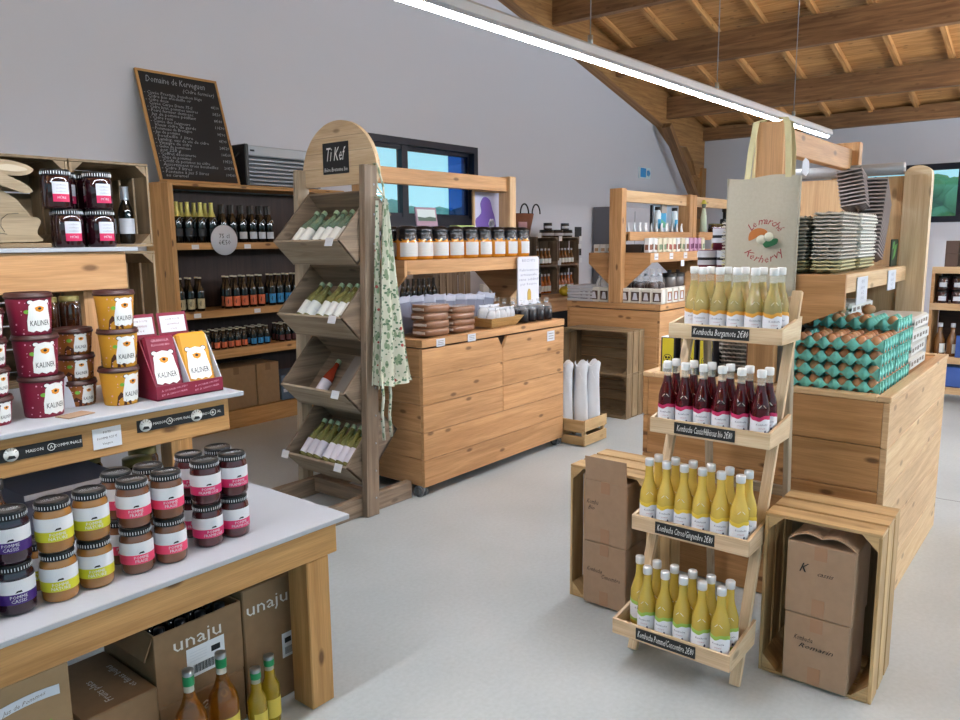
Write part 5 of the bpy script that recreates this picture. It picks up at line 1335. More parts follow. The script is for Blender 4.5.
for i in range(11):
    inst('wsm', 'sachet', 'sachet', pouch(mat('white_sachet', 'd7dbe0', .5), PAPER), 'small white sachet on the upper shelf of the middle chest, %s along' % ORD[i], (6.14 + .11 * i, 3.27, 1.5755), .5 - .1 * (i % 4), 'white sachets on the upper shelf', scale=(.6, .6, .36))
for i in range(3): inst('wjr', 'cup', 'cup', card_pack(mat('pk_white', 'd3d3d3'), mat('pk_tan', 'a08468', .6), .075, .06, .06), 'small cream cup at the left end of the middle chest shelf, %s' % nth(i, 3), (6.11, 3.56 - .066 * i, 1.3925), 0, 'cups at the shelf end')
g = G(); g.box(6.10, 6.16, 3.12, 3.30, 1.3925, 1.465, bev=.006); solo('dark_tin', g, mat('dark_tin_metal', '2a2322', .4), 'dark tin beside the near post on the middle chest shelf', 'tin', (6.13, 3.2, 1.3925))
g = G(); g.box(6.30, 6.62, 3.03, 3.05, 1.545, 1.575, bev=.004); 
for i in range(5):
    x = (6.12, 6.42, 6.72, 7.02, 7.2)[i]
    g = G(); g.box(x, x + .07, 3.006, 3.009, 1.33, 1.385, 0); g.box(x + .01, x + .06, 3.005, 3.006, 1.35, 1.356, 1)
    solo('price_tag', g, [PAPER2, GREYB], 'small white tag on the middle chest shelf rail, %s' % nth(i, 5), 'price tag', (x + .035, 3.008, 1.357))
g = G(); g.box(6.66, 6.73, 3.006, 3.009, 1.26, 1.315); solo('price_tag', g, PAPER2, 'small white tag hanging below the middle chest shelf rail', 'price tag', (6.7, 3.008, 1.29))
# poster board with blue and green picture, and carafes
t = thing('picture_board', 'upright picture board in blue and green on the upper shelf', 'picture', (7.2, 3.36, 1.60), world=True)
g = G(); g.box(6.84, 7.22, 3.38, 3.39, 1.576, 1.845); part('board', g, mat('poster_pale_blue', 'b2c6d8', .6), t)
g = G(); g.box(6.87, 7.10, 3.377, 3.3795, 1.62, 1.76, 0); g.prism([(6.87, 1.62), (7.10, 1.62), (7.10, 1.66), (7.0, 1.70), (6.87, 1.69)], 3.3745, 3.3765, 'y', 1); part('print', g, [mat('poster_blue', '3d97c4', .6), mat('poster_green', '5fa58c', .6)], t)
g = G(); g.box(6.80, 6.815, 3.38, 3.40, 1.576, 1.83); part('edge_strip', g, INK, t)
g = G(); g.box(6.97, 7.08, 3.36, 3.376, 1.76, 1.86); part('tan_card', g, mat('tan_card', 'a79c93', .7), t)
def flask(t):
    g = G(); g.lathe([(0, 0), (.03, 0), (.032, .18), (.02, .205)], 12, 0, cap=False); part('body', g, mat('pale_flask', 'cfdbe2', .3), t)
    g = G(); g.lathe([(.028, .205), (.028, .235), (0, .236)], 12, 0, cap=False); part('cap', g, BLACK, t)
    g = G(); g.lathe([(.033, .03), (.033, .12)], 10, 0, a0=-1, a1=1); part('label', g, mat('poster_blue', '3d97c4'), t)
inst('flk', 'flask', 'flask', flask, 'pale flask with black cap beside the picture board, left one', (6.80, 3.32, 1.5755), 0, 'flasks on the upper shelf'); inst('flk', 'flask', 'flask', flask, 'pale flask with black cap beside the picture board, right one', (7.17, 3.32, 1.5755), 0, 'flasks on the upper shelf')
# neighbour chest goods
for i in range(7):
    inst('n1', 'white_pack', 'pack', card_pack(mat('pk_white', 'd3d3d3'), mat('pk_yellow', 'b5a65a', .6), .12, .09, .05), 'white and yellow pack on the farther chest shelf, %s along' % ORD[i], (7.62 + .13 * i, 3.08, 1.3925), .1 * (i % 3), 'packs on the farther chest shelf')
    inst('n2', 'dark_jar', 'jar', honeyjar, 'dark jar with dull lid on the farther chest, %s along the upper shelf' % ORD[i], (8.0 + .12 * i, 3.27, 1.5755), 0, 'dark jars on the farther upper shelf', scale=(1, 1, .7))
t = thing('paper_doll', 'pale doll with yellow hat hanging by the farther chest post', 'ornament', (7.68, 3.28, 1.58), world=True)
g = G(); g.lathe([(.035, 1.58), (.03, 1.72), (.018, 1.80), (.015, 1.82)], 12, c=(7.68, 3.235, 0)); part('dress', g, mat('pale_mint_dress', 'b9c7b2', .8), t)
g = G(); g.ell((7.68, 3.235, 1.845), (.022, .022, .026)); part('head', g, mat('doll_grey_head', '55605a', .8), t)
g = G(); g.lathe([(.045, 1.862), (.025, 1.87), (.015, 1.90), (0, 1.905)], 12, c=(7.68, 3.235, 0), cap=False); part('hat', g, mat('doll_yellow_hat', 'c2c05a', .8), t)
t = thing('pepper_mill', 'black figure-shaped bottle on the farther upper shelf', 'bottle', (8.3, 3.30, 1.60), world=True)
g = G(); g.box(8.22, 8.40, 3.225, 3.28, 1.5755, 1.72, bev=.01); part('body', g, BLACK, t)
g = G(); g.lathe([(.03, 1.72), (.03, 1.79), (.04, 1.80), (.04, 1.83), (0, 1.832)], 12, c=(8.31, 3.25, 0), cap=False); part('stopper', g, BLACK, t)
# ---- crates, sack bags between the chests
CRB = lambda: crate_b(.635, .30, .372, CRATE)
inst('cr3', 'wooden_crate', 'crate', crate_b(.635, .30, .372, CRATE_D), 'empty weathered crate on the floor beside the middle chest, lower of two', (5.815, 3.325, .001), -PI / 2, 'empty crates by the middle chest')
inst('cr3', 'wooden_crate', 'crate', crate_b(.635, .30, .372, CRATE_D), 'empty weathered crate stacked on another beside the middle chest', (5.815, 3.325, .374), -PI / 2, 'empty crates by the middle chest')
def sack(t):
    g = G(); n = 20
    prof = [(0, 0), (.95, .0), (1.0, .02), (1.02, .3), (.98, .6), (.9, .82), (.97, .93), (1.02, .985), (.9, 1.0), (.8, .93), (0, .9)]
    g.lathe(prof, n, 0, cap=False); V = []
    for i, v in enumerate(g.v):
        a = math.atan2(v[0], -v[1]); q = math.hypot(v[0], v[1]); c, s = math.cos(a), math.sin(a); k = (abs(c) ** 4 + abs(s) ** 4) ** (-.25)
        z = v[2]; V.append((q * k * s * .062 + .006 * math.sin(5 * z + a * 2), -q * k * c * .075 + .006 * math.sin(4 * z + 3 * a), z * .40 + .018 * math.sin(3 * a) * (z > .9)))
    g.v = V; part('bag_body', g, mat('white_paper_bag', 'cfd2d8', .55, noise=.15, nscale=12), t)
    g = G(); g.tube([(.03, -.062, .36), (.0, -.07, .30), (-.03, -.064, .36)], .003, 5); part('bag_string', g, PAPER, t)
for i, (x, y, r) in enumerate(((4.78, 3.045, -.9), (4.85, 2.96, -.85), (4.94, 2.91, -.8))):
    inst('sk', 'paper_bag', 'bag', sack, 'tall white bag standing in the low crate, %s of three' % nth(i, 3), (x, y, .1505), r, 'white bags in the low crate', scale=(.8, .72, 1.12))
t = thing('low_crate', 'low open pine crate on the floor under the white bags', 'crate', (4.88, 2.97, 0), world=True)
for x in (4.70, 5.008):
    g = G(); g.box(x, x + .012, 2.842, 3.118, .008, .075, bev=.002); g.box(x, x + .012, 2.842, 3.118, .105, .195, bev=.002); part('end_panel', g, CRATE, t)
for y in (2.83, 3.118):
    g = G(); g.box(4.70, 5.02, y, y + .012, .008, .085, bev=.002); g.box(4.70, 5.02, y, y + .012, .115, .20, bev=.002); part('slat_side', g, CRATE, t)
g = G(); g.box(4.712, 5.008, 2.842, 3.118, .13, .15); part('base_board', g, CRATE, t)
for (x, y) in ((4.712, 2.842), (4.984, 2.842), (4.712, 3.094), (4.984, 3.094)):
    g = G(); g.box(x, x + .024, y, y + .024, .001, .13, bev=.002); part('corner_post', g, CRATE, t)
# ================================================================ tiered kombucha rack
T = thing('bottle_ladder', 'pale wooden ladder rack with four chalk-labelled trays of bottles', 'rack', (2.6, 1.05, 0), world=True)
TZ = [1.135, .795, .455, .115]; TX = [2.68, 2.55, 2.42, 2.27]; TY0 = [.832, .815, .825, .818]; TY1 = [1.252, 1.255, 1.255, 1.245]
for (ya, yb) in ((.842, .852), (1.225, 1.235)):
    g = G(); g.beam((2.392, ya, .004), (2.897, yb, 1.31), .036, .020, up=(1, 0, 0), bev=.002); part('front_leg', g, PALE, T)
for (ya, yb) in ((.885, .875), (1.19, 1.20)):
    g = G(); g.beam((3.04, ya, .003), (2.905, yb, 1.29), .020, .04, up=(1, 0, 0), bev=.002); part('rear_leg', g, GREY_L, T)
g = G(); g.box(2.98, 3.0, .88, 1.22, .50, .54, bev=.002); part('cross_bar', g, GREY_L, T)
tl = ['Kombucha Bergamote 2€80', 'Kombucha Cassis/Hibiscus bio 2€80', 'Kombucha Citron/Gingembre 2€80', 'Kombucha Pomme/Concombre 2€80']
nmt = ['top', 'second', 'third', 'bottom']
for k in range(4):
    x0, z0, y0, y1 = TX[k], TZ[k], TY0[k], TY1[k]; x1 = x0 + (.20 if k == 3 else .18)
    g = G(); g.box(x0 + .011, x1, y0 + .011, y1 - .011, z0, z0 + .012); tr_ = part('tray', g, PALE, T)
    g = G(); g.box(x0, x0 + .011, y0, y1, z0, z0 + .056, bev=.0015); part('front_board', g, PALE, tr_)
    g = G(); g.box(x1 - .011, x1, y0 + .012, y1 - .012, z0 + .0125, z0 + .06, bev=.0015); part('rear_board', g, PALE, tr_)
    for yy in (y0, y1 - .011):
        g = G(); g.prism([(x0 + .0112, z0), (x1 + .03, z0), (x1 + .04, z0 + .085), (x0 + .0112, z0 + .056)], yy, yy + .011, 'y'); part('end_board', g, PALE, tr_)
    W_ = y1 - y0; ya, yb = y1 - .22 * W_, y1 - .73 * W_
    g = G(); g.box(x0 - .003, x0 - .0005, yb, ya, z0 + .008, z0 + .050, bev=.0005); pl_ = part('chalk_plate', g, SLATE, tr_)
    g = G(); g.text(tl[k], .034, onplane((x0 - .0036, (ya + yb) / 2, z0 + .029), (0, -1, 0), (0, 0, 1)), 0, shear=.35, width=.205); part('chalk_lettering', g, CHALK, tr_, 'white chalk writing')
def kombucha(liq, waver, cap, lower=None, fill=.2):
    def f(t):
        r, h = .0312, .252
        g = G(); g.lathe([(0, .0005), (r * .92, .0005), (r, .006), (r, .118), (r * .96, .130), (r * .78, .150), (.0175, .172), (.0145, .190), (.0135, fill)], 22, 0, cap=False); g.lathe([(.0, fill), (.0134, fill)], 12, 0, cap=False)
        part('drink', g, liq, t)
        g = G(); g.lathe([(.0138, fill - .001), (.0132, .232)], 14, 0, cap=False); part('neck', g, mat('clear_neck', 'e3e6dc', .06, alpha=.25, spec=.9), t)
        g = G(); g.lathe([(.0150, .226), (.0158, .229), (.0158, .249), (.014, h), (0, h)], 20, 0, cap=False)
        part('cap', g, cap, t)
        g = G(); q = r + .0008; n = 26; A = 1.9; b = len(g.v); up = .012
        for i in range(n + 1):
            a = -A + 2 * A * i / n; wv = .004 * math.sin(a * 3.1) + .0015 * math.sin(a * 7)
            for z in (.018, .030 + (.003 * math.sin(a * 3) if lower else 0), .082 + wv, .095 + wv * .8): g.v.append((q * math.sin(a), -q * math.cos(a), z))
        for i in range(n):
            for j, m_ in enumerate((1 if lower else 0, 0, 1)):
                a_ = b + i * 4 + j; g.face([a_, a_ + 4, a_ + 5, a_ + 1], m_, None, True)
        g.text('Kombucha', .010, oncyl(q + .0005, .067, 0), 2, shear=.2, width=.040); g.text('artisanal', .007, oncyl(q + .0005, .054, 0), 3)
        fn = oncyl(q + .0005, .042, .35); b = len(g.v); g.v += [fn((p[0], p[1], 0)) for p in ((-.004, -.005), (.003, -.005), (.004, .001), (0, .006), (-.003, .001))]; g.face([b, b + 1, b + 2, b + 3, b + 4], 2)
        part('label', g, [mat('kombucha_label', 'dcdde6', .6), waver, mat('navy_ink', '3c3f63', .7), mat('rose_ink', 'b06a80', .7)], t)
        # embossed leaf mark on the shoulder, its glass highlight painted as pale arcs
        g = G()
        for s in (-1, 1): g.tube([((r * .96 + .0012) * math.sin(a), -(r * .96 + .0012) * math.cos(a), .124 + .010 * (1 - (abs(a) - .10) / .30)) for a in [s * (.10 + .06 * j) for j in range(6)]], .0009, 4)
        part('highlight_mark', g, mat('glass_highlight', 'd8d8c8', .15), t)
    return f
KL = [mat('kombucha_pale', 'e3d494', .04, trans=.65, ior=1.33, coat=.5), mat('kombucha_red', '5a0f18', .04, trans=.45, ior=1.33, coat=.5), mat('kombucha_lemon', 'e8c860', .1, trans=.3, ior=1.33, coat=.4), mat('kombucha_cucumber', 'd8bc55', .06, trans=.35, ior=1.33, coat=.4)]
KC = [mat('cap_white', 'dfe0e2', .35)] * 2 + [mat('cap_silver', 'd2d4d8', .3, .4)] * 2
KW = [mat('wave_orange', 'd5983a', .6), mat('wave_magenta', 'b8265c', .6), mat('wave_yellow', 'd8b93a', .6), mat('wave_green', '8cae4a', .6)]
KN = ['pale golden', 'dark red', 'cloudy yellow', 'greenish yellow']
for k in range(4):
    bld = kombucha(KL[k], KW[k], KC[k], lower=(k in (1, 3)), fill=.2 if k < 2 else .227)
    x0, z0, y0, y1 = TX[k], TZ[k] + .0125, TY0[k], TY1[k]
    for r in (0, 1):
        n = 6; sp = (y1 - y0 - .022 - .064) / 5 - .002; idx = list(range(6))
        if r == 0 and k in (0, 3): idx = idx[1:]
        for i in idx:
            y = y1 - .012 - .033 - i * sp; x = x0 + .043 + r * .065
            if r == 1: y -= .004
            lab_ = '%s kombucha bottle, %s tray of the ladder rack, %s row, %s' % (KN[k], nmt[k], ('front', 'back')[r], nth(i - idx[0], len(idx)))
            inst('kb%d' % k, 'kombucha_bottle', 'bottle', bld, lab_, (x, y, z0), -PI / 2 + random.uniform(-.25, .25) + .35, '%s kombucha bottles' % KN[k])

# ---- crates on end with cartons on both sides of the ladder
def endcrate(t):
    """apple crate 0.65 high on end, 0.375 wide, open towards -y locally"""
    w, d, h = .362, .30, .578
    for sx in (-1, 1):
        g = G(); n = 3; sh = (d - .036) / 3
        for k in range(n): y = -d / 2 + k * (sh + .018); g.box(sx * w / 2, sx * (w / 2 - .011), y, y + sh, .0, h - .012, bev=.0015)
        part('side_panel', g, CRATE, t)
    for zz in (0.0, h - .011):
        g = G(); sh = (d - .036) / 3
        for k in range(3): y = -d / 2 + k * (sh + .018); g.box(-w / 2 + (.012 if zz == 0 else 0), w / 2 - (.012 if zz == 0 else 0), y, y + sh, zz, zz + .011, bev=.0015)
        part('top_panel' if zz else 'bottom_panel', g, CRATE, t)
    g = G(); n = 3; bw_ = (w - .024 - .012) / 3
    for k in range(n): x = -w / 2 + .012 + k * (bw_ + .006); g.box(x, x + bw_, d / 2 - .009, d / 2, .012, h - .012, bev=.0015)
    part('back_panel', g, CRATE_D, t)
    for sx in (-1, 1):
        for (za, zb_) in ((.0115, .06), (h - .0115, h - .06)):
            g = G(); g.prism([(sx * (w / 2 - .0115), za), (sx * (w / 2 - .06), za), (sx * (w / 2 - .0115), zb_)], -d / 2 + .003, d / 2 - .012, 'y'); part('corner_block', g, CRATE, t)
inst('ec', 'wooden_crate', 'crate', endcrate, 'wooden crate standing on end right of the ladder rack, holding two cartons', (2.705, .64, 0), -PI / 2 + .02, 'crates beside the ladder rack')
inst('ec', 'wooden_crate', 'crate', endcrate, 'wooden crate standing on end left of the ladder rack, behind two cartons', (2.785, 1.472, 0), -PI / 2 + .0, 'crates beside the ladder rack')
def hand(g, s, o, k, w_):   # handwriting
    g.text(s, k, onplane(o, (.0, -1, 0), (0, 0, 1)), 0, shear=.45, width=w_)
def krcarton(label, x0, x1, y0, y1, z0, z1, words, flap, rz_=0):
    t = thing('cardboard_box', label, 'box', ((x0 + x1) / 2, (y0 + y1) / 2, z0), world=True)
    g = G(); g.box(x0, x1, y0, y1, z0, z1, bev=.004); part('carton_body', g, CARD_P, t)
    ym = (y0 + y1) / 2
    for (za_, zb_) in ((z0 + .005, z0 + .065), (z1 - .05, z1 - .002)):
        g = G(); g.box(x0 - .0012, x0, ym - .02, ym + .02, za_, zb_); part('tape', g, mat('tape_brown', '977358', .35), t)
    for (s_, dy, dz, k, w_) in words:
        g = G(); hand(g, s_, (x0 - .0018, ym + dy, z0 + dz), k, w_); part('handwriting', g, INK, t)
    if flap == 'up':
        g = G(); g.beam((x0 + .003, ym, z1 - .001), (x0 - .004, ym, z1 + .095), y1 - y0 - .008, .004, up=(1, 0, 0)); part('flap', g, CARD_P, t)
    if flap == 'open':
        for s in (-1, 1):
            yo = y0 if s < 0 else y1
            g = G(); b = len(g.v); n = 6
            for i in range(n + 1):
                u = i / n; y = yo + (ym - yo) * u * 1.0; z = z1 + .001 + .040 * math.sin(u * 2.2) * (1 - .35 * u)
                g.v += [(x0 + .002, y, z), (x1 - .01, y, z - .005), (x0 + .002, y, z + .004), (x1 - .01, y, z - .001)]
            for i in range(n):
                a = i * 4; g.face([a, a + 4, a + 5, a + 1]); g.face([a + 2, a + 3, a + 7, a + 6]); g.face([a, a + 2, a + 6, a + 4]); g.face([a + 1, a + 5, a + 7, a + 3])
            g.face([0, 1, 3, 2]); e = n * 4; g.face([e, e + 2, e + 3, e + 1]); part('flap', g, CARD_P, t)
    return t
krcarton('lower brown carton left of the ladder rack, with scribbled writing', 2.60, 2.86, 1.37, 1.566, .0115, .281, [('Kombucha', .045, .15, .026, .07), ('Concombre', -.03, .13, .026, .085)], None)
krcarton('upper brown carton left of the ladder rack, one flap raised', 2.598, 2.86, 1.368, 1.562, .2815, .545, [('Kombu', .06, .17, .028, .055), ('Bio', .065, .145, .026, .03)], 'up')
krcarton('lower brown carton in the right crate, with scribbled writing', 2.535, 2.74, .527, .732, .0115, .253, [('Kombucha', .04, .16, .025, .06), ('Romarin', .0, .135, .024, .11)], None)
krcarton('upper brown carton in the right crate, marked K and half open', 2.535, 2.74, .522, .735, .2545, .505, [('K', .055, .165, .045, .03), ('cassis', -.015, .155, .022, .05)], 'open')

# ================================================================ egg chest
C4 = chest('pine display chest with egg trays at the right', 3.13, 4.48, .567, 1.575, 0, .911, PLANKC, castors=False, nplank=5, rim=.022, rimm=PINE_L, mf=PINE_L, gap=.0015)
g = G(); g.box(3.13, 3.19, 1.005, 1.11, .912, 1.955, bev=.004); part('post', g, PINE, C4)
g = G(); g.box(3.19, 4.33, 1.035, 1.08, 1.842, 1.945, bev=.003); part('top_beam', g, PINE, C4)
g = G(); g.box(4.30, 4.36, 1.0, 1.13, 1.80, 1.98, bev=.004); part('post', g, PINE, C4)
SH3 = 1.362
g = G(); g.box(3.15, 4.29, .772, 1.37, SH3 - .02, SH3 - .001); part('shelf_board', g, PINE_L, C4)
for y in (.75, 1.37):
    g = G(); g.box(3.15, 4.29, y, y + .02, SH3 - .072, SH3, bev=.002); part('shelf_rail', g, PINE_L, C4)
g = G(); g.prism([(.748, SH3), (1.39, SH3), (1.39, SH3 - .13), (1.15, SH3 - .23), (.965, SH3 - .23), (.748, SH3 - .13)], 3.128, 3.149, 'x'); part('shelf_bracket', g, PLANKC, C4)
g = G(); pts = [(.79, .912), (1.42, .912), (1.42, 1.80), (.79, 1.80)]
g.box(4.30, 4.325, .79, 1.42, .912, 1.80, bev=.003); part('end_panel', g, PINE_L, C4)
g = G(); g.box(4.28, 4.34, .668, .786, .912, 1.80); g.prism([(.727 + .059 * math.cos(a), 1.80 + .045 * math.sin(a)) for a in [PI * k / 10 for k in range(11)]], 4.28, 4.34, 'x'); part('end_post', g, PALE, C4)
g = G(); g.cyl((4.30, .79, 1.835), (4.30, 1.44, 1.835), .030, 16); part('top_rail', g, mat('grey_rail', '8b8c90', .45, .2), C4)

def wave_sheet(g, nx, ny, p, h, th, res=5, m=0):
    """egg tray sheet: cups at cell centres, posts at cell corners; origin centre bottom"""
    X, Y = nx * res, ny * res; b = len(g.v)
    for s in (0, 1):
        for j in range(Y + 1):
            for i in range(X + 1):
                x = i / res; y = j / res
                cx = math.cos(2 * PI * (x - .5)); cy = math.cos(2 * PI * (y - .5))
                z = h * (.5 - .25 * (cx + cy)) + s * th
                g.v.append(((x - nx / 2) * p, (y - ny / 2) * p, z))
    o = (X + 1) * (Y + 1)
    for j in range(Y):
        for i in range(X):
            a = b + j * (X + 1) + i; q = [a, a + 1, a + X + 2, a + X + 1]
            g.face([o + k for k in q], m, None, True); g.face(q[::-1], m, None, True)
    for i in range(X):
        for j in (0, Y):
            a = b + j * (X + 1) + i; g.face([a, a + 1, o + a + 1, o + a] if j == 0 else [a + 1, a, o + a, o + a + 1], m)
    for j in range(Y):
        for i in (0, X):
            a = b + j * (X + 1) + i; c = a + X + 1; g.face([c, a, o + a, o + c] if i == 0 else [a, c, o + c, o + a], m)
EP = .054
def eggtray(t):
    g = G(); wave_sheet(g, 5, 6, EP, .048, .003, 8); part('pulp_sheet', g, TEAL, t)
    for s in (-1, 1):   # scalloped skirt
        for ax in (0, 1):
            g = G(); n = (6 if ax == 0 else 5) * 8; L = n / 8 * EP; W = (5 if ax == 0 else 6) * EP / 2
            for i in range(n + 1):
                u = i / 8; zt_ = .048 * (.75 - .25 * math.cos(2 * PI * (u - .5))) + .003; zb_ = .0 + .021 * (.5 + .5 * math.cos(2 * PI * (u - .5)))
                for (dz, dw) in ((zt_, 0), (zb_, .0005), (zb_, .0035), (zt_, .003)):
                    v = (s * (W + dw), (u * EP - L / 2), dz); g.v.append(v if ax == 0 else (v[1], v[0], v[2]))
            for i in range(n):
                for k in range(4):
                    a = i * 4 + k; c = i * 4 + (k + 1) % 4; q = [a, c, c + 4, a + 4]
                    g.face(q if (s > 0) ^ (ax == 1) else q[::-1], 0, None, True)
            part('skirt', g, TEAL, t)
def egg_b(m):
    def f(t): pass
    return f
EGGM = [mat('egg_brown', 'b9835c', .5), mat('egg_tan', 'c4946c', .5), mat('egg_dark', 'a8704c', .5)]
EGG = None
def egg_obj(x, y, z, label, k, group, rot=None):
    key = 'egg%d' % k
    if key not in PROTO:
        g = G(); pr = []
        for i in range(11):
            a = PI * i / 10; zz = -math.cos(a); r = math.sin(a) * (1 - .12 * zz); pr.append((max(r * .0222, 0), zz * .0275))
        g.lathe(pr, 16, 0, cap=False)
        o = part('egg', g, EGGM[k]); o['category'] = 'egg'; PROTO[key] = o
    else:
        o = PROTO[key].copy(); COL.objects.link(o)
    o.location = (x, y, z); o['label'] = label; o['group'] = group; o['category'] = 'egg'
    o.rotation_euler = rot or (0, 0, 0)
    return o
TB = .8995
def stackof(xc, yc, n, nm, topeggs, nm2):
    lev = ['bottom', 'second', 'third', 'fourth', 'fifth', 'sixth']
    for k in range(n):
        inst('et', 'egg_tray', 'egg tray', eggtray, 'turquoise pulp egg tray, %s of the %s stack' % (lev[k] if k < n - 1 else 'topmost', nm), (xc + .004 * math.sin(k * 2.4), yc + .005 * math.sin(k * 1.7), TB + .0005 + .055 * k), .015 * math.sin(k * 3), 'turquoise egg trays, %s stack' % nm)
    for k in range(n):
        for i in range(5):
            for j in range(6):
                top = k == n - 1
                if top:
                    if (i, j) not in topeggs: continue
                elif i > 0 and j > 0: continue
                lab = 'brown egg, %s tray of the %s stack, %s row, %s from right' % ('topmost' if top else lev[k], nm2, ORD[i], ORD[j])
                egg_obj(xc + (i - 2) * EP, yc + (j - 2.5) * EP, TB + .055 * k + .0345, lab, (i * 5 + j * 3 + k) % 3, 'brown eggs in the %s stack' % nm2, (.25 * math.sin(i * 3 + j), .25 * math.sin(j * 2.3), 0))
ally = {(i, j) for i in range(5) for j in range(6)}
stackof(3.325, .782, 4, 'front', ally - {(3, 5), (4, 5), (4, 4), (2, 5)}, 'front')
stackof(3.615, .782, 5, 'rear', {(0, 0), (0, 2), (0, 3), (0, 4), (0, 5), (1, 2), (1, 3), (1, 4), (2, 3)}, 'rear')
egg_obj(3.57, .755, TB + .22 + .078, 'single brown egg lying on top of the other eggs of the rear stack', 1, 'egg on top', (1.3, .3, 0))
# long grey cartons with printed white sides
def lcarton(t):
    g = G(); g.box(-.15, .15, -.105, .105, 0, .028, bev=.008); part('carton_base', g, PULPW, t)
    g = G(); g.box(-.15, .15, -.105, .105, .030, .058, bev=.01); part('carton_lid', g, PULPW, t)
    g = G(); g.box(-.14, .14, -.107, -.1052, .010, .052)
    for k in range(5): g.box(-.12 + .05 * k, -.09 + .05 * k, -.108, -.1072, .022 + .004 * (k % 2), .040, 1)
    part('printed_label', g, [mat('carton_label', 'd0cfcd', .6), GREYB], t)
    for k in range(4):
        g = G(); g.ell((-.152, -.07 + .047 * k, .03), (.008, .018, .02), 8, 6); part('egg_end', g, EGGM[1], t)
for k in range(4): inst('lc', 'egg_carton', 'egg carton', lcarton, 'grey egg carton with white printed side, %s of the nearer carton stack' % ['bottom', 'second up', 'third up', 'topmost'][k], (4.03 + .005 * k, .735 + .004 * math.sin(k * 2), TB + .0615 * k), .02 * math.sin(k * 2.2), 'printed egg cartons, nearer stack', scale=(1.3, 1, 1))
for k in range(5): inst('lc', 'egg_carton', 'egg carton', lcarton, 'grey egg carton with white printed side, %s of the rear stack' % ['bottom', 'second up', 'third up', 'fourth up', 'topmost'][k], (3.93, .965, TB + .0615 * k), .03 * math.sin(k), 'printed egg cartons, rear stack')
# nested empty cartons on the shelf
RIMC = {'grey_pulp': 'bdb6ab', 'grey_pulp_mauve': 'b0a6a6', 'olive_pulp': 'bdb88f', 'pale_pulp': 'e2dfd8'}
def nested(m, name):
    def f(t):
        g = G(); wave_sheet(g, 6, 2, .05, .026, .0022, 5); part('carton_sheet', g, m, t)
        g = G()
        for (a, b_, c, d) in ((-.152, .152, -.054, -.050), (-.152, .152, .050, .054), (-.1545, -.1495, -.05, .05), (.150, .154, -.05, .05)): g.box(a, b_, c, d, .016, .0215)
        part('carton_rim', g, mat('pulp_rim_' + m.name, RIMC[m.name], .9), t)
    return f
PG2 = mat('grey_pulp_mauve', '6b6262', .9, noise=.25, nscale=80, bump=.3); POL = mat('olive_pulp', 'a09a78', .9, noise=.25, nscale=80, bump=.3)
stk = [(3.315, .840, 16, PULP, 'grey', 'nearest column at the shelf edge'), (3.315, .957, 15, PULP, 'grey', 'second column from the shelf edge'), (3.315, 1.074, 15, PG2, 'mauve-grey', 'third column from the shelf edge'), (3.315, 1.191, 14, PULP, 'grey', 'fourth column, behind the tote bag'), (3.65, .845, 16, PULPW, 'pale', 'column just behind the nearest one')]
for si, (x, y, n, m_, cn, nm) in enumerate(stk):
    for k in range(n):
        mm = m_; kk = 'ne%s' % m_.name
        if k < 3: mm = POL; kk = 'neolive'
        inst(kk, 'nested_carton', 'egg carton', nested(mm, ''), '%s empty egg carton, %s, %s from the bottom' % (cn if k >= 3 else 'olive', nm, ORD[k]), (x + .002 * math.sin(k * 1.9), y + .0025 * math.sin(k * 2.7), SH3 + .0005 + .0142 * k), (.05, -.04, .03, -.03, .02)[si] + .02 * math.sin(k * 1.3), 'nested empty egg cartons, %s' % nm)
for k in range(20):   # leaning column
    tt = .33; inst('nelean', 'nested_carton', 'egg carton', nested(PG2, ''), 'mauve-grey nested egg carton in the leaning column, number %d from the bottom' % (k + 1), (3.97 - .0 * k + math.sin(tt) * .0175 * k, .86, SH3 + .035 + math.cos(tt) * .0165 * k), group='leaning nested egg cartons', rot=(0, .12 + .014 * k, .12))
for k in range(10):
    inst('nelean', 'nested_carton', 'egg carton', nested(PG2, ''), 'mauve-grey nested carton lying tilted on top of the columns, number %d from the bottom' % (k + 1), (3.90, .90 + .003 * k, 1.615 + .0165 * k), group='tilted nested egg cartons', rot=(-.16, .10, .12))
for i, (x0, x1, z0, z1) in enumerate(((3.30, 3.47, 1.235, 1.345), (3.86, 4.02, 1.262, 1.352))):
    g = G(); g.box(x0, x1, .744, .748, z0, z1, 0, .001)
    for k, s_ in enumerate(('ŒUFS', 'plein air', 'les 12', '3.60 €')): g.text(s_, .020, onplane(((x0 + x1) / 2, .7432, z1 - .02 - .022 * k), (1, 0, 0), (0, 0, 1)), 1)
    solo('price_sheet', g, [PAPER2, mat('grey_ink', '85879a', .7)], 'white price sheet pinned to the egg shelf rail, %s one' % (('near', 'far')[i]), 'price sheet', ((x0 + x1) / 2, .747, z1))
g = G(); g.prism([(3.44, 1.775), (3.50, 1.765), (3.535, 1.79), (3.53, 1.83), (3.48, 1.84), (3.44, 1.82)], 1.02, 1.0235, 'y'); solo('paper_tag', g, PAPER2, 'white paper tag hanging under the beam beside the tote bag', 'tag', (3.48, 1.022, 1.83))
t = thing('leafy_card', 'small green and black card by the end panel on the egg shelf', 'card', (4.21, .80, SH3), world=True)
g = G(); g.box(4.13, 4.27, .79, .797, SH3 + .0005, SH3 + .13, bev=.002); part('card', g, mat('dark_green_card', '1c2a1c', .5), t)
g = G(); g.prism([(4.15, SH3 + .03), (4.20, SH3 + .05), (4.25, SH3 + .11), (4.19, SH3 + .10)], .788, .7895, 'y'); g.prism([(4.14, SH3 + .08), (4.17, SH3 + .09), (4.18, SH3 + .12), (4.15, SH3 + .115)], .788, .7895, 'y'); part('leaf_print', g, mat('leaf_green_print', '6aa05a', .6), t)
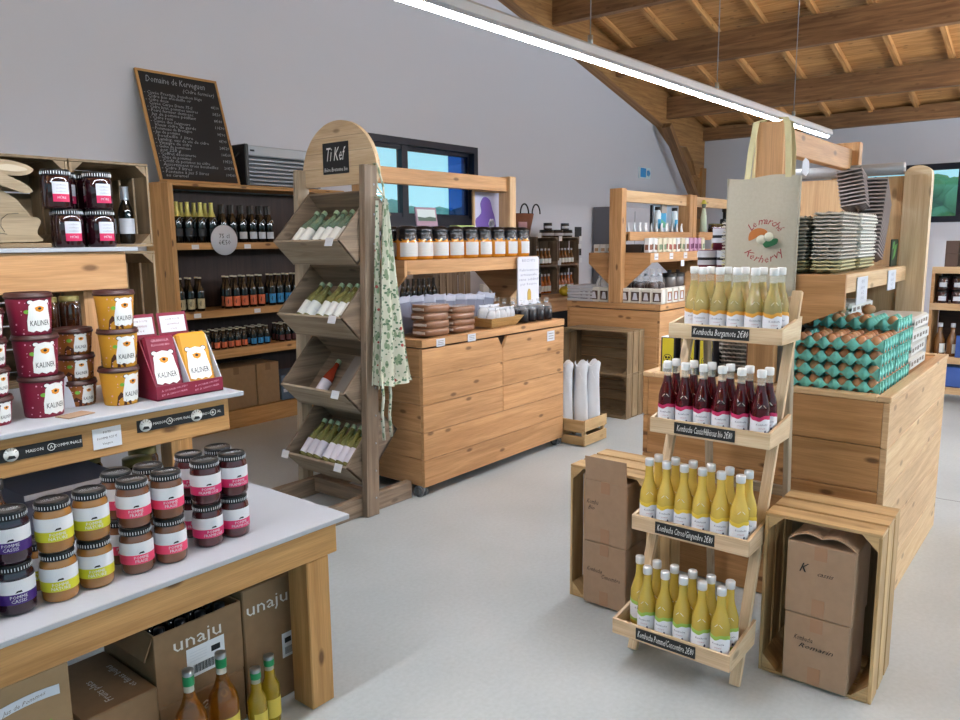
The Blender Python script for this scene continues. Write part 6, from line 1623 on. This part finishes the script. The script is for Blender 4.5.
# tote bag
t = thing('tote_bag', 'natural linen tote bag with red market lettering hanging on the egg chest post', 'bag', (3.10, 1.07, 1.95), world=True)
LIN = mat('linen', 'b5ae9f', .9, noise=.15, nscale=90, bump=.4)
g = G(); n, K = 24, 10; ya, yb = 1.208, .922
for s in (0, 1):
    for j in range(K + 1):
        for i in range(n + 1):
            u = i / n; v = j / K; z = 1.742 - .47 * v
            x = 3.095 - .028 * v * math.sin(PI * u) - .006 * math.sin(u * 9 + v * 2) * (.4 + v) + .010 * s * (1 + 2 * math.sin(PI * u) * v)
            y = ya + (yb - ya) * u + .006 * (u - .5) * v * 2
            g.v.append((x + .02 * max(0, u - .9) * 4, y, z - .006 * math.sin(u * 7)))
o_ = (n + 1) * (K + 1)
for j in range(K):
    for i in range(n):
        a = j * (n + 1) + i; q = [a, a + n + 1, a + n + 2, a + 1]; g.face(q, 0, None, True); g.face([o_ + k for k in q[::-1]], 0, None, True)
for j in range(K):
    for i in (0, n): a = j * (n + 1) + i; c = a + n + 1; g.face([a, o_ + a, o_ + c, c] if i == n else [c, o_ + c, o_ + a, a])
for i in range(n): a = K * (n + 1) + i; g.face([a, o_ + a, o_ + a + 1, a + 1])
part('bag_body', g, LIN, t)
STR = mat('cream_strap', 'c3bb93', .8)
def strapd(g, pts, w_, m=0):
    P_ = [Vector(p) for p in pts]; b = len(g.v)
    for p in P_:
        for (dy, dx) in ((-w_ / 2, 0), (w_ / 2, 0), (w_ / 2, .003), (-w_ / 2, .003)): g.v.append((p.x + dx, p.y + dy, p.z))
    for i in range(len(P_) - 1):
        for k in range(4): a = b + i * 4 + k; c = b + i * 4 + (k + 1) % 4; g.face([a, c, c + 4, a + 4], m)
g = G(); strapd(g, [(3.088, 1.125, 1.735), (3.10, 1.120, 1.84), (3.115, 1.108, 1.955), (3.14, 1.085, 1.966), (3.17, 1.045, 1.966), (3.115, .998, 1.964), (3.108, .986, 1.94), (3.10, .975, 1.85), (3.092, .967, 1.735)], .024); part('handle', g, STR, t)
g = G(); strapd(g, [(3.20, 1.14, 1.73), (3.196, 1.13, 1.84), (3.195, 1.12, 1.955), (3.18, 1.09, 1.972), (3.16, 1.03, 1.972), (3.195, 1.0, 1.955), (3.197, .985, 1.85), (3.20, .985, 1.73)], .02); part('handle', g, STR, t)
RT = mat('red_tote_print', '8e2a34', .7)
def arct(g, s, yc, zc, R, a0, a1, size):
    n_ = len(s)
    for i, ch in enumerate(s):
        if ch == ' ': continue
        a = a0 + (a1 - a0) * i / (n_ - 1); y = yc - R * math.sin(a); z = zc + R * math.cos(a)
        sg = 1 if R > 0 else 1; c_, s_ = math.cos(a), math.sin(a)
        if zc > 9: pass
        V, F = text_geo(ch, .3)
        ux = Vector((0, -c_, -s_)); uy = Vector((0, -s_ , c_))
        if abs(a) > PI / 2: ux, uy = -ux, -uy
        o = Vector((3.0515, y, z)); 
        g.add([(v[0] * size, v[1] * size, 0) for v in V], F, lambda v: o + ux * v[0] + uy * v[1], 0)
g = G(); arct(g, 'Le marché', 1.035, 1.495, .074, -.85, .9, .040); part('lettering', g, RT, t, 'red arched lettering')
g = G(); arct(g, 'Kerhervy', 1.035, 1.50, .080, PI + .85, PI - .85, .042); part('lettering', g, RT, t, 'red arched lettering')
pl3 = lambda pts: [(1.035 - p[0], 1.50 + p[1]) for p in pts]
g = G(); g.prism(curve(pl3([(-.060, -.006), (-.056, .026), (-.026, .042), (.006, .034), (.014, .014), (-.014, .016), (-.036, .002)]), 4), 3.0495, 3.051, 'x'); part('orange_print', g, mat('tote_orange', 'b06a34', .8), t)
g = G(); g.lathe([(0, 0), (.018, 0), (.018, .001), (0, .001)], 14, M=Matrix.Translation((3.0492, 1.047, 1.497)) @ Matrix.Rotation(-PI / 2, 4, 'Y')); g.lathe([(0, 0), (.018, 0), (.018, .001), (0, .001)], 14, M=Matrix.Translation((3.0492, 1.017, 1.508)) @ Matrix.Rotation(-PI / 2, 4, 'Y')); part('flower_print', g, mat('tote_cream_print', 'c9c6b4', .8), t)
g = G(); g.prism(curve(pl3([(-.004, -.016), (.006, -.034), (.026, -.030), (.050, -.018), (.052, .0), (.034, .0), (.016, -.006)]), 4), 3.049, 3.0505, 'x'); part('leaf_print', g, mat('tote_green', '1e5a38', .8), t)
# packs and boxes under / on the left part of the egg chest
def ypack(t):
    g = G(); g.box(-.03, .03, -.035, .035, 0, .165, bev=.003); part('pack_body', g, mat('pack_dark_side', '24222a', .5), t)
    g = G(); g.box(-.0306, -.0296, -.027, .027, .002, .163, 0); g.box(-.0312, -.0306, -.024, .024, .002, .045, 1); part('front_print', g, [mat('pack_yellow', 'c8b724', .5), PAPER2], t)
    g = G()
    for k in range(9): g.box(-.0318, -.0312, -.016 + .0036 * k, -.0145 + .0036 * k, .008, .03)
    part('barcode', g, INK, t)
    g = G(); g.lathe([(.0, 0), (.021, 0), (.021, .0008), (0, .0008)], 16, 0, M=Matrix.Translation((-.0312, 0, .07)) @ Matrix.Rotation(-PI / 2, 4, 'Y')); g.lathe([(.0, 0), (.018, 0), (.018, .0008), (0, .0008)], 16, 1, M=Matrix.Translation((-.032, 0, .07)) @ Matrix.Rotation(-PI / 2, 4, 'Y'))
    for (dy, dz) in ((-.007, .006), (.007, .006), (0, -.007)): g.lathe([(0, 0), (.0055, 0), (.0055, .0008), (0, .0008)], 8, 0, M=Matrix.Translation((-.0328, dy, .07 + dz)) @ Matrix.Rotation(-PI / 2, 4, 'Y'))
    part('round_emblem', g, [INK, mat('pack_yellow', 'c8b724')], t)
    g = G(); g.box(-.028, .028, -.034, .034, .1655, .168); part('white_top', g, PAPER, t)
for i, y in enumerate((1.488, 1.392, 1.31)): inst('yp', 'yellow_pack', 'pack', ypack, 'black and yellow pack with round emblem on the egg chest, %s of three' % nth(i, 3), (3.215, y, .9), .0, 'black and yellow packs', scale=(1, 1, 1))
for k in range(9): 
    g = None
    inst('pulr', 'pulp_disc', 'tray', nested(PULP, ''), 'grey pulp carton in the low stack beside the yellow packs, number %d from the bottom' % (k + 1), (3.40, 1.255, .9 + .0185 * k), PI / 2, 'low stack of grey cartons', scale=(.45, .62, 1))
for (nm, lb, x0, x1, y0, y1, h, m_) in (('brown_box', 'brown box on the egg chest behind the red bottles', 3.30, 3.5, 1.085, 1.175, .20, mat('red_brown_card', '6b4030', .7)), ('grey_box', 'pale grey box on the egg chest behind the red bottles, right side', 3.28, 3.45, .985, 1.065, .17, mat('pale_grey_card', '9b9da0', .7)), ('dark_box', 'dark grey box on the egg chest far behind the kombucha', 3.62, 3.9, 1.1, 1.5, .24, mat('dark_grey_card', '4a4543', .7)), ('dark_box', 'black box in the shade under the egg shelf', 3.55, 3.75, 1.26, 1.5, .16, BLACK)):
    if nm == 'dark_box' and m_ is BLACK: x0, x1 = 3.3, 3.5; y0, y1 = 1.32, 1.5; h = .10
    g = G(); g.box(x0, x1, y0, y1, .8995, .8995 + h, bev=.003)
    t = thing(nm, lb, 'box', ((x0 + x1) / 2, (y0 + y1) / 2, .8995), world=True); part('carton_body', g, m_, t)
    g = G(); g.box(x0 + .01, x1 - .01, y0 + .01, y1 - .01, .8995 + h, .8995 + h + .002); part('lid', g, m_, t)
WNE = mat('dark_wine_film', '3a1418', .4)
def dome(t):
    g = G(); g.ell((0, 0, .035), (.045, .045, .035), 14, 8); part('bread', g, WNE, t)
    g = G(); g.box(-.03, .03, -.03, .03, 0, .004); part('paper_base', g, CARD_D, t)
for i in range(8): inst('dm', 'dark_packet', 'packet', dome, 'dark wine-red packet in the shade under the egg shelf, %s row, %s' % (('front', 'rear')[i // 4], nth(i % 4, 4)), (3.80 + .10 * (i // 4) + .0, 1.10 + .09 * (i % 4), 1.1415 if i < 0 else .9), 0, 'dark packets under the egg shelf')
def plant(t):
    g = G(); rr = random.Random(6)
    for k in range(26):
        a = rr.random() * 6.28; r = rr.random() * .07; g.ell((r * math.cos(a), r * math.sin(a), .06 + rr.random() * .10), (.022, .022, .012), 7, 4)
    part('leaves', g, mat('dark_leaf', '24382a', .6), t)
    g = G(); g.lathe([(0, 0), (.04, 0), (.05, .07), (0, .07)], 14, 0, cap=False); part('pot', g, BLACK, t)
inst('pl', 'leafy_plant', 'plant', plant, 'dark green leafy plant beside the front egg trays, left one', (3.27, 1.06, 1.0) if False else (3.575, 1.02, .9), 0, 'plants on the egg chest'); 
inst('pl', 'leafy_plant', 'plant', plant, 'dark green leafy plant beside the front egg trays, right one', (3.69, 1.025, .9), 0, 'plants on the egg chest')
# tins at the left end of the egg shelf
def tin(t):
    g = G(); g.lathe([(0, 0), (.038, 0), (.038, .09), (.036, .093), (0, .093)], 18, 0, cap=False); part('tin_body', g, mat('tin_maroon', '5e1830', .4), t)
    g = G(); g.lathe([(.0388, .03), (.0388, .09)], 18, 0, cap=False); part('label', g, mat('tin_white', 'b5b6c0', .5), t)
    g = G(); g.lathe([(.0395, .05), (.0395, .062)], 18, 0, cap=False); part('band', g, INK, t)
for i, (x, y, z) in enumerate(((3.21, 1.33, SH3), (3.21, 1.245, SH3), (3.30, 1.30, SH3), (3.255, 1.285, SH3 + .0935))): inst('tn', 'tin_can', 'tin', tin, 'maroon and white tin on the egg shelf, %s' % ['front left', 'front right', 'rear', 'on top of the others'][i], (x, y, z + .0005), 0, 'maroon and white tins')
# ================================================================ table and goods along the left wall
T = thing('wall_table', 'long pine table against the left wall behind the long chest', 'table', (7, 5.3, 0), world=True)
TT = .845
g = G(); g.box(4.85, 8.66, 4.9, 5.78, TT - .03, TT, bev=.003); part('tabletop', g, PINE_L, T)
g = G(); g.box(4.86, 8.65, 4.91, 4.935, TT - .165, TT - .031, bev=.003); part('apron', g, PINE, T)
for (x, y) in ((4.87, 4.94), (8.55, 4.94), (4.87, 5.66), (8.55, 5.66)):
    g = G(); g.box(x, x + .09, y, y + .09, 0, TT - .031); part('leg', g, PINE, T)
g = G(); g.box(4.97, 8.54, 4.94, 4.96, .02, TT - .04); part('black_front_sheet', g, mat('black_sheet', '111114', .8), T)  # black sheet across the front, below the apron
TC0 = TT + .0005
crb = crate_b(.48, .30, .352, GREY, 2)
for i, (x, z, nm) in enumerate(((8.37, 0, 'lower right'), (8.37, .3535, 'upper right'), (7.87, 0, 'lower left'), (7.87, .3535, 'upper left'))):
    inst('crt', 'wooden_crate', 'crate', crb, 'dark crate in the stack holding small bottles by the wall, %s' % nm, (x, 5.45, TC0 + z), 0, 'dark crates on the wall table')
def mini(m, h=.24, r=.033, lab=LW1):
    def f(t):
        g = G(); g.lathe([(0, 0), (r * .95, 0), (r, .005), (r, h * .5), (r * .4, h * .72), (.013, h * .9), (0, h * .9)], 12, 0, cap=False); part('bottle_body', g, m, t)
        g = G(); g.lathe([(.014, h * .88), (.014, h), (0, h)], 10, 0, cap=False); part('cap', g, PAPER2, t)
        g = G(); g.lathe([(r + .001, h * .1), (r + .001, h * .38)], 12, 0, a0=-1.4, a1=1.4); part('label', g, lab, t)
    return f
ORJ = mat('orange_juice', 'b5652a', .15, coat=.5); AMJ = mat('amber_syrup', '6a4520', .15, coat=.5)
for i in range(6):
    inst('m1', 'juice_bottle', 'bottle', mini(ORJ), 'orange juice bottle in the lower dark crate, %s of six' % nth(i, 6), (8.17 + .075 * i, 5.38, TC0 + .011), 0, 'orange juice bottles')
    inst('m2', 'syrup_bottle', 'bottle', mini(AMJ, .20), 'amber syrup bottle in the upper dark crate, %s of six' % nth(i, 6), (8.17 + .075 * i, 5.38, TC0 + .3645), 0, 'amber syrup bottles')
    if i < 5:
        inst('m2', 'syrup_bottle', 'bottle', mini(AMJ, .20), 'amber syrup bottle in the left upper crate, %s of five' % nth(i, 5), (7.70 + .08 * i, 5.38, TC0 + .3645), 0, 'amber syrup bottles, left crate')
        inst('m1', 'juice_bottle', 'bottle', mini(ORJ), 'orange juice bottle in the left lower crate, %s of five' % nth(i, 5), (7.70 + .08 * i, 5.38, TC0 + .011), 0, 'orange juice bottles, left crate')
ZT3 = TC0 + .3535 + .353
def pot(t):
    g = G(); g.lathe([(0, 0), (.085, 0), (.09, .08), (.085, .085)], 16, 0, cap=False); part('jar_body', g, mat('brown_glass_pot', '3a2a20', .2, coat=.4), t)
    g = G(); g.lathe([(.091, .02), (.0925, .06)], 16, 0, a0=-1.3, a1=1.3); part('label', g, PAPER2, t)
    g = G(); g.lathe([(.088, .084), (.088, .11), (0, .112)], 16, 0, cap=False); part('lid', g, BLKM, t)
for i, (x, z, nm) in enumerate(((8.0, 0, 'left pile, bottom'), (8.22, 0, 'middle of the bottom row'), (8.44, 0, 'right pile, bottom'))):
    inst('pt', 'preserve_jar', 'jar', pot, 'dark preserve jar on the crate stack by the wall, %s' % nm, (x, 5.4, ZT3), -.4, 'preserve jars on the crate stack', scale=(1, 1, .8))
for x, nm in ((8.03, 'left pile, top'), (8.42, 'right pile, top')): inst('pt', 'preserve_jar', 'jar', pot, 'dark preserve jar on the crate stack by the wall, %s' % nm, (x, 5.4, ZT3 + .0905), -.4, 'preserve jars on the crate stack', scale=(.62, .62, .75))
t = thing('handled_basket', 'tall brown basket with two dark loop handles on the crates', 'basket', (7.5, 5.4, ZT3), world=True)
g = G(); g.lathe([(.15, ZT3), (.17, ZT3 + .10), (.205, ZT3 + .27), (.198, ZT3 + .272), (.16, ZT3 + .1), (0, ZT3 + .02)], 22, 0, c=(7.40, 5.42, 0)); part('basket_body', g, mat('brown_weave', '7f4c34', .7, noise=.4, nscale=60), t)
for dx in (-.13, .13):
    g = G(); g.tube([(7.40 + dx * .6 + .09 * math.cos(a) * (1 if dx > 0 else 1) * .9 + dx * .3, 5.22, ZT3 + .265 + .11 * math.sin(a)) for a in [PI * k / 10 for k in range(11)]], .009, 6); part('handle', g, INK, t)
g = G(); g.box(7.17, 7.32, 5.21, 5.225, ZT3 + .03, ZT3 + .17); part('tag', g, mat('pink_tag', 'c9969a', .6), t)
g = G(); g.box(7.29, 7.50, 5.30, 5.60, TC0, ZT3 - .0005, bev=.004); g_ = thing('dark_cabinet', 'dark narrow crate column under the basket', 'crate', (7.4, 5.45, TC0), world=True); part('column_body', g, GREY, g_)
g = G(); g.box(7.30, 7.49, 5.296, 5.2995, TC0 + .36, TC0 + .365); part('joint', g, INK, g_)
for i in range(2):
    inst('b2', 'sparkling_bottle', 'bottle', B2, 'dark bottle with white label standing before the crate column, %s' % ('left', 'right')[i], (7.36 + .10 * i, 5.15, TC0), -.3, 'dark bottles by the crate column', scale=(1, 1, 1.6))
for i, (x, z0, z1) in enumerate(((8.66, 1.52, 1.68), (8.66, 1.31, 1.46))):
    g = G(); g.box(8.62, 8.78, 5.37, 5.376, z0, z1); solo('black_card', g, SLATE, 'black price card fixed beside the dark crates, %s one' % (('upper', 'lower')[i]), 'price card', (8.7, 5.372, z0))
for i, (x, z) in enumerate(((7.66, 1.54), (8.12, 1.50), (8.60, 1.50), (8.10, 1.20), (8.60, 1.22), (8.58, 1.40))):
    g = G(); g.box(x, x + .07, 5.290, 5.294, z, z + .06); solo('price_tag', g, PAPER, 'tiny white price tag on the dark crates by the wall, %s' % ['upper left', 'upper middle', 'upper right', 'centre', 'right of centre', 'right edge'][i], 'price tag', (x + .035, 5.292, z))
# squash
t = thing('squash', 'small yellow ribbed squash on the wall table edge', 'squash', (7.82, 4.98, TT), world=True)
g = G(); n = 40
g.lathe([(max(.0, .085 * math.sin(PI * k / 10) ** .8), .06 - .06 * math.cos(PI * k / 10)) for k in range(11)], n, 0, cap=False)
g.v = [(v[0] * (1 - .09 * abs(math.sin(4 * math.atan2(v[0], v[1])))) + 7.80, v[1] * (1 - .09 * abs(math.sin(4 * math.atan2(v[0], v[1])))) + 4.98, v[2] + TT + .001) for v in g.v]
part('squash_body', g, mat('squash_yellow', 'c2b12e', .5), t)
g = G(); g.cyl((7.80, 4.98, TT + .115), (7.81, 4.98, TT + .145), .012, 8); part('stem', g, mat('squash_stem', '6f7a3a', .7), t)
# flat box left of chest 2 and white trays
for k in range(5):
    inst('wt', 'white_tray', 'tray', boxy(.34, .26, .024, mat('white_tray_plastic', 'b9bbc4', .5)), 'flat white tray stacked behind the middle chest corner, %s of five' % ('lowest' if k == 0 else 'topmost' if k == 4 else ORD[k] + ' up'), (6.18 + .006 * (k % 2), 3.70, .956 + .0285 * k), .05, 'flat white trays')
g = G(); g.box(6.05, 6.13, 3.44, 3.53, .9555, 1.06, bev=.005); solo('slatted_box', g, GREY_L, 'small slatted wooden box beside the flat white trays', 'box', (6.09, 3.48, .9555))
for i in range(4): inst('wb', 'film_bag', 'bag', packet, 'crumpled white film bag on the small slatted box, %s' % nth(i, 4), (6.09 + .02 * (i % 2), 3.55 - .04 * i, 1.062), rot=(.2, .1, i), group='film bags behind the post', scale=(.8, .8, 1.1))
# goods seen beneath the shelf of the long chest
for i, x in enumerate((5.05, 5.95, 6.25)):
    inst('cr5', 'wooden_crate', 'crate', crate_b(.28, .30, .36, GREY, 3), 'upright greyed crate on the wall table seen under the jar shelf, %s' % nth(i, 3), (x, 5.45, TC0), PI / 2, 'greyed crates on the wall table')
for i in range(7): inst('b2b', 'sparkling_bottle', 'bottle', B2b, 'dark bottle on the wall table seen under the jar shelf, %s' % nth(i, 7), (5.35 + .075 * i, 5.3, TC0), 0, 'dark bottles on the wall table')
for i in range(6): inst('wpk', 'white_pack', 'pack', card_pack(mat('pk_white', 'd3d3d3'), mat('pk_tan', 'a08468'), .20, .10, .06), 'tall white pack on the wall table seen under the jar shelf, %s' % nth(i, 6), (6.5 + .13 * i, 5.2, TC0), .1 * math.sin(i), 'tall white packs on the wall table')
# ================================================================ shelves at the far right
T = thing('jar_shelving', 'low pine shelving with rows of dark jars at the far right', 'shelving', (8.2, .5, 0), world=True)
for z in (.14, .42, .905, 1.235):
    g = G(); g.box(8.0, 8.4, -.6, 1.19, z - .06, z, bev=.003); part('shelf', g, PINE_L, T)
for y in (-.6, 1.165):
    g = G(); g.box(8.0, 8.4, y, y + .025, .0, .08); g.box(8.0, 8.4, y, y + .025, .1405, .359); g.box(8.01, 8.4, y, y + .025, .4205, .844); g.box(8.01, 8.4, y, y + .025, .9055, 1.174); part('side_panel', g, PINE, T)
g = G(); g.box(8.38, 8.4, -.57, 1.16, .91, 1.17); part('back_panel', g, DARKW, T)
g = G(); g.box(8.38, 8.4, -.57, 1.16, .43, .84); part('back_panel', g, DARKW, T)
DJ = mat('dark_red_preserve', '2c1215', .12, coat=.6)
def rjar(t):
    g = G(); g.lathe([(0, 0), (.048, 0), (.05, .01), (.05, .09), (.042, .105)], 14, 0, cap=False); part('jar_body', g, DJ, t)
    g = G(); g.lathe([(.044, .1), (.044, .12), (0, .122)], 14, 0, cap=False); part('lid', g, BLKM, t)
    g = G(); g.box(-.03, .03, -.0525, -.050, .025, .065); part('label', g, PAPER2, t)
for j, y in enumerate((1.10, .985, .87, .755)):
    for lv in (0, 1):
        inst('rj', 'preserve_jar', 'jar', rjar, 'dark red preserve jar on the far right shelving, %s layer, %s from its left end' % (('lower', 'upper')[lv], ORD[j]), (8.07, y, .9055 + .123 * lv), -PI / 2 + .1, 'red preserve jars on the right shelving')
for j, y in enumerate((1.08, .95, .82)):
    for lv in (0, 1): inst('bx', 'gift_box', 'box', boxy(.12, .12, .10, mat('brown_gift_box', '5d4a42', .7)), 'small brown gift box on top of the right shelving, %s, %s from its left end' % (('lower', 'upper')[lv], ORD[j]), (8.1, y, 1.2355 + .2015 + .101 * lv), 0, 'brown gift boxes') if False else inst('bx', 'gift_box', 'box', boxy(.12, .12, .115, mat('brown_gift_box', '5d4a42', .7)), 'brown gift box on top of the right shelving, %s, %s from its left end' % (('lower', 'upper')[lv], ORD[j]), (8.1, y - .02, 1.2355 + .1155 * lv + .0), 0, 'brown gift boxes on the right shelving')
g = G(); g.box(8.01, 8.03, 1.10, 1.19, 1.2355, 1.47); solo('white_notice', g, PAPER2, 'white notice sheet at the left end of the right shelving', 'notice', (8.02, 1.145, 1.2355))
for j in range(5): inst('m2', 'syrup_bottle', 'bottle', mini(AMJ, .20), 'amber bottle on the lower board of the right shelving, %s from its left end' % ORD[j], (8.1, 1.1 - .10 * j, .4205), 0, 'amber bottles on the right shelving', scale=(1.4, 1.4, 1.5))
t = thing('blue_block', 'blue block at the bottom of the right shelving', 'crate', (8.05, .8, .1405), world=True)  # plain blue block with a thin rim strip
BL = mat('blue_plastic', '3f5fa8', .4)
g = G(); g.box(8.03, 8.3, .50, 1.10, .1405, .33, bev=.01); part('block_body', g, BL, t)
g = G(); g.box(8.025, 8.03, .55, 1.05, .30, .32); part('rim', g, BL, t)
t = thing('blue_box', 'blue box standing among the bottles on the right shelving', 'box', (8.03, .9, .4205), world=True)
g = G(); g.box(8.01, 8.03, .62, .96, .4205, .62, bev=.004); part('box_body', g, BL, t)
g = G(); g.box(8.008, 8.01, .7, .9, .5, .56); part('label', g, mat('pale_blue_label', '8ea4d0', .5), t)
